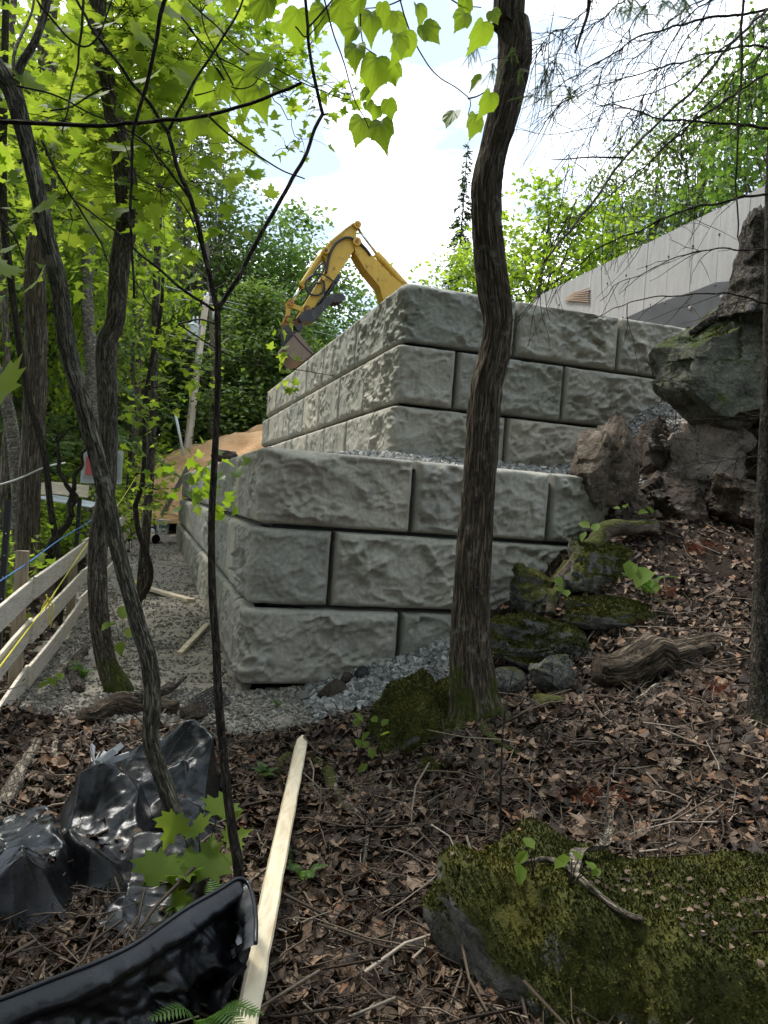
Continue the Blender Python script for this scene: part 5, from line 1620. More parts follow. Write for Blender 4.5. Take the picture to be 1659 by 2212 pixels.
ptube([(240, 1300), (330, 1400), (440, 1505)], .012, -.505, MAT['black_steel'], 'weld_bead', bucket)
for k in range(4):
    c = EX(450, 1485, -.5) + D1 * (.08 + k * .28)
    V, F = beam(c, c + D2 * .16 + np.array([0, 0, -.13]), .1, .05, taper=.5)
    ob('tooth', V, F, MAT['black_steel'], bucket, False)
# hoses
for pts, r in (([(588, 625), (605, 540), (625, 440), (690, 310), (800, 238), (900, 258), (1010, 345), (1075, 430)], .028), ([(585, 650), (500, 632), (420, 660), (368, 730), (390, 830), (470, 866), (545, 840), (570, 760), (560, 700)], .020),
               ([(560, 480), (580, 520), (560, 600), (500, 680), (420, 760), (380, 900)], .018), ([(555, 510), (500, 560), (450, 640), (400, 720)], .018), ([(560, 640), (640, 690), (670, 740), (600, 860), (520, 990), (440, 1010)], .018), ([(545, 730), (480, 740), (430, 800), (410, 860)], .018), ([(575, 745), (570, 860), (500, 960)], .016), ([(300, 1040), (260, 1090), (240, 1130)], .014)):
    ptube(pts, r, -.19, MAT['rubber'], 'hose', n=50, sides=8)
plate([(540, 655), (585, 640), (600, 670), (570, 710), (545, 700)], -.2, -.14, MAT['yellow'], 'valve_block', ex)
# body and tracks, standing on the backfill below the line of sight
bc = EX(1960, 1600); bc = bc + D2 * .7; bz = 1.40
Rz = np.array(Matrix.Rotation(ALPHA, 3, 'Z'))
for nm, off, size, zc, mt in (('track', D1 * -.95, (3.6, .5, .75), bz + .42, 'rubber'), ('track', D1 * .95, (3.6, .5, .75), bz + .42, 'rubber'), ('house', np.zeros(3) + D2 * .4, (2.9, 2.3, .85), bz + 1.25, 'yellow'), ('counterweight', D2 * 1.95, (.6, 2.3, .95), bz + 1.35, 'black_steel'), ('cab', D1 * .75 - D2 * .3, (1.5, .85, 1.3), bz + 2.2, 'yellow')):
    c = np.array([bc[0], bc[1], 0]) + off; c[2] = zc
    V, F = box(c, size, Rz)
    o = ob(nm, V, F, MAT[mt], ex, False)
    bv = o.modifiers.new('bevel', 'BEVEL'); bv.width = .12; bv.segments = 3

# ------------------------------------------------------------------ utility pole, transformer, wires
MAT['pole'] = noisy('pale_pole_wood', [(.3, (.46, .36, .26)), (.55, (.66, .58, .48)), (.8, (.74, .68, .58))], 3, .8, 20, .3, .006, (6, 6, .5))
MAT['grey_metal'] = plain('grey_painted_metal', (.52, .56, .58), .4)
MAT['wire'] = plain('bright_wire', (.55, .56, .57), .4, .5, .6)
MAT['cable'] = plain('black_cable', (.02, .02, .025), .5)
PD = 27.0
up, ppath, _ = trunk_px([(447, 640, 13), (430, 765, 14.5), (417, 870, 16), (405, 975, 18), (401, 1010, 18)], PD, MAT['pole'], 'utility_pole', 'pale leaning wooden utility pole with grey transformer beyond the sand heap', 'utility pole', rows=40, sides=16, amp=.003, seed=3, base_ground=True)
def Q(x, y, d=PD): return P(x, y, d)
tr = link('transformer', make_mesh('transformer', *tube(spline([Q(415, 735, PD - .2), Q(418, 697, PD - .2)], 10), [.10, .18, .20, .20, .20, .20, .20, .21, .20, .05], 18), MAT['grey_metal']), up)
for x in (412, 421):
    ob('bushing', *tube([Q(x + 5, 700, PD - .2), Q(x + 6, 684, PD - .2)], [.05, .03], 8), MAT['grey_metal'], tr)
ob('bracket', *beam(Q(428, 705, PD - .1), Q(440, 707), .08, .08), MAT['black_steel'], up, False)
ob('insulator', *tube([Q(448, 646), Q(449, 632)], [.06, .04], 10), MAT['grey_metal'], up)
ob('insulator', *tube([Q(460, 690), Q(461, 664)], [.04, .03], 10), MAT['grey_metal'], up)
ob('service_box', *beam(Q(400, 757, PD - .2), Q(418, 757, PD - .2), .1, .12), MAT['black_steel'], up, False)
for i, (pts, d0_, d1_, r, lab) in enumerate((([(330, 612), (447, 640), (600, 678), (760, 716)], 20, 36, .012, 'upper bright power line running from the utility pole top'), ([(330, 642), (452, 655), (600, 695), (760, 735)], 20, 36, .010, 'second bright power line just under the pole top'),
                                             ([(360, 722), (445, 744), (600, 790), (700, 815)], 22, 34, .010, 'thin wire crossing the pole below the transformer'), ([(395, 797), (425, 800), (520, 822), (600, 838), (700, 862)], 25, 34, .035, 'thick black bundled cable low on the utility pole'), ([(340, 770), (425, 798)], 22, 27, .02, 'black cable reaching the pole from the wood'))):
    p = spline(PP(pts, np.linspace(d0_, d1_, len(pts))), 30)
    tag(ob('power_line', *tube(p, r, 5), MAT['cable'] if i > 2 else MAT['wire']), lab, 'wire', 'overhead lines at the utility pole')
tag(ob('survey_stake', *beam(P(397, 985, 24), P(378, 890, 24), .07, .07), MAT['grey_metal']), 'thin pale stake leaning beside the utility pole foot', 'stake')

# ------------------------------------------------------------------ board fence along the path
def wood_mat(name, dark, light, sx=(1, 1, 14), rough=.8):
    m, N, L = nodes_of(name)
    oi = N.new('ShaderNodeObjectInfo')
    ad = N.new('ShaderNodeVectorMath'); ad.operation = 'ADD'
    L.new(mapped(N, L, sx), ad.inputs[0]); 
    cm = N.new('ShaderNodeCombineXYZ'); L.new(oi.outputs['Random'], cm.inputs[0]); L.new(oi.outputs['Random'], cm.inputs[2])
    sc2 = N.new('ShaderNodeVectorMath'); sc2.operation = 'SCALE'; sc2.inputs['Scale'].default_value = 37; L.new(cm.outputs[0], sc2.inputs[0])
    L.new(sc2.outputs[0], ad.inputs[1])
    f = noise_node(N, L, ad.outputs[0], 3.2, 7, .6, 1.2)
    c = ramp(N, L, f, [(.3, dark), (.55, light), (.8, tuple(min(1, x * 1.12) for x in light))])
    kn = N.new('ShaderNodeTexVoronoi'); kn.inputs['Scale'].default_value = 2.2; L.new(mapped(N, L), kn.inputs['Vector'])
    kk = ramp(N, L, kn.outputs['Distance'], [(.03, (1, 1, 1)), (.07, (0, 0, 0))])
    c = mixc(N, L, kk, c, tuple(x * .45 for x in dark))
    princ(N, L, c, rough, bump(N, L, f, .3, .004), .3)
    return m
MAT['board'] = wood_mat('weathered_fence_board', (.36, .31, .25), (.64, .57, .47), (2.2, 2.2, 26))
MAT['board_fresh'] = wood_mat('sawn_softwood', (.47, .37, .25), (.70, .60, .46), (2, 2, 22))
MAT['post'] = wood_mat('brown_wood_post', (.20, .15, .10), (.38, .30, .21), (16, 16, 1))
MAT['stake'] = wood_mat('fresh_sawn_stake', (.55, .42, .26), (.78, .67, .48), (6, 1.0, 6), .7)
MAT['steel_post'] = plain('black_steel_post', (.03, .032, .034), .45)
fd = np.array([-.262, 1.0]); fo = np.array([-2.50, 5.5])
def FP(yy, off=0.0, z=0.0):
    """point on the fence line at distance yy; off to the path side"""
    x = fo[0] + fd[0] * (yy - fo[1])
    n = np.array([1.0, .262]) / math.hypot(1, .262)
    gx_, gy_ = x + n[0] * off, yy + n[1] * off
    return np.array([gx_, gy_, z])
fence = thing('board_fence', 'temporary fence of weathered horizontal boards along the gravel path', 'fence', FP(6.5))
post_y = [3.55, 5.5, 8.25, 10.9, 13.4, 15.8, 16.6]
for i, yy in enumerate(post_y):
    zg = Gz(*FP(yy)[:2])
    b = FP(yy, -.01, zg - .15); t = FP(yy, -.02, zg + (1.02 if i != 2 else .78))
    ob('post', *beam(b, t, .085, .06, up=(.26, -1, 0)), MAT['post'], fence, False)
for yy, hgt_, off in ((5.62, 1.36, -.16), (8.5, 1.30, -.03), (12.0, 1.25, -.05), (15.9, 1.45, .08), (16.6, 1.45, .08), (16.3, 1.6, -.06)):
    zg = Gz(*FP(yy)[:2])
    a, b = FP(yy, off, zg - .2), FP(yy, off, zg + hgt_)
    V1 = beam(a, b, .045, .006, up=(.26, -1, 0)); V2 = beam(a + [.02, 0, 0], b + [.02, 0, 0], .006, .045, up=(.26, -1, 0))
    sp_ = MB().add(*V1).add(*V2).build('steel_post', MAT['steel_post'], fence, False)
    for q in range(6):
        c = a + (b - a) * (.35 + .1 * q) + np.array([.004, -.008, 0])
        ob('bolt_hole', *tube([c, c + np.array([0.0, -.004, 0])], [.006, .006], 6), MAT['grey_metal'], sp_)
for k, (zc, sg) in enumerate(((.71, .0), (.40, .0), (.09, .01))):
    for i in range(len(post_y) - 1):
        y0, y1 = post_y[i], post_y[i + 1]
        if i == len(post_y) - 2: y1 += .3
        j = rnd.uniform(-.012, .012)
        dz = [0, 0, .06, .10, .14, .16, .18]
        a = FP(y0 - .03 if i % 2 else y0 + .04, .055 + .022 * (i % 2), zc + dz[i] + j - (.10 if i == 0 else 0))
        b = FP(y1 + .05, .055 + .022 * (i % 2), zc + dz[i + 1] + rnd.uniform(-.015, .015))
        V, F = beam(a, b, .024, .160, nseg=10, sag=sg + rnd.uniform(.0, .05) * (1 if i else 0), seed=i * 7 + k, rough=.0025)
        o = ob('board', V, F, MAT['board'], fence, False)
# ropes
MAT['rope_yellow'] = plain('yellow_nylon_rope', (.70, .62, .06), .5)
MAT['rope_blue'] = plain('blue_string', (.06, .22, .55), .5)
MAT['rope_white'] = plain('white_rope', (.62, .60, .56), .6)
rp = [P(-30, 1480, 4.2), P(0, 1440, 4.5), P(103, 1303, 6.05), P(130, 1262, 6.6), P(198, 1162, 8.3), P(262, 1080, 12.5), P(294, 1030, 15.9)]
ropey = thing('yellow_rope', 'bright yellow rope strung along the path side of the board fence', 'rope', rp[2])
ob('strand', *tube(spline(rp, 120), .006, 6), MAT['rope_yellow'], ropey)
kn = P(104, 1302, 6.0)
for q in range(4):
    a = kn + np.array([rnd.gauss(0, .03), rnd.gauss(0, .02), rnd.gauss(0, .03)])
    ob('knot', *tube(spline([kn, a + [0, 0, .04], kn + [.03 * (q - 1.5), 0, -.05], kn + [.02 * (q - 1.5), 0, -.10 - .03 * q]], 16), .0055, 6), MAT['rope_yellow'], ropey)
tag(ob('blue_string', *tube(spline([P(-20, 1268, 4.9), P(63, 1214, 5.55), P(130, 1165, 6.9), P(180, 1135, 8.35), P(200, 1121, 9.3), P(240, 1085, 12)], 60), .0045, 5), MAT['rope_blue']), 'blue string stretched above the fence boards', 'string')
tag(ob('white_rope', *tube(spline([P(-20, 1053, 8.6), P(30, 1038, 8.8), P(55, 1028, 8.85), P(100, 1008, 8.9), P(140, 1000, 9.5)], 30), .011, 6), MAT['rope_white']), 'white rope tied round the stout brown trunk', 'rope')

# sign behind the two dark trunks
sg_ = thing('site_sign', 'pale translucent sign with red panel behind the leaning trunks', 'sign', G(220, 1180, 14))
def quad_px(pts, d, mat, name, parent, th=.012):
    a = PP(pts, d); n = len(a)
    V = np.concatenate([a, a + np.array([0, th, 0])])
    F = [list(range(n)), list(range(2 * n - 1, n - 1, -1))] + [[i, n + i, n + (i + 1) % n, (i + 1) % n] for i in range(n)]
    return ob(name, V, F, mat, parent, False)
MAT['sign_white'] = plain('milky_plastic_sheet', (.50, .52, .54), .4)
MAT['sign_frame'] = plain('grey_sheet', (.36, .38, .40), .4)
MAT['sign_red'] = plain('red_print', (.50, .10, .10), .45)
quad_px([(178, 972), (266, 974), (262, 1046), (173, 1043)], 11.0, MAT['sign_white'], 'sheet', sg_)
quad_px([(182, 978), (258, 980), (255, 1036), (180, 1034)], 10.985, MAT['sign_frame'], 'border', sg_, .008)
quad_px([(186, 986), (250, 987), (248, 1027), (184, 1026)], 10.97, MAT['sign_red'], 'print', sg_, .008)
a = P(220, 1046, 11.02); ob('post', *beam([a[0], a[1] + .03, Gz(a[0], a[1]) - .1], [a[0], a[1] + .03, a[2] + .3], .05, .05, up=(0, 1, 0)), MAT['post'], sg_, False)
# formwork timber and blue-grey sheet lying beyond the fence
for i, (a, b, d) in enumerate((((100, 1052), (190, 1062), 13), ((240, 1100), (300, 1092), 17), ((270, 1135), (330, 1128), 18), ((60, 1060), (100, 1055), 13))):
    tag(ob('timber', *beam(P(*a, d), P(*b, d), .06, .2, nseg=4, rough=.002), MAT['board_fresh'], None, False), ['long pale timber lying beyond the stout trunk', 'weathered timber at the far end of the fence', 'low timber by the far fence posts', 'short timber beside the long pale timber'][i], 'timber')
tag(ob('sheet_metal', *box(P(150, 1082, 13), (.9, .5, .02), np.array(Matrix.Rotation(.12, 3, 'X') @ Matrix.Rotation(.1, 3, 'Y'))), MAT['grey_metal'], None, False), 'pale blue-grey sheet lying beyond the fence', 'sheet')

# ------------------------------------------------------------------ pail, pipes and bar at the end of the path
MAT['pail'] = plain('white_pail_plastic', (.68, .68, .66), .35)
MAT['print_green'] = plain('dark_green_print', (.015, .10, .06), .4)
MAT['print_dark'] = plain('dark_print', (.05, .05, .05), .4)
MAT['pvc_tan'] = plain('tan_pipe', (.55, .42, .31), .5)
MAT['hole'] = plain('pipe_bore_shade', (.008, .008, .008), .8)  # black painted in for the shade inside the open pipes
MAT['galv'] = plain('galvanised_bar', (.30, .31, .31), .45, .5, .5)
pc = G(351, 1154)
dp = pc[1]
ps = dp / 1685.
pail = thing('plastic_pail', 'white plastic pail with green lettering beside the wall end', 'pail', pc)
hp_ = 32 * ps; r1, r0 = 14.2 * ps, 12.6 * ps
ang_c = math.atan2(-pc[1], -pc[0])
V, F = tube(spline([pc, pc + [0, 0, hp_]], 12), np.linspace(r0, r1, 12), 32)
body = ob('body', V, F, MAT['pail'], pail)
for zf, rr, hh in ((.97, 1.05, .05), (.88, 1.045, .02), (.80, 1.04, .02)):
    rc = (r0 + (r1 - r0) * zf) * rr
    ob('rim', *tube([pc + [0, 0, hp_ * zf - hh * hp_ / 2], pc + [0, 0, hp_ * zf + hh * hp_ / 2]], [rc, rc], 32), MAT['pail'], body)
h_ = [pc + np.array([math.cos(a_) * r1 * 1.08, math.sin(a_) * r1 * 1.08, hp_ * (.86 - .28 * math.sin((a_ - ang_c + 1.5) / 3.0 * math.pi))]) for a_ in np.linspace(ang_c - 1.5, ang_c + 1.5, 14)]
ob('handle', *tube(spline(h_, 30), .004, 5), MAT['galv'], pail)
def wrap_text(txt, size, zrel, mat, name, yaw=0.0):
    cu = bpy.data.curves.new(name, 'FONT'); cu.body = txt; cu.size = size; cu.align_x = 'CENTER'; cu.align_y = 'CENTER'; cu.extrude = 0.0; cu.offset = size * .02
    tmp = bpy.data.objects.new('tmp', cu); col.objects.link(tmp)
    dg = bpy.context.evaluated_depsgraph_get()
    me0 = bpy.data.meshes.new_from_object(tmp.evaluated_get(dg))
    bpy.data.objects.remove(tmp)
    for v in me0.vertices:
        zz = hp_ * zrel + v.co.y
        rr = (r0 + (r1 - r0) * zz / hp_) * 1.012
        a_ = ang_c + yaw + v.co.x / rr
        v.co = Vector(pc) + Vector((math.cos(a_) * rr, math.sin(a_) * rr, zz))
    me0.materials.clear(); me0.materials.append(mat)
    o = link(name, me0, body)
    return o
wrap_text('BMR', hp_ * .36, .52, MAT['print_green'], 'lettering', .18)
ob('small_mark', *quad_px.__globals__['box'](pc + np.array([math.cos(ang_c + .12) * r0 * 1.03, math.sin(ang_c + .12) * r0 * 1.03, hp_ * .24]), (.09, .012, .025), np.array(Matrix.Rotation(ang_c + .12 + math.pi / 2, 3, 'Z'))), MAT['print_dark'], body, False)
b = G(336, 1177); a = b + np.array([-.36, .30, 0])
def pipe(name, label, a, b, r, mat, cat='pipe'):
    a = a + [0, 0, r + .01]; b = b + [0, 0, r + .01]
    root = thing(name, label, cat, (a + b) / 2)
    L_ = np.linalg.norm(b - a); d_ = (b - a) / L_
    V, F = tube([a, b], [r, r], 20, caps=False)
    o1 = ob('tube', V, F, mat, root)
    V, F = tube([b, a], [r * .9, r * .9], 20, caps=False)
    ob('bore', V, F, MAT['hole'], o1)
    ob('bore', *tube([b - d_ * .08, b - d_ * .07], [r * .9, r * .9], 20), MAT['hole'], o1)  # black disc stands in for the shaded depth of the bore
    return root
pipe('drain_pipe', 'short tan pipe with open dark end lying before the pail', a, b, .115, MAT['pvc_tan'])
b = G(303, 1160); a = b + np.array([.12, .5, 0])
pipe('drain_pipe', 'short white pipe lying beside the tan pipe', a, b, .10, MAT['pail'])
bar_b = G(331, 1150); bar_t = P(409, 1005, bar_b[1] - .4)
tag(ob('leaning_bar', *beam(bar_b, bar_t, .12, .10, up=(0, 1, 0)), MAT['galv'], None, False), 'long grey metal bar leaning from the path onto the lower wall end', 'bar')
# planks on the path
def lying(name, label, a, b, w, h, mat, cat='plank', lift=.0, **k):
    A, B = G(*a), G(*b)
    A = A + [0, 0, h / 2 + .012 + lift]; B = B + [0, 0, h / 2 + .012 + lift]
    o = ob(name, *beam(A, B, w, h, nseg=6, rough=.002, seed=int(a[0]), **k), mat, None, False)
    return tag(o, label, cat)
lying('plank', 'pale sawn plank end lying flat across the gravel path', (300, 1272), (413, 1304), .11, .045, MAT['board_fresh'])
lying('plank', 'short narrow weathered plank lying aslant on the gravel path', (387, 1421), (447, 1358), .055, .04, MAT['board_fresh'])
lat = thing('lath_bundle', 'bundle of thin yellow laths lying at the path edge', 'laths', G(300, 1272))
MAT['lath'] = plain('yellow_lath', (.52, .50, .12), .6)
for i in range(6):
    A, B = G(287, 1264 + i * 2.4, lift=.05 + .01 * i), G(317, 1262 + i * 2.2, lift=.06 + .01 * i)
    ob('lath', *beam(A, B, .03, .012), MAT['lath'], lat, False)
# black corrugated pipe end and geogrid scrap
pe, pf = G(790, 1478, lift=.05), G(765, 1470, lift=.05)
cp = spline([pe, (pe + pf) / 2, pf + [.1, .2, 0]], 40)
tag(ob('corrugated_pipe', *tube(cp, .045 + .006 * np.sin(np.arange(40) * 1.4), 16), MAT['rubber']), 'black corrugated drain pipe end at the foot of the wall corner', 'pipe')
gr = thing('geogrid_scrap', 'scrap of dark plastic geogrid lying on the crushed stone', 'geogrid', G(445, 1520))
cor = [G(405, 1530), G(470, 1492), G(495, 1535), G(430, 1562)]
for i in range(9):
    t = i / 8
    for (A, B) in (((cor[0] * (1 - t) + cor[3] * t), (cor[1] * (1 - t) + cor[2] * t)), ((cor[0] * (1 - t) + cor[1] * t), (cor[3] * (1 - t) + cor[2] * t))):
        m_ = (A + B) / 2
        for q in (A, B, m_): q[2] = Gz(q[0], q[1]) + .045
        ob('strip', *tube(spline([A, m_, B], 8), .0045, 5), MAT['rubber'], gr)

# ------------------------------------------------------------------ rocks
import bmesh
def ico(sub):
    bm = bmesh.new(); bmesh.ops.create_icosphere(bm, subdivisions=sub, radius=1.0)
    V = np.array([v.co[:] for v in bm.verts]); F = np.array([[v.index for v in f.verts] for f in bm.faces]); bm.free()
    return V, F
ICO = {k: ico(k) for k in (3, 4, 5, 6)}
def rock_shape(size, seed, sub=5, planes=14, cut=(.62, .9), noise=.10, fine=.02, rz=0.0, tilt=(0, 0), faces=(), crag=.0, cf=2.2):
    g = np.random.default_rng(seed)
    V, F = ICO[sub]
    V = V.copy()
    for _ in range(planes):
        n = g.normal(size=3); n /= np.linalg.norm(n)
        o = g.uniform(*cut)
        d = V @ n - o
        V = V - np.clip(d, 0, None)[:, None] * n * .96
    for (n, o) in faces:
        n = np.array(n, float); n /= np.linalg.norm(n)
        V = V - np.clip(V @ n - o, 0, None)[:, None] * n * .97
    V = V + V * (noise * fbm(V * 1.6 + seed, 4, seed)[:, None]) + V * (fine * ridged(V * 5 + seed, 3, seed + 3)[:, None])
    if crag:
        sz_ = np.asarray(size) / np.max(size)
        f1 = facets3(V * sz_ * cf + seed * 3.1, seed, .2, 1.0); f2 = facets3(V * sz_ * cf * 2.6 + seed, seed + 9, .2, 1.0)
        V = V + V * (crag * (f1 - np.percentile(f1, 65)) + crag * .4 * (f2 - np.percentile(f2, 65)))[:, None]
    V = V * (np.asarray(size) / 2)
    R_ = np.array(Matrix.Rotation(rz, 3, 'Z') @ Matrix.Rotation(tilt[0], 3, 'X') @ Matrix.Rotation(tilt[1], 3, 'Y'))
    return V @ R_.T, F
def rock(label, c, size, seed, mat, sub=5, name='boulder', cat='boulder', group=None, **k):
    V, F = rock_shape(size, seed, sub, **k)
    root = thing(name, label, cat, c, 0, group)
    o = ob('stone', V + np.asarray(c), F, MAT[mat], root, 'moss' in mat or mat == 'rock_big')
    return root, V + np.asarray(c), F, o
def moss_tufts(root, V, F, n, seed, zmin=.25, size=.012, mask=None, name='moss'):
    """short moss shoots standing on the upper faces of a stone"""
    g = np.random.default_rng(seed)
    a, b, c = V[F[:, 0]], V[F[:, 1]], V[F[:, 2]]
    nn = np.cross(b - a, c - a); ar = np.linalg.norm(nn, axis=1); nn = nn / np.maximum(ar, 1e-12)[:, None]
    cen = (a + b + c) / 3
    patch = vnoise(cen * 4.2, seed) + .6 * vnoise(cen * 11, seed + 1)
    w = ar * ((nn[:, 2] + .45 * patch) > zmin)
    if mask is not None: w = w * mask(cen, nn)
    if w.sum() <= 0: return
    i = g.choice(len(F), n, p=w / w.sum())
    u, v = g.random((2, n)); fl = u + v > 1; u[fl], v[fl] = 1 - u[fl], 1 - v[fl]
    p = a[i] + u[:, None] * (b[i] - a[i]) + v[:, None] * (c[i] - a[i])
    nr = nn[i] + g.normal(0, .45, (n, 3)); nr[:, 2] += .25
    T = np.array([(-.22, 0, -.1), (.22, 0, -.1), (.05, .05, 1), (0, -.22, -.1), (0, .22, -.1), (.25, 0, .8), (-.3, .1, .7)], float)
    TF = np.array([[0, 1, 2], [3, 4, 2], [0, 3, 5], [1, 4, 6]])
    V2, F2 = inst(T, TF, p, rot_to(nr, g), g.uniform(.5, 1.3, n) * size)
    o = ob(name, V2, F2, MAT['moss_tuft'], root, False)
    o['kind'] = 'stuff'

# big mossy boulder in the right foreground
fgc = P(1395, 2080, 2.55) 
big, bV, bF, _ = rock('large moss-covered boulder with steep dark front, lowest on the slope', (1.26, 2.42, -.28), (2.15, 1.72, 1.80), 42, 'rock_big', 6, planes=9, cut=(.74, .92), noise=.14, fine=.02, rz=.1, crag=.10, cf=2.6,
                      faces=(((-.03, .03, 1), .66), ((-.05, -1, .12), .58), ((-1, -.25, .25), .80), ((-.6, -.75, .3), .78)))
moss_tufts(big, bV, bF, 80000, 4, .18, .012)
# mossy hump beside the wavy trunk
m1, V, F, _ = rock('moss-covered hump of rock gripped by the roots of the wavy trunk', G(885, 1640) + np.array([.08, .28, .02]), (.76, .95, .78), 7, 'rock_moss_lots', 5, planes=8, cut=(.7, .95), noise=.2, crag=.12, faces=(((-.75, -.35, .6), .5), ((-.2, -1, .4), .62), ((.5, -.3, .8), .55)))
moss_tufts(m1, V, F, 18000, 5, .0, .012)
m2, V, F, _ = rock('small mossy stone at the foot of the wavy trunk, path side', G(940, 1690) + np.array([0, .1, .0]), (.16, .2, .16), 8, 'rock_moss', 4)
moss_tufts(m2, V, F, 1500, 6, 0, .010)
# slabs and stones on the slope
sl, V, F, _ = rock('long pointed slab of rock with moss on top, jutting over the gravel', P(1165, 1385, 5.25) + np.array([.05, .1, -.03]), (.98, .7, .36), 15, 'rock_moss', 5, noise=.06, crag=.24, planes=12, cut=(.6, .85), rz=.25, tilt=(0, .08))
moss_tufts(sl, V, F, 9000, 7, .6, .014)
sl2, V, F, _ = rock('flat mossy slab half buried in leaves above the pointed slab', P(1330, 1325, 5.55), (1.0, .55, .26), 16, 'rock_moss_lots', 5, planes=10, rz=.12)
moss_tufts(sl2, V, F, 8000, 8, .5, .014)
s3, V, F, _ = rock('grey granite stone against the lower wall, streaked with moss', P(1160, 1285, 6.15), (.42, .5, .5), 18, 'rock_moss', 5, noise=.06, crag=.24, planes=14)
s4, V, F, _ = rock('dark mossy rock under the leaning mossy branch', P(1275, 1240, 6.1), (.72, .6, .58), 19, 'rock_moss', 5, noise=.06, crag=.24, planes=14)
moss_tufts(s4, V, F, 5000, 9, .6, .014)
rock('angular pale-topped stone below the pointed slab', P(1195, 1462, 4.7), (.34, .32, .30), 23, 'rock_grey', 5, noise=.06, crag=.24, planes=16, cut=(.5, .8))
rock('rounded mossy stone just downhill of the angular pale stone', P(1190, 1528, 4.5), (.26, .24, .2), 24, 'rock_moss', 4)
rock('grey stone wedged beside the foot of the wavy trunk', P(1100, 1478, 4.9), (.26, .26, .22), 25, 'rock_grey', 4)
rock('pale stone half buried below the rotten log', P(1295, 1545, 4.6), (.24, .2, .2), 26, 'rock_moss', 4)
rock('low mossy lump buried in the leaf litter of the slope', P(1310, 1600, 4.1) + np.array([0, .1, -.06]), (.6, .4, .26), 27, 'rock_moss_lots', 5, planes=8)
rock('small pale stone on the slope above the boulder', P(1430, 1620, 4.2), (.16, .14, .12), 28, 'rock_grey', 4)
rock('white granite stone under the crossed branches', P(1480, 1320, 5.6), (.22, .2, .14), 29, 'rock_grey', 4)
# brown stones at the wall corner
rock('dark red-brown angular stone before the wall corner', G(712, 1525) + np.array([0, .1, .06]), (.23, .22, .22), 33, 'rock_dark', 4, planes=16, cut=(.5, .8))
rock('smaller red-brown stone behind the dark angular stone', G(745, 1500) + np.array([0, .1, .05]), (.14, .14, .17), 34, 'rock_dark', 4, planes=16, cut=(.5, .8))
rock('broad flat stone half buried at the gravel edge', G(605, 1575) + np.array([0, .1, -.01]), (.42, .3, .12), 35, 'rock_pink', 4)
rock('brown lump of soil and stone beside the fallen log', G(405, 1568) + np.array([0, .1, .05]), (.22, .2, .17), 36, 'rock_dark', 4, planes=16, cut=(.5, .8))
rock('flat dark stone buried in litter near the geogrid', G(350, 1600), (.3, .22, .08), 38, 'rock_dark', 4)
rock('dark stone below the brown stones', G(775, 1560), (.16, .14, .1), 39, 'rock_dark', 4)
# moss patches as little stones
for i, (x, y, s_) in enumerate(((670, 1945, .15), (620, 1800, .13), (1180, 1690, .09), (600, 1690, .16), (350, 1790, .2))):
    r_, V, F, _ = rock(['small mossy stone beside the wooden stake', 'moss cushion left of the curved root', 'tiny moss cushion on the open litter', 'low mossy stone under the tip of the stake', 'mossy stone beside the big green leaves'][i], G(x, y) + np.array([0, .05, -.02]), (s_, s_ * 1.2, s_ * .6), 60 + i, 'rock_moss_lots', 3, planes=5)
    moss_tufts(r_, V, F, 1800, 20 + i, -.2, .009)

# rock pile at the end of the walls
rF, V, F, _ = rock('huge dark lichen-covered boulder overhanging the rock pile at the wall end', P(1640, 800, 7.05), (2.35, 1.6, 1.62), 71, 'rock_lichen', 6, planes=12, cut=(.6, .85), noise=.07, fine=.02, crag=.22, cf=2.4, faces=(((-.25, -1, .12), .52), ((-.75, -.3, .75), .62), ((.1, -.2, -1), .62), ((-1, -.3, .0), .72)))
moss_tufts(rF, V, F, 10000, 31, .7, .018)
rG, V, F, _ = rock('upright jagged brown rock at the end of the lower wall', P(1332, 1000, 6.72), (.74, .62, 1.40), 73, 'rock_brown', 6, planes=22, cut=(.42, .78), noise=.06, fine=.02, crag=.30, cf=1.9, faces=(((-.5, -.6, .55), .5), ((.7, -.4, .6), .45), ((-.2, -1, -.1), .5)))
rock('pinkish fractured rock face under the huge boulder', P(1515, 1010, 7.2), (1.35, 1.1, 1.1), 74, 'rock_pink', 6, planes=18, cut=(.5, .8), noise=.05, fine=.012, crag=.24, cf=1.9, faces=(((-.1, -1, .2), .5),))
rock('dark wet rock at the base of the rock pile', P(1440, 1085, 6.95), (.8, .7, .62), 75, 'rock_dark', 5, noise=.06, crag=.24, planes=16)
rock('brown broken rock between jagged rock and pinkish face', P(1415, 985, 7.25), (.5, .6, .9), 76, 'rock_dark', 5, noise=.06, crag=.24, planes=18)
rock('mossy shelf of rock right of the pinkish face', P(1600, 1080, 6.75), (.8, .8, .5), 77, 'rock_dark', 5, noise=.06, crag=.24, planes=16)
rock('dark rock low under the overhanging boulder', P(1640, 985, 7.3), (1.2, 1.0, .8), 79, 'rock_dark', 5, noise=.06, crag=.24, planes=16)
rock('dark soil-covered rock below the jagged rock', P(1350, 1120, 6.8), (.6, .5, .5), 80, 'rock_dark', 5, noise=.06, crag=.24, planes=14)
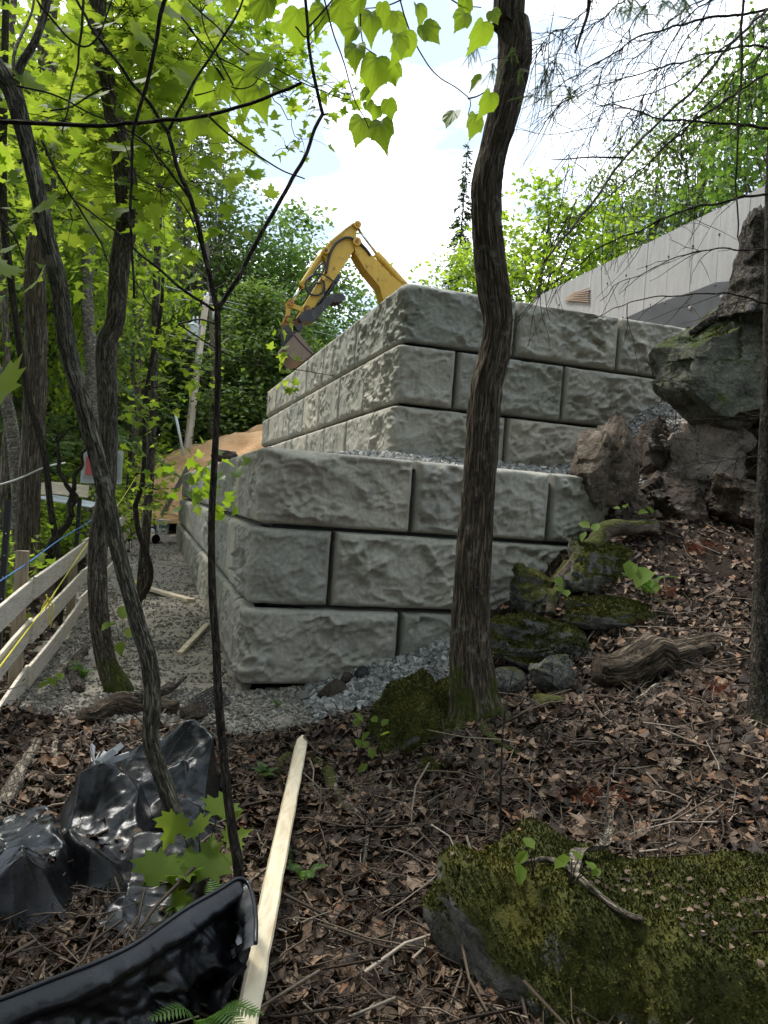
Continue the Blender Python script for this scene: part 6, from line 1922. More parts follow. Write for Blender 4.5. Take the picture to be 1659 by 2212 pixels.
# stump on the huge boulder
st = thing('tree_stump', 'dark splintered stump standing on top of the huge boulder', 'stump', P(1640, 640, 7.0))
sp0 = P(1640, 660, 7.0)
pts = [sp0 + [0, 0, -.15], sp0, sp0 + [.01, 0, .25], sp0 + [.04, 0, .6], sp0 + [.06, 0, .78]]
V, F = tube(spline(pts, 40), np.interp(np.linspace(0, 1, 40), [0, .15, .5, .9, 1], [.36, .27, .22, .23, .1]), 40, bark_disp(5, .03, 2.5, 1.5))
V[:, 2] += np.clip((V[:, 2] - sp0[2] - .35) * 2, 0, 1) * .12 * ridged(V * 9, 2, 4)
ob('trunk', V, F, MAT['bark_hemlock'], st)
for k in range(6):
    a = k * 1.05
    e = sp0 + np.array([math.cos(a) * .6, math.sin(a) * .5, -.2 - .1 * (k % 2)])
    ob('root', *tube(spline([sp0 + [0, 0, .05], (sp0 + e) / 2 + [0, 0, .06], e], 14), np.linspace(.1, .02, 14), 9, bark_disp(k, .01)), MAT['bark_hemlock'], st)
# brown cut rock at the far end of the path
rock('brown square-cut rock at the far end of the path', P(372, 1118, 21.5), (1.3, 1.0, .95), 91, 'rock_brown', 5, planes=18, cut=(.5, .75))
rock('low brown rock beside the leaning bar foot', P(330, 1120, 22.5), (1.3, 1.2, .8), 92, 'rock_brown', 5, planes=14)
rock('dark clod on the crest of the sand heap', P(490, 985, 19.5), (.8, .6, .35), 93, 'rock_dark', 4)

# ------------------------------------------------------------------ fallen wood
def log(name, label, pts, radii, mat, cat='log', sides=14, n=40, amp=.006, seed=0, lift=None, parts=None):
    p = np.array([G(x, y) if len(q) == 0 else P(x, y, q[0]) for (x, y, *q) in pts])
    if lift is not None: p[:, 2] += lift
    path, rr = spline(p, n, radii)
    path = path + .4 * np.mean(radii) * np.stack([fbm(path * 6, 2, seed), fbm(path * 6 + 9, 2, seed), fbm(path * 6 + 19, 2, seed)], -1)
    root = thing(name, label, cat, p[0])
    o = ob('stem', *tube(path, rr, sides, bark_disp(seed, amp, 4.0, .35)), TW.get(MAT[mat].name, MAT[mat]), root)
    set_bark(o, path, rr, sides)
    return root, path
log('rotten_log', 'crumbling pale brown rotten log lying across the slope', [(1285, 1450, 4.75), (1350, 1440, 4.75), (1430, 1420, 4.85), (1520, 1408, 5.0), (1590, 1415, 5.1)], [.085, .10, .115, .10, .08], 'log_wood', seed=3, amp=.022, sides=22, n=60)
log('fallen_log', 'mossy fallen branch leaning from the litter up against the lower wall end', [(1205, 1260, 6.0), (1240, 1215, 6.0), (1290, 1160, 6.2), (1330, 1140, 6.3), (1420, 1140, 6.4)], [.05, .06, .065, .06, .045], 'mossy_wood', seed=5, amp=.012)
log('fallen_log', 'short mossy stub hanging down beside the grey granite stone', [(1210, 1255, 5.9), (1195, 1290, 5.8), (1190, 1330, 5.7)], [.035, .04, .03], 'mossy_wood', seed=6)
log('fallen_log', 'brown log with broken end lying before the dark curved trunk', [(180, 1570), (260, 1545), (330, 1540), (385, 1545)], [.05, .07, .075, .06], 'log_wood', seed=7, lift=.05, amp=.010, sides=20)
log('fallen_branch', 'pale peeled branch resting on the brown log', [(300, 1545), (360, 1520), (400, 1490)], [.035, .03, .012], 'dead_wood', seed=8, lift=.10)
log('fallen_branch', 'stubby bark-covered branch standing in gravel by the fence', [(172, 1500), (158, 1465), (170, 1430), (180, 1418)], [.04, .045, .04, .035], 'dead_wood', seed=9, lift=.03)
log('fallen_branch', 'smooth pale branch lying at the very left of the fabric heap', [(-20, 1785), (15, 1740), (40, 1690), (62, 1640), (78, 1615)], [.038, .036, .032, .028, .022], 'dead_wood_pale', seed=10, lift=.03)
log('fallen_branch', 'short pale stub lying behind the fabric heap', [(118, 1600), (122, 1640), (128, 1668)], [.018, .02, .018], 'dead_wood_pale', seed=11, lift=.02)
log('surface_root', 'twisting mossy root snaking through the litter under the stake tip', [(560, 1690), (640, 1640), (700, 1665), (720, 1720), (745, 1760)], [.02, .028, .03, .032, .02], 'mossy_wood', seed=12, lift=.015)
log('surface_root', 'knotted grey root beside the moss hump', [(690, 1670), (720, 1690), (728, 1730), (750, 1750), (790, 1790)], [.022, .026, .024, .02, .012], 'dead_wood', seed=13, lift=.02)
for i, (lab, pts, r, mt) in enumerate((
    ('long thin stick curving from the stake down to the bottom leaves', [(745, 1725), (785, 1760), (792, 1820), (775, 1920), (755, 1990), (735, 2060), (718, 2130)], .011, 'dead_wood'),
    ('long dark stick crossing the litter above the big boulder', [(740, 1725), (800, 1745), (900, 1742), (1000, 1735), (1090, 1745), (1180, 1752), (1260, 1765)], .013, 'bark_thin'),
    ('curved grey stick lying under the long dark stick', [(790, 1800), (850, 1775), (940, 1765), (1060, 1768), (1140, 1770)], .012, 'dead_wood'),
    ('bent dark twig leaning against the left side of the big boulder', [(860, 2160), (880, 2090), (905, 2000), (925, 1930)], .013, 'bark_thin'),
    ('pale forked twig stretching toward the moss hump', [(700, 2010), (770, 1965), (850, 1910), (885, 1860)], .008, 'dead_wood'),
    ('grey stick crossing the open slope below the rotten log', [(1160, 1560), (1260, 1500), (1330, 1450), (1400, 1420)], .011, 'dead_wood'),
    ('long diagonal stick leaning over the rotten log', [(1280, 1640), (1340, 1540), (1420, 1440), (1500, 1330), (1530, 1290)], .012, 'bark_thin'),
    ('pale curved stick along the front of the rotten log', [(1370, 1520), (1450, 1470), (1520, 1455), (1600, 1445)], .014, 'dead_wood_pale'),
    ('bleached twig bent like a hook under the rotten log', [(1370, 1480), (1400, 1520), (1420, 1570), (1440, 1610)], .008, 'dead_wood_pale'),
    ('straight grey branch lying behind the flat mossy slab', [(1380, 1400), (1480, 1370), (1570, 1360), (1640, 1355)], .016, 'dead_wood'),
    ('pale branch lying level above the rotten log', [(1370, 1420), (1440, 1395), (1530, 1380), (1600, 1378)], .010, 'dead_wood_pale'),
    ('dark branch lying on the slope beside the hemlock foot', [(1500, 1640), (1560, 1590), (1610, 1530), (1640, 1500)], .012, 'bark_thin'),
    ('thin arched twig on the open litter', [(1000, 1700), (1100, 1665), (1200, 1670), (1280, 1720)], .006, 'dead_wood'),
    ('long thin twig crossing right of the boulder top', [(1500, 1760), (1560, 1690), (1620, 1640), (1660, 1620)], .007, 'dead_wood'),
    ('grey twig along the back edge of the big boulder', [(1090, 1835), (1200, 1815), (1290, 1790), (1330, 1800)], .008, 'dead_wood_pale'),
    ('dark branch behind the shredded bark strip', [(1340, 1745), (1450, 1750), (1560, 1770), (1660, 1790)], .012, 'bark_thin'),
    ('bent root between stake and fabric heap', [(430, 1590), (465, 1600), (475, 1640), (470, 1680)], .018, 'dead_wood'),
    ('pale stick near the gravel edge', [(180, 1620), (260, 1590), (330, 1575)], .012, 'dead_wood'),
    ('short thick stick beside the bottom end of the stake', [(590, 2180), (620, 2130), (625, 2060), (600, 2000)], .008, 'dead_wood'),
    ('dark stick by the bottom leaves', [(650, 2230), (690, 2180), (730, 2150)], .014, 'dead_wood'))):
    log('fallen_branch', lab, pts, np.linspace(r, r * .5, len(pts)), mt, 'branch', 7, 40, .001, 40 + i, lift=.018)
# thin upright dead stem behind the big boulder
a = G(1083, 1830)
tag(ob('dead_sapling', *tube(spline([a - [0, 0, .05], P(1082, 1700, a[1] + .02), P(1088, 1560, a[1] + .05), P(1110, 1440, a[1] + .1)], 30), np.linspace(.007, .002, 30), 6), MAT['bark_thin']), 'thin upright dead sapling behind the big boulder', 'sapling')
# shredded bark strip lying on the boulder
def on_boulder(x, y, lift=.02):
    r_ = ray(x, y); r_ = r_ / np.linalg.norm(r_)
    d_ = bV - EYE
    t_ = d_ @ r_
    off = np.linalg.norm(d_ - t_[:, None] * r_, axis=1)
    k_ = np.where(off < off.min() + .02)[0]
    return bV[k_[np.argmin(t_[k_])]] + np.array([0, 0, lift])
p0_ = on_boulder(1235, 1880)
p = spline([p0_, on_boulder(1262, 1845, .025), on_boulder(1300, 1830, .03), on_boulder(1310, 1825, .05) + np.array([.06, .12, .06])], 24)
wv = np.interp(np.linspace(0, 1, 24), [0, .3, .7, 1], [.012, .03, .028, .006])
ac = np.linspace(-1, 1, 7)
V = p[:, None] + (CR[None, None] * ac[None, :, None] * wv[:, None, None]) + np.array([0, 0, 1.0]) * ((ac ** 2)[None, :, None] * .4 * wv[:, None, None] + .004 * vnoise(np.stack([np.repeat(ac[None] * 9, 24, 0), np.repeat(np.arange(24)[:, None] * .1, 7, 1), np.zeros((24, 7))], -1), 3)[..., None])
mbk = MB().add(V.reshape(-1, 3), grid_faces(24, 7)).add(V.reshape(-1, 3) - [0, 0, .005], grid_faces(24, 7)[:, ::-1])
tag(mbk.build('bark_strip', MAT['dead_wood_pale']), 'pale shredded strip of bark curling up from the big boulder', 'bark')

pts_ = [on_boulder(x_, y_, .016) for x_, y_ in ((1105, 1862), (1170, 1845), (1230, 1870), (1290, 1915), (1345, 1955), (1395, 1985))]
stick = thing('fallen_branch', 'brown stick lying across the top of the big boulder', 'branch', pts_[2])
pth_ = spline(pts_, 40)
o = ob('stem', *tube(pth_, np.interp(np.linspace(0, 1, 40), [0, .3, 1], [.004, .011, .009]), 8), TW['weathered_dead_wood'], stick); set_bark(o, pth_, .01, 8)
# ------------------------------------------------------------------ wooden stake in the foreground
sa = G(648, 1640, lift=.075); sb = P(512, 2290, 1.92)
so = thing('wooden_stake', 'long fresh sawn wooden stake with pointed tip lying toward the bottom edge', 'stake', sa)
V, F = beam(sb, sa, .062, .062, up=(.28, 0, 1), nseg=30, rough=.002, seed=5)
ob('shaft', V, F, MAT['stake'], so, False)
dv = (sa - sb) / np.linalg.norm(sa - sb)
ob('tip', *beam(sa, sa + dv * .16, .062, .062, up=(.28, 0, 1), taper=.25), MAT['stake'], so, False)

# ------------------------------------------------------------------ black woven silt fabric
def fabric_mat():
    m, N, L = nodes_of('black_woven_fabric')
    v = mapped(N, L)
    wv_ = []
    for ax in ('X', 'Z'):
        w = N.new('ShaderNodeTexWave'); w.bands_direction = ax; w.inputs['Scale'].default_value = 230; w.inputs['Distortion'].default_value = .6
        L.new(v, w.inputs['Vector']); wv_.append(w.outputs['Fac'])
    mm = N.new('ShaderNodeMath'); mm.operation = 'MULTIPLY'; L.new(wv_[0], mm.inputs[0]); L.new(wv_[1], mm.inputs[1])
    n1 = bump(N, L, noise_node(N, L, v, 14, 4, .55), .22, .012)
    n2 = bump(N, L, mm.outputs[0], .18, .001, n1)
    c = ramp(N, L, noise_node(N, L, v, 5, 6, .7), [(.35, (.004, .004, .005)), (.66, (.008, .008, .010)), (.82, (.04, .035, .03))])
    rg = N.new('ShaderNodeMapRange'); rg.inputs['To Min'].default_value = .16; rg.inputs['To Max'].default_value = .38
    L.new(noise_node(N, L, v, 7, 4, .6), rg.inputs['Value'])
    b = princ(N, L, c, rg.outputs[0], n2, .5)
    return m
MAT['fabric'] = fabric_mat()
def tents(x, y, ridges):
    """cloth hung over ridge lines: sharp crests, hollow flanks"""
    h = np.zeros_like(x)
    for (ax, ay, az, bx, by, bz, w) in ridges:
        dx, dy = bx - ax, by - ay
        t = np.clip(((x - ax) * dx + (y - ay) * dy) / (dx * dx + dy * dy + 1e-9), 0, 1)
        d = np.sqrt((x - ax - t * dx) ** 2 + (y - ay - t * dy) ** 2)
        k = (az + (bz - az) * t) * np.exp(-(d / w) ** 1.15)
        h = np.maximum(h, k) + .18 * np.minimum(h, k)
    return h
heap = thing('silt_fabric_heap', 'crumpled heap of glossy black woven silt fabric around the leaning trunk', 'fabric', G(250, 1800))
gh = np.random.default_rng(12)
def fold_sheet(outline, ridges, seed, n=170):
    """one length of fabric: outline in ground pixels, ridges as pixel pairs with crest heights"""
    pts = np.array([G(x_, y_)[:2] for x_, y_ in outline])
    rd = []
    for (x0, y0, z0, x1, y1, z1, w) in ridges:
        a_, b_ = G(x0, y0), G(x1, y1)
        rd.append((a_[0], a_[1], z0 * .66, b_[0], b_[1], z1 * .66, w * 1.35))
    lo_, hi_ = pts.min(0) - .05, pts.max(0) + .05
    X_, Y_ = np.meshgrid(np.linspace(lo_[0], hi_[0], n), np.linspace(lo_[1], hi_[1], n))
    q = np.stack([X_ * 2.2, Y_ * 2.2, 0 * X_], -1)
    # inside test and distance to the edge
    ins = np.zeros(X_.shape, bool); dist = np.full(X_.shape, 9.0)
    m_ = len(pts)
    for i in range(m_):
        a_, b_ = pts[i], pts[(i + 1) % m_]
        c_ = ((a_[1] > Y_) != (b_[1] > Y_)) & (X_ < (b_[0] - a_[0]) * (Y_ - a_[1]) / (b_[1] - a_[1] + 1e-12) + a_[0])
        ins ^= c_
        ab = b_ - a_
        t = np.clip(((X_ - a_[0]) * ab[0] + (Y_ - a_[1]) * ab[1]) / (ab @ ab), 0, 1)
        dist = np.minimum(dist, np.hypot(X_ - a_[0] - t * ab[0], Y_ - a_[1] - t * ab[1]))
    wx = X_ + .05 * fbm(q * 1.4, 2, seed); wy = Y_ + .05 * fbm(q * 1.4 + 5, 2, seed)
    H = tents(wx, wy, rd)
    cre = scoops(wx + wy * .3, wy, .32, seed + 2, .5, .8) * .070 + scoops(wx, wy - wx * .4, .13, seed + 3, .5, .9) * .018 + scoops(wx - wy * .5, wy, .05, seed + 4, .3, 1.0) * .007
    H = H + np.clip(.4 + H * 3, 0, 1.2) * (cre + .02)
    H = np.maximum(H, 0) * np.clip(dist / .10, .12, 1)
    Zb_ = height(X_, Y_) + .01 + H
    # lean the crests so the cloth overhangs a little
    Xo = X_ + H * .35 * vnoise(q * .9 + 3, seed + 6); Yo = Y_ - H * .28 * (1 + .5 * vnoise(q * .9, seed + 7))
    F = grid_faces(n, n); F = F[ins.ravel()[F].all(1)]
    Vv = np.stack([Xo, Yo, Zb_], -1).reshape(-1, 3)
    used_ = np.unique(F); mp2 = np.full(len(Vv), -1); mp2[used_] = np.arange(len(used_))
    return Vv[used_], mp2[F]
for out_, rid, sd in (
    ([(215, 1660), (330, 1640), (480, 1680), (500, 1800), (420, 1850), (300, 1830), (215, 1760)], [(395, 1690, .42, 440, 1720, .34, .16), (440, 1720, .34, 480, 1790, .10, .12), (270, 1690, .24, 350, 1680, .26, .16), (300, 1760, .22, 380, 1740, .30, .12), (350, 1790, .2, 430, 1790, .16, .10)], 3),
    ([(130, 1730), (240, 1720), (345, 1760), (360, 1880), (300, 1960), (170, 1960), (90, 1880)], [(150, 1790, .26, 250, 1790, .34, .17), (250, 1790, .34, 320, 1830, .30, .15), (320, 1830, .3, 340, 1900, .12, .12), (180, 1880, .20, 240, 1930, .24, .11), (140, 1850, .16, 150, 1930, .2, .10)], 9),
    ([(-60, 1820), (60, 1790), (150, 1830), (190, 1900), (160, 1990), (40, 2040), (-80, 2040)], [(20, 1840, .20, 110, 1850, .26, .14), (110, 1850, .26, 150, 1930, .22, .12), (-20, 1900, .24, 60, 1930, .2, .12), (60, 1930, .2, 70, 2000, .26, .10), (-60, 1990, .2, 20, 1990, .16, .12)], 15),
    ([(250, 1850), (360, 1850), (470, 1880), (480, 1960), (400, 2030), (270, 2060), (190, 2020)], [(280, 1890, .2, 400, 1900, .26, .12), (300, 1960, .14, 420, 1950, .18, .11), (240, 1990, .16, 330, 2010, .12, .1)], 21)):
    V, F = fold_sheet(out_, rid, sd)
    ob('fold', V, F, MAT['fabric'], heap)
fb = []
FOLDS = [o_ for o_ in heap.children]
for o_ in FOLDS:
    n_ = len(o_.data.vertices); co = np.empty(n_ * 3, np.float32); o_.data.vertices.foreach_get('co', co); co = co.reshape(-1, 3)
    no = np.empty(n_ * 3, np.float32); o_.data.vertices.foreach_get('normal', no); no = no.reshape(-1, 3)
    k_ = np.where(no[:, 2] > .8)[0]
    if len(k_): fb.append((co[gh.choice(k_, 26)], ))
caught_on_fabric = np.concatenate([f_[0] for f_ in fb])
# red tracer threads and white tied end
MAT['thread'] = plain('red_thread', (.35, .05, .06), .6)
MAT['plastic_clear'] = plain('white_torn_plastic', (.62, .63, .64), .35)
tie = P(205, 1655, 3.72)
ob('rolled_end', *tube(spline([P(255, 1735, 3.45), P(230, 1700, 3.55), tie], 20), np.linspace(.045, .03, 20), 12), MAT['fabric'], heap)
for q in range(12):
    e = tie + np.array([rnd.uniform(-.05, .16), rnd.uniform(-.05, .1), rnd.uniform(.0, .10)])
    ob('torn_plastic', *beam(tie, e, .03, .003, up=(rnd.random(), rnd.random(), .4), nseg=4, rough=.01, seed=q), MAT['plastic_clear'], heap, False)
# stretched band of fabric wrapped round the thin sapling
top = [(-120, 2200), (0, 2160), (130, 2110), (220, 2075), (300, 2035), (400, 1965), (470, 1925), (512, 1900), (535, 1908), (548, 1945), (553, 1990), (552, 2040)]
def at_z(x, y, z):
    r_ = ray(x, y)
    return EYE + r_ * ((z - EYE[2]) / r_[2])
tz = [.34, .34, .34, .34, .34, .345, .35, .35, .34, .33, .32, .30]
tp = spline(np.array([at_z(x, y, z) for (x, y), z in zip(top, tz)]), 150)
band_t = np.linspace(0, 1, 46)
dn_ = np.array([0, 0, -1.0])
tl = np.gradient(tp, axis=0); tl /= np.linalg.norm(tl, axis=1, keepdims=True)
out = np.cross(tl, np.array([0, 0, 1.0])); out /= np.linalg.norm(out, axis=1, keepdims=True)
hgts = tp[:, 2] - height(tp[:, 0], tp[:, 1]) + .06
S_ = np.linspace(0, 1, 150)
V = []
for j, b in enumerate(band_t):
    a_ = S_ * 9
    q = np.stack([a_ * .8 - b * 1.2, np.full(150, b * 3.0), np.zeros(150)], -1)
    amp = .05 * b ** .7
    off = amp * (ridged(q * 1.1, 2, 3) * .7 + fbm(q * 2.2, 3, 8)) + .03 * math.sin(min(1, b * 6) * math.pi) + .10 * b
    V.append(tp + dn_ * (b * hgts)[:, None] + out * off[:, None])
V = np.array(V)
band = thing('silt_fence_band', 'taut band of black woven silt fabric wrapped round the thin sapling foot', 'fabric', G(400, 2120))
ob('sheet', V.reshape(-1, 3), grid_faces(46, 150), MAT['fabric'], band)
ob('hem', *tube(tp + [0, 0, .002], .006, 8, None), MAT['fabric'], band)
# grey printed emblem patches on the band
MAT['print_grey'] = plain('grey_print', (.20, .22, .25), .4)
def band_pt(s, b, lift=.006):
    i = int(np.clip(s, 0, 1) * 149); j = int(np.clip(b, 0, 1) * 45)
    return V[j, i] + out[i] * lift
for (s0_, s1_, b0, b1) in ((.70, .745, .30, .42), (.755, .80, .28, .36), (.74, .76, .42, .52), (.81, .85, .18, .30), (.83, .87, .34, .44), (.76, .80, .46, .54), (.86, .90, .15, .25), (.69, .71, .45, .60)):
    n_ = 8
    gridp = np.array([[band_pt(s0_ + (s1_ - s0_) * i / (n_ - 1), b0 + (b1 - b0) * j / (n_ - 1)) for i in range(n_)] for j in range(n_)])
    ob('printed_mark', gridp.reshape(-1, 3), grid_faces(n_, n_), MAT['print_grey'], band)

# ------------------------------------------------------------------ small green plants
def fern(label, c, L, n, seed, lean=None):
    g = np.random.default_rng(seed)
    root = thing('fern', label, 'fern', c)
    for k in range(n):
        a = g.uniform(0, 6.28) if lean is None else lean + g.normal(0, .5)
        d = np.array([math.cos(a), math.sin(a), 0]); s = np.array([-d[1], d[0], 0])
        l = L * g.uniform(.7, 1.1)
        rachis = spline([c, c + d * l * .35 + [0, 0, l * .55], c + d * l * .9 + [0, 0, l * .6]], 22)
        mb = MB().add(*tube(rachis, np.linspace(.003, .0008, 22), 4, caps=False))
        for i in range(3, 22):
            t = i / 21
            w = l * .22 * math.sin(math.pi * min(1, t * .95 + .05)) ** .7 + .004
            fwd = rachis[min(i + 1, 21)] - rachis[i - 1]; fwd /= np.linalg.norm(fwd)
            for sg in (-1, 1):
                p0 = rachis[i]; tip = p0 + s * sg * w + fwd * w * .35 - np.array([0, 0, .12 * w])
                m_ = (p0 + tip) / 2
                hw = l * .022
                mb.add([p0 - fwd * hw * .6, p0 + fwd * hw * .6, m_ + fwd * hw, tip, m_ - fwd * hw], np.array([[0, 1, 2, 3, 4]]))
        mb.build('frond', MAT['fern'], root, False)
    return root
fern('dark green fern rising before the black fabric band', P(498, 2075, 2.35), .26, 2, 3, 1.9)
fern('fern fronds poking up at the very bottom beside the stake', P(440, 2240, 2.0), .20, 5, 4)
fern('small fern among the dead leaves beside the mossy stone', G(655, 1915, lift=.01), .12, 4, 5)
fern('pale fern on the slope beside the flat mossy slab', P(1395, 1285, 5.6), .26, 5, 6)
fern('little fern beside the stake middle', G(620, 1880, lift=.01), .10, 3, 7)
fern('small feathery seedling beside the stake tip', G(570, 1690, lift=.01), .10, 5, 8)
fern('small green seedling standing in the crushed stone', G(600, 1535, lift=.01), .10, 3, 9)
fern('fern tuft by the fence foot', G(180, 1470, lift=.01), .18, 6, 10)
def seedling(label, c, leaves, h, tmpl, mat, seed, cat='seedling'):
    g = np.random.default_rng(seed)
    root = thing('seedling', label, cat, c)
    for i, (x, y, s_, d, yaw) in enumerate(leaves):
        p = P(x, y, d)
        ob('stem', *tube(spline([np.asarray(c), (np.asarray(c) + p) / 2 + [0, 0, .02], p], 8), np.linspace(.0028, .0015, 8), 5), MAT['bark_thin'], root)
        nrm = np.array([[g.normal(0, .35), -.55 + g.normal(0, .3), .9]])
        Rm = rot_to(nrm, g, np.array([rad(yaw)]))[0]
        size = s_ * d / FPX * 1.3
        TV, TF = tmpl
        ob('leaf', (TV * size) @ Rm.T + p, TF, mat, root)
    return root
seedling('young maple shoot with large bright leaves at the leaning trunk foot', G(430, 1925), [(380, 1760, 60, 3.0, 170), (470, 1760, 62, 3.0, -10), (360, 1850, 90, 2.9, 160), (430, 1800, 60, 2.95, 20), (395, 1890, 70, 2.85, 200), (450, 1895, 95, 2.85, 10), (490, 1820, 50, 2.9, -60), (370, 1930, 70, 2.8, 190), (420, 1870, 55, 2.9, 90), (500, 1770, 40, 3.0, 30), (410, 1940, 60, 2.8, 120)], .3, MAPLE, MAT['leaf_bright'], 3)
seedling('round-leaved sprig before the moss hump', G(775, 1640), [(770, 1570, 22, 4.0, 0), (785, 1560, 24, 4.0, 60), (815, 1560, 22, 4.1, 30), (825, 1570, 22, 4.1, -30), (800, 1580, 22, 4.0, 120), (790, 1600, 24, 4.0, 180), (770, 1595, 20, 4.0, 200), (820, 1590, 20, 4.0, 300), (780, 1615, 18, 4.0, 240), (805, 1640, 24, 3.9, 10), (795, 1650, 22, 3.9, 120)], .2, OVATE, MAT['leaf_bright'], 4)
seedling('two-leaved green seedling on the left shoulder of the big boulder', on_boulder(1150, 1880, 0), [(1140, 1838, 30, on_boulder(1140, 1880)[1] - .03, 120), (1155, 1835, 32, on_boulder(1150, 1880)[1] - .03, 30), (1120, 1862, 40, on_boulder(1130, 1880)[1] - .05, 180)], .1, OVATE, MAT['leaf_bright'], 5)
seedling('green seedling beside the bark strip on the big boulder', on_boulder(1235, 1900, 0), [(x_, y_, s_q, on_boulder(1235, 1900)[1] - .04, a_q) for x_, y_, s_q, a_q in ((1215, 1862, 36, 150), (1235, 1855, 34, 60), (1250, 1858, 34, 0), (1280, 1880, 34, 0), (1280, 1893, 28, -40))], .1, OVATE, MAT['leaf_bright'], 6)
seedling('pointed bright leaf standing on the slope beside the pale fern', P(1385, 1260, 5.5), [(1395, 1225, 62, 5.5, 150), (1415, 1285, 40, 5.5, 0), (1360, 1210, 40, 5.5, 170)], .2, OVATE, MAT['leaf_bright'], 7)
seedling('small green leaves at the top of the mossy fallen branch', P(1275, 1150, 6.0), [(1275, 1140, 26, 6.0, 40), (1285, 1150, 28, 6.0, -20), (1265, 1148, 22, 6, 140)], .1, OVATE, MAT['leaf_bright'], 8)
seedling('tiny leaves beside the dark rock base', P(1345, 1105, 6.4), [(1340, 1100, 16, 6.4, 40), (1350, 1098, 18, 6.4, -20), (1410, 1110, 24, 6.4, 20), (1400, 1105, 22, 6.4, 120)], .1, OVATE, MAT['leaf_bright'], 9)
seedling('yellow-green leaves hanging beside the grey granite stone', P(1205, 1290, 5.7), [(1200, 1245, 26, 5.7, 200), (1195, 1270, 22, 5.7, 230), (1225, 1290, 26, 5.7, 0)], .1, OVATE, MAT['leaf_bright'], 10)
seedling('small bright seedling left of the stake foot of the dark trunk', G(262, 1420), [(250, 1345, 34, 5.5, 160), (265, 1340, 36, 5.5, 20), (260, 1385, 30, 5.5, 200), (275, 1380, 32, 5.5, 0)], .2, OVATE, MAT['leaf_bright'], 11)
seedling('low green sprig on the leaf litter by the fence', G(120, 1480), [(110, 1472, 26, 5.3, 150), (128, 1470, 26, 5.3, 20), (122, 1480, 22, 5.3, 90)], .08, OVATE, MAT['leaf_bright'], 12)
# rust-red dead needle sprays on the slope
g = np.random.default_rng(9)
for i, (x, y, n_, sp, lab) in enumerate(((1310, 1740, 16, 40, 'patch of rust-red dead hemlock needles above the big boulder'), (1530, 1195, 16, 40, 'rust-red dead hemlock bough high on the slope'), (1545, 1505, 12, 22, 'rust-red dead needles below the hemlock trunk'), (1440, 1290, 10, 20, 'small rust-red needle spray beside the pale fern'))):
    c = G(x, y)
    root = thing('dead_needle_bough', lab, 'dead bough', c)
    mb = MB()
    for _ in range(n_):
        q = G(x + g.normal(0, sp), y + g.normal(0, sp * .22), lift=.03)
        needle_spray(mb, q, .11, g, 18, np.array([g.normal(), g.normal(), .1]))
    mb.build('needles', MAT['rust_needle'], root, False)

# ------------------------------------------------------------------ leaf litter and twigs
g = np.random.default_rng(21)
def litter_template(seed):
    gg = np.random.default_rng(seed)
    nr, nc = 5, 3
    t = np.linspace(0, 1, nr)
    w = np.array([.10, .42, .46, .30, .03]) * gg.uniform(.8, 1.2, nr)
    curl, bend, tw_ = gg.uniform(-1.6, 2.2), gg.uniform(-.9, .9), gg.normal(0, .5)
    V = []
    for i in range(nr):
        for j, s_ in enumerate((-1, 0, 1)):
            x = s_ * w[i] * gg.uniform(.75, 1.2); y = t[i]
            z = curl * x * x + bend * (y - .5) ** 2 + tw_ * x * y + gg.normal(0, .035)
            V.append((x, y - .5, z))
    return np.array(V), grid_faces(nr, nc)
LT = [litter_template(i) for i in range(14)]
bT = on_path
def near_scatter(n, rmin, rmax, g, power=1.0, half=36):
    r = rmin * (rmax / rmin) ** (g.random(n) ** power)
    a = rad(90) + rad(1) * g.uniform(-half, half, n)
    return r * np.cos(a), r * np.sin(a)
def ground_ok(x, y):
    dx, dy = x - LC[0], y - LC[1]
    s = dx * D2[0] + dy * D2[1]; t = dx * D1[0] + dy * D1[1]
    return ~(on_path(x, y)) & ~((s > -.05) & (t > -.03) & (s < 3.1))
def normals_at(x, y):
    e = .04
    zx = (base_h(x + e, y) - base_h(x - e, y)) / (2 * e); zy = (base_h(x, y + e) - base_h(x, y - e)) / (2 * e)
    n = np.stack([-zx, -zy, np.ones_like(x)], -1)
    return n
def scatter_litter(name, label, n, rmin, rmax, size, seed, zj=.03, tilt=.42):
    g = np.random.default_rng(seed)
    x, y = near_scatter(n, rmin, rmax, g)
    # leaves gather in drifts and leave bare soil between
    dens = vnoise(np.stack([x * 1.1, y * 1.1, 0 * x], -1), 51) * .6 + vnoise(np.stack([x * 3.7, y * 3.7, 0 * x], -1), 52) * .4
    ok = ground_ok(x, y) & (dens > g.uniform(-1.15, .25, n))
    x, y = x[ok], y[ok]; m = len(x)
    z = height(x, y) + g.uniform(.002, zj, m)
    nr = normals_at(x, y) + g.normal(0, tilt, (m, 3))
    Rm = rot_to(nr, g)
    mb = MB()
    k = g.integers(0, len(LT), m)
    sz = g.uniform(.55, 1.25, m) * size
    P_ = np.stack([x, y, z], -1)
    for i, (TV, TF) in enumerate(LT):
        q = k == i
        if q.any(): mb.add(*inst(TV, TF, P_[q], Rm[q], sz[q]))
    o = mb.build(name, MAT['litter'], None, True)
    return tag(o, label, 'leaf litter', kind='stuff')
LOBED = []
for q_ in range(6):
    gq = np.random.default_rng(q_ + 70)
    TV_, TF_ = MAPLE_S
    TV_ = TV_.copy(); TV_[:, 1] -= .45
    TV_[:, 2] = gq.uniform(-.9, 1.3) * TV_[:, 0] ** 2 + gq.uniform(-.8, .8) * TV_[:, 1] ** 2 + gq.normal(0, .06, len(TV_))
    LOBED.append((TV_, TF_))
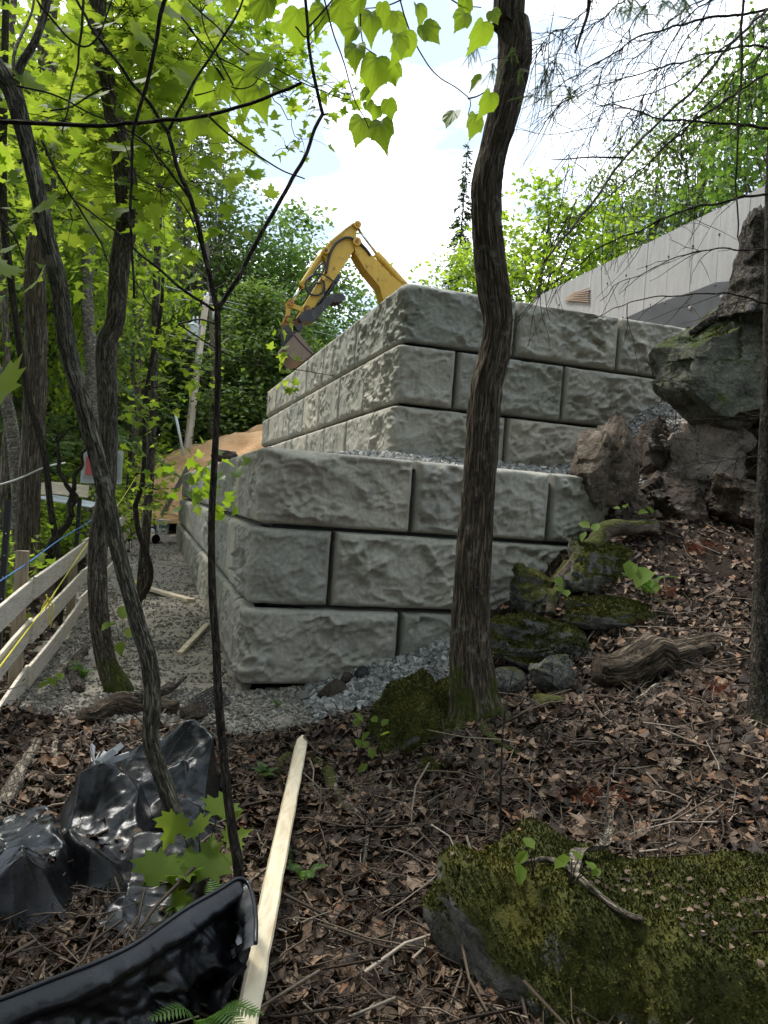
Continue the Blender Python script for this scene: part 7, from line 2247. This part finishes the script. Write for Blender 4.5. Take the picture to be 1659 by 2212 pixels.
def scatter_lobed(name, label, n, rmin, rmax, size, seed):
    g = np.random.default_rng(seed)
    x, y = near_scatter(n, rmin, rmax, g)
    ok = ground_ok(x, y); x, y = x[ok], y[ok]; m = len(x)
    z = height(x, y) + g.uniform(.012, .035, m)
    Rm = rot_to(normals_at(x, y) + g.normal(0, .25, (m, 3)), g)
    mb = MB(); k = g.integers(0, 6, m); P_ = np.stack([x, y, z], -1); sz = g.uniform(.6, 1.25, m) * size
    for i, (TV, TF) in enumerate(LOBED):
        q = k == i
        mb.add(*inst(TV, TF, P_[q], Rm[q], sz[q]))
    return tag(mb.build(name, MAT['litter'], None, True), label, 'leaf litter', kind='stuff')
scatter_lobed('lobed_litter', 'whole curled dead maple leaves lying on top of the litter', 3200, 1.5, 6.5, .085, 33)
scatter_litter('leaf_litter', 'brown dead leaves carpeting the near forest floor', 27000, 1.5, 4.2, .056, 1, .03)
scatter_litter('slope_litter', 'brown dead leaves carpeting the farther forest floor and slope', 27000, 3.6, 10.5, .054, 2, .035)
scatter_litter('fine_litter', 'small broken leaf bits between the larger dead leaves', 26000, 1.4, 7.5, .032, 3, .015, .6)
def twig_template(seed, sides=3):
    gg = np.random.default_rng(seed)
    v = np.array([1.0, 0, 0]); p = [np.zeros(3)]
    for _ in range(4):
        v = v + gg.normal(0, .42, 3) * [.3, 1, .45]; v /= np.linalg.norm(v)
        p.append(p[-1] + v * .25)
    p = np.array(p) - np.mean(p, 0)
    V, F = tube(p, np.linspace(.012, .005, 5), sides, caps=False)
    return V, F[0]
TT = [twig_template(i) for i in range(10)]
def scatter_twigs(name, label, n, rmin, rmax, l0, l1, thick, seed, flat=.16):
    g = np.random.default_rng(seed)
    x, y = near_scatter(n, rmin, rmax, g)
    ok = ground_ok(x, y); x, y = x[ok], y[ok]; m = len(x)
    z = height(x, y) + g.uniform(.008, .045, m)
    Rm = rot_to(normals_at(x, y) + g.normal(0, flat, (m, 3)), g)
    L_ = g.uniform(l0, l1, m) * g.uniform(.5, 1, m)
    mb = MB(); k = g.integers(0, len(TT), m); P_ = np.stack([x, y, z], -1)
    th = g.uniform(.6, 1.6, m) * thick
    for i, (TV, TF) in enumerate(TT):
        q = k == i
        if q.any():
            V0 = TV.copy()
            mb.add(*inst(V0, TF, P_[q], Rm[q], np.stack([L_[q], np.maximum(L_[q] * .8, th[q] / .012 * .3), th[q] / .012], -1) * np.array([1, 1, 1])))
    return tag(mb.build(name, MAT['twig']), label, 'twigs', kind='stuff')
scatter_twigs('forest_twigs', 'small fallen twigs strewn over the near forest floor', 6500, 1.5, 6.5, .08, .5, .0028, 5)
scatter_twigs('fine_twigs', 'very fine twigs and needles between the dead leaves', 24000, 1.4, 7.5, .03, .15, .0017, 6, .35)
scatter_twigs('slope_twigs', 'long thin twigs lying on the slope', 1300, 2.0, 7.5, .3, 1.0, .0042, 7, .14)
# litter and twigs caught on the big boulder and the gravel edge
a, b, c = bV[bF[:, 0]], bV[bF[:, 1]], bV[bF[:, 2]]
nn = np.cross(b - a, c - a); ar = np.linalg.norm(nn, axis=1); nn /= ar[:, None]
cen = (a + b + c) / 3
w = ar * (nn[:, 2] > .72) * (vnoise(cen * 4, 8) > .25)
i = g.choice(len(bF), 420, p=w / w.sum())
mb = MB(); k = g.integers(0, 6, 420); Rm = rot_to(nn[i] + g.normal(0, .3, (420, 3)), g)
for q in range(6):
    s_ = k == q
    mb.add(*inst(*LT[q], cen[i][s_] + [0, 0, .012], Rm[s_], g.uniform(.008, .024, s_.sum())))
mb.build('caught_litter', MAT['litter'], big)['kind'] = 'stuff'

n_ = len(caught_on_fabric)
g = np.random.default_rng(4)
mb = MB(); k = g.integers(0, 6, n_); Rm = rot_to(np.array([0, 0, 1.0]) + g.normal(0, .3, (n_, 3)), g)
for q in range(6):
    s_ = k == q
    if s_.any(): mb.add(*inst(*LT[q], caught_on_fabric[s_] + [0, 0, .010], Rm[s_], g.uniform(.015, .045, s_.sum())))
mb.build('caught_litter', MAT['litter'], heap)['kind'] = 'stuff'
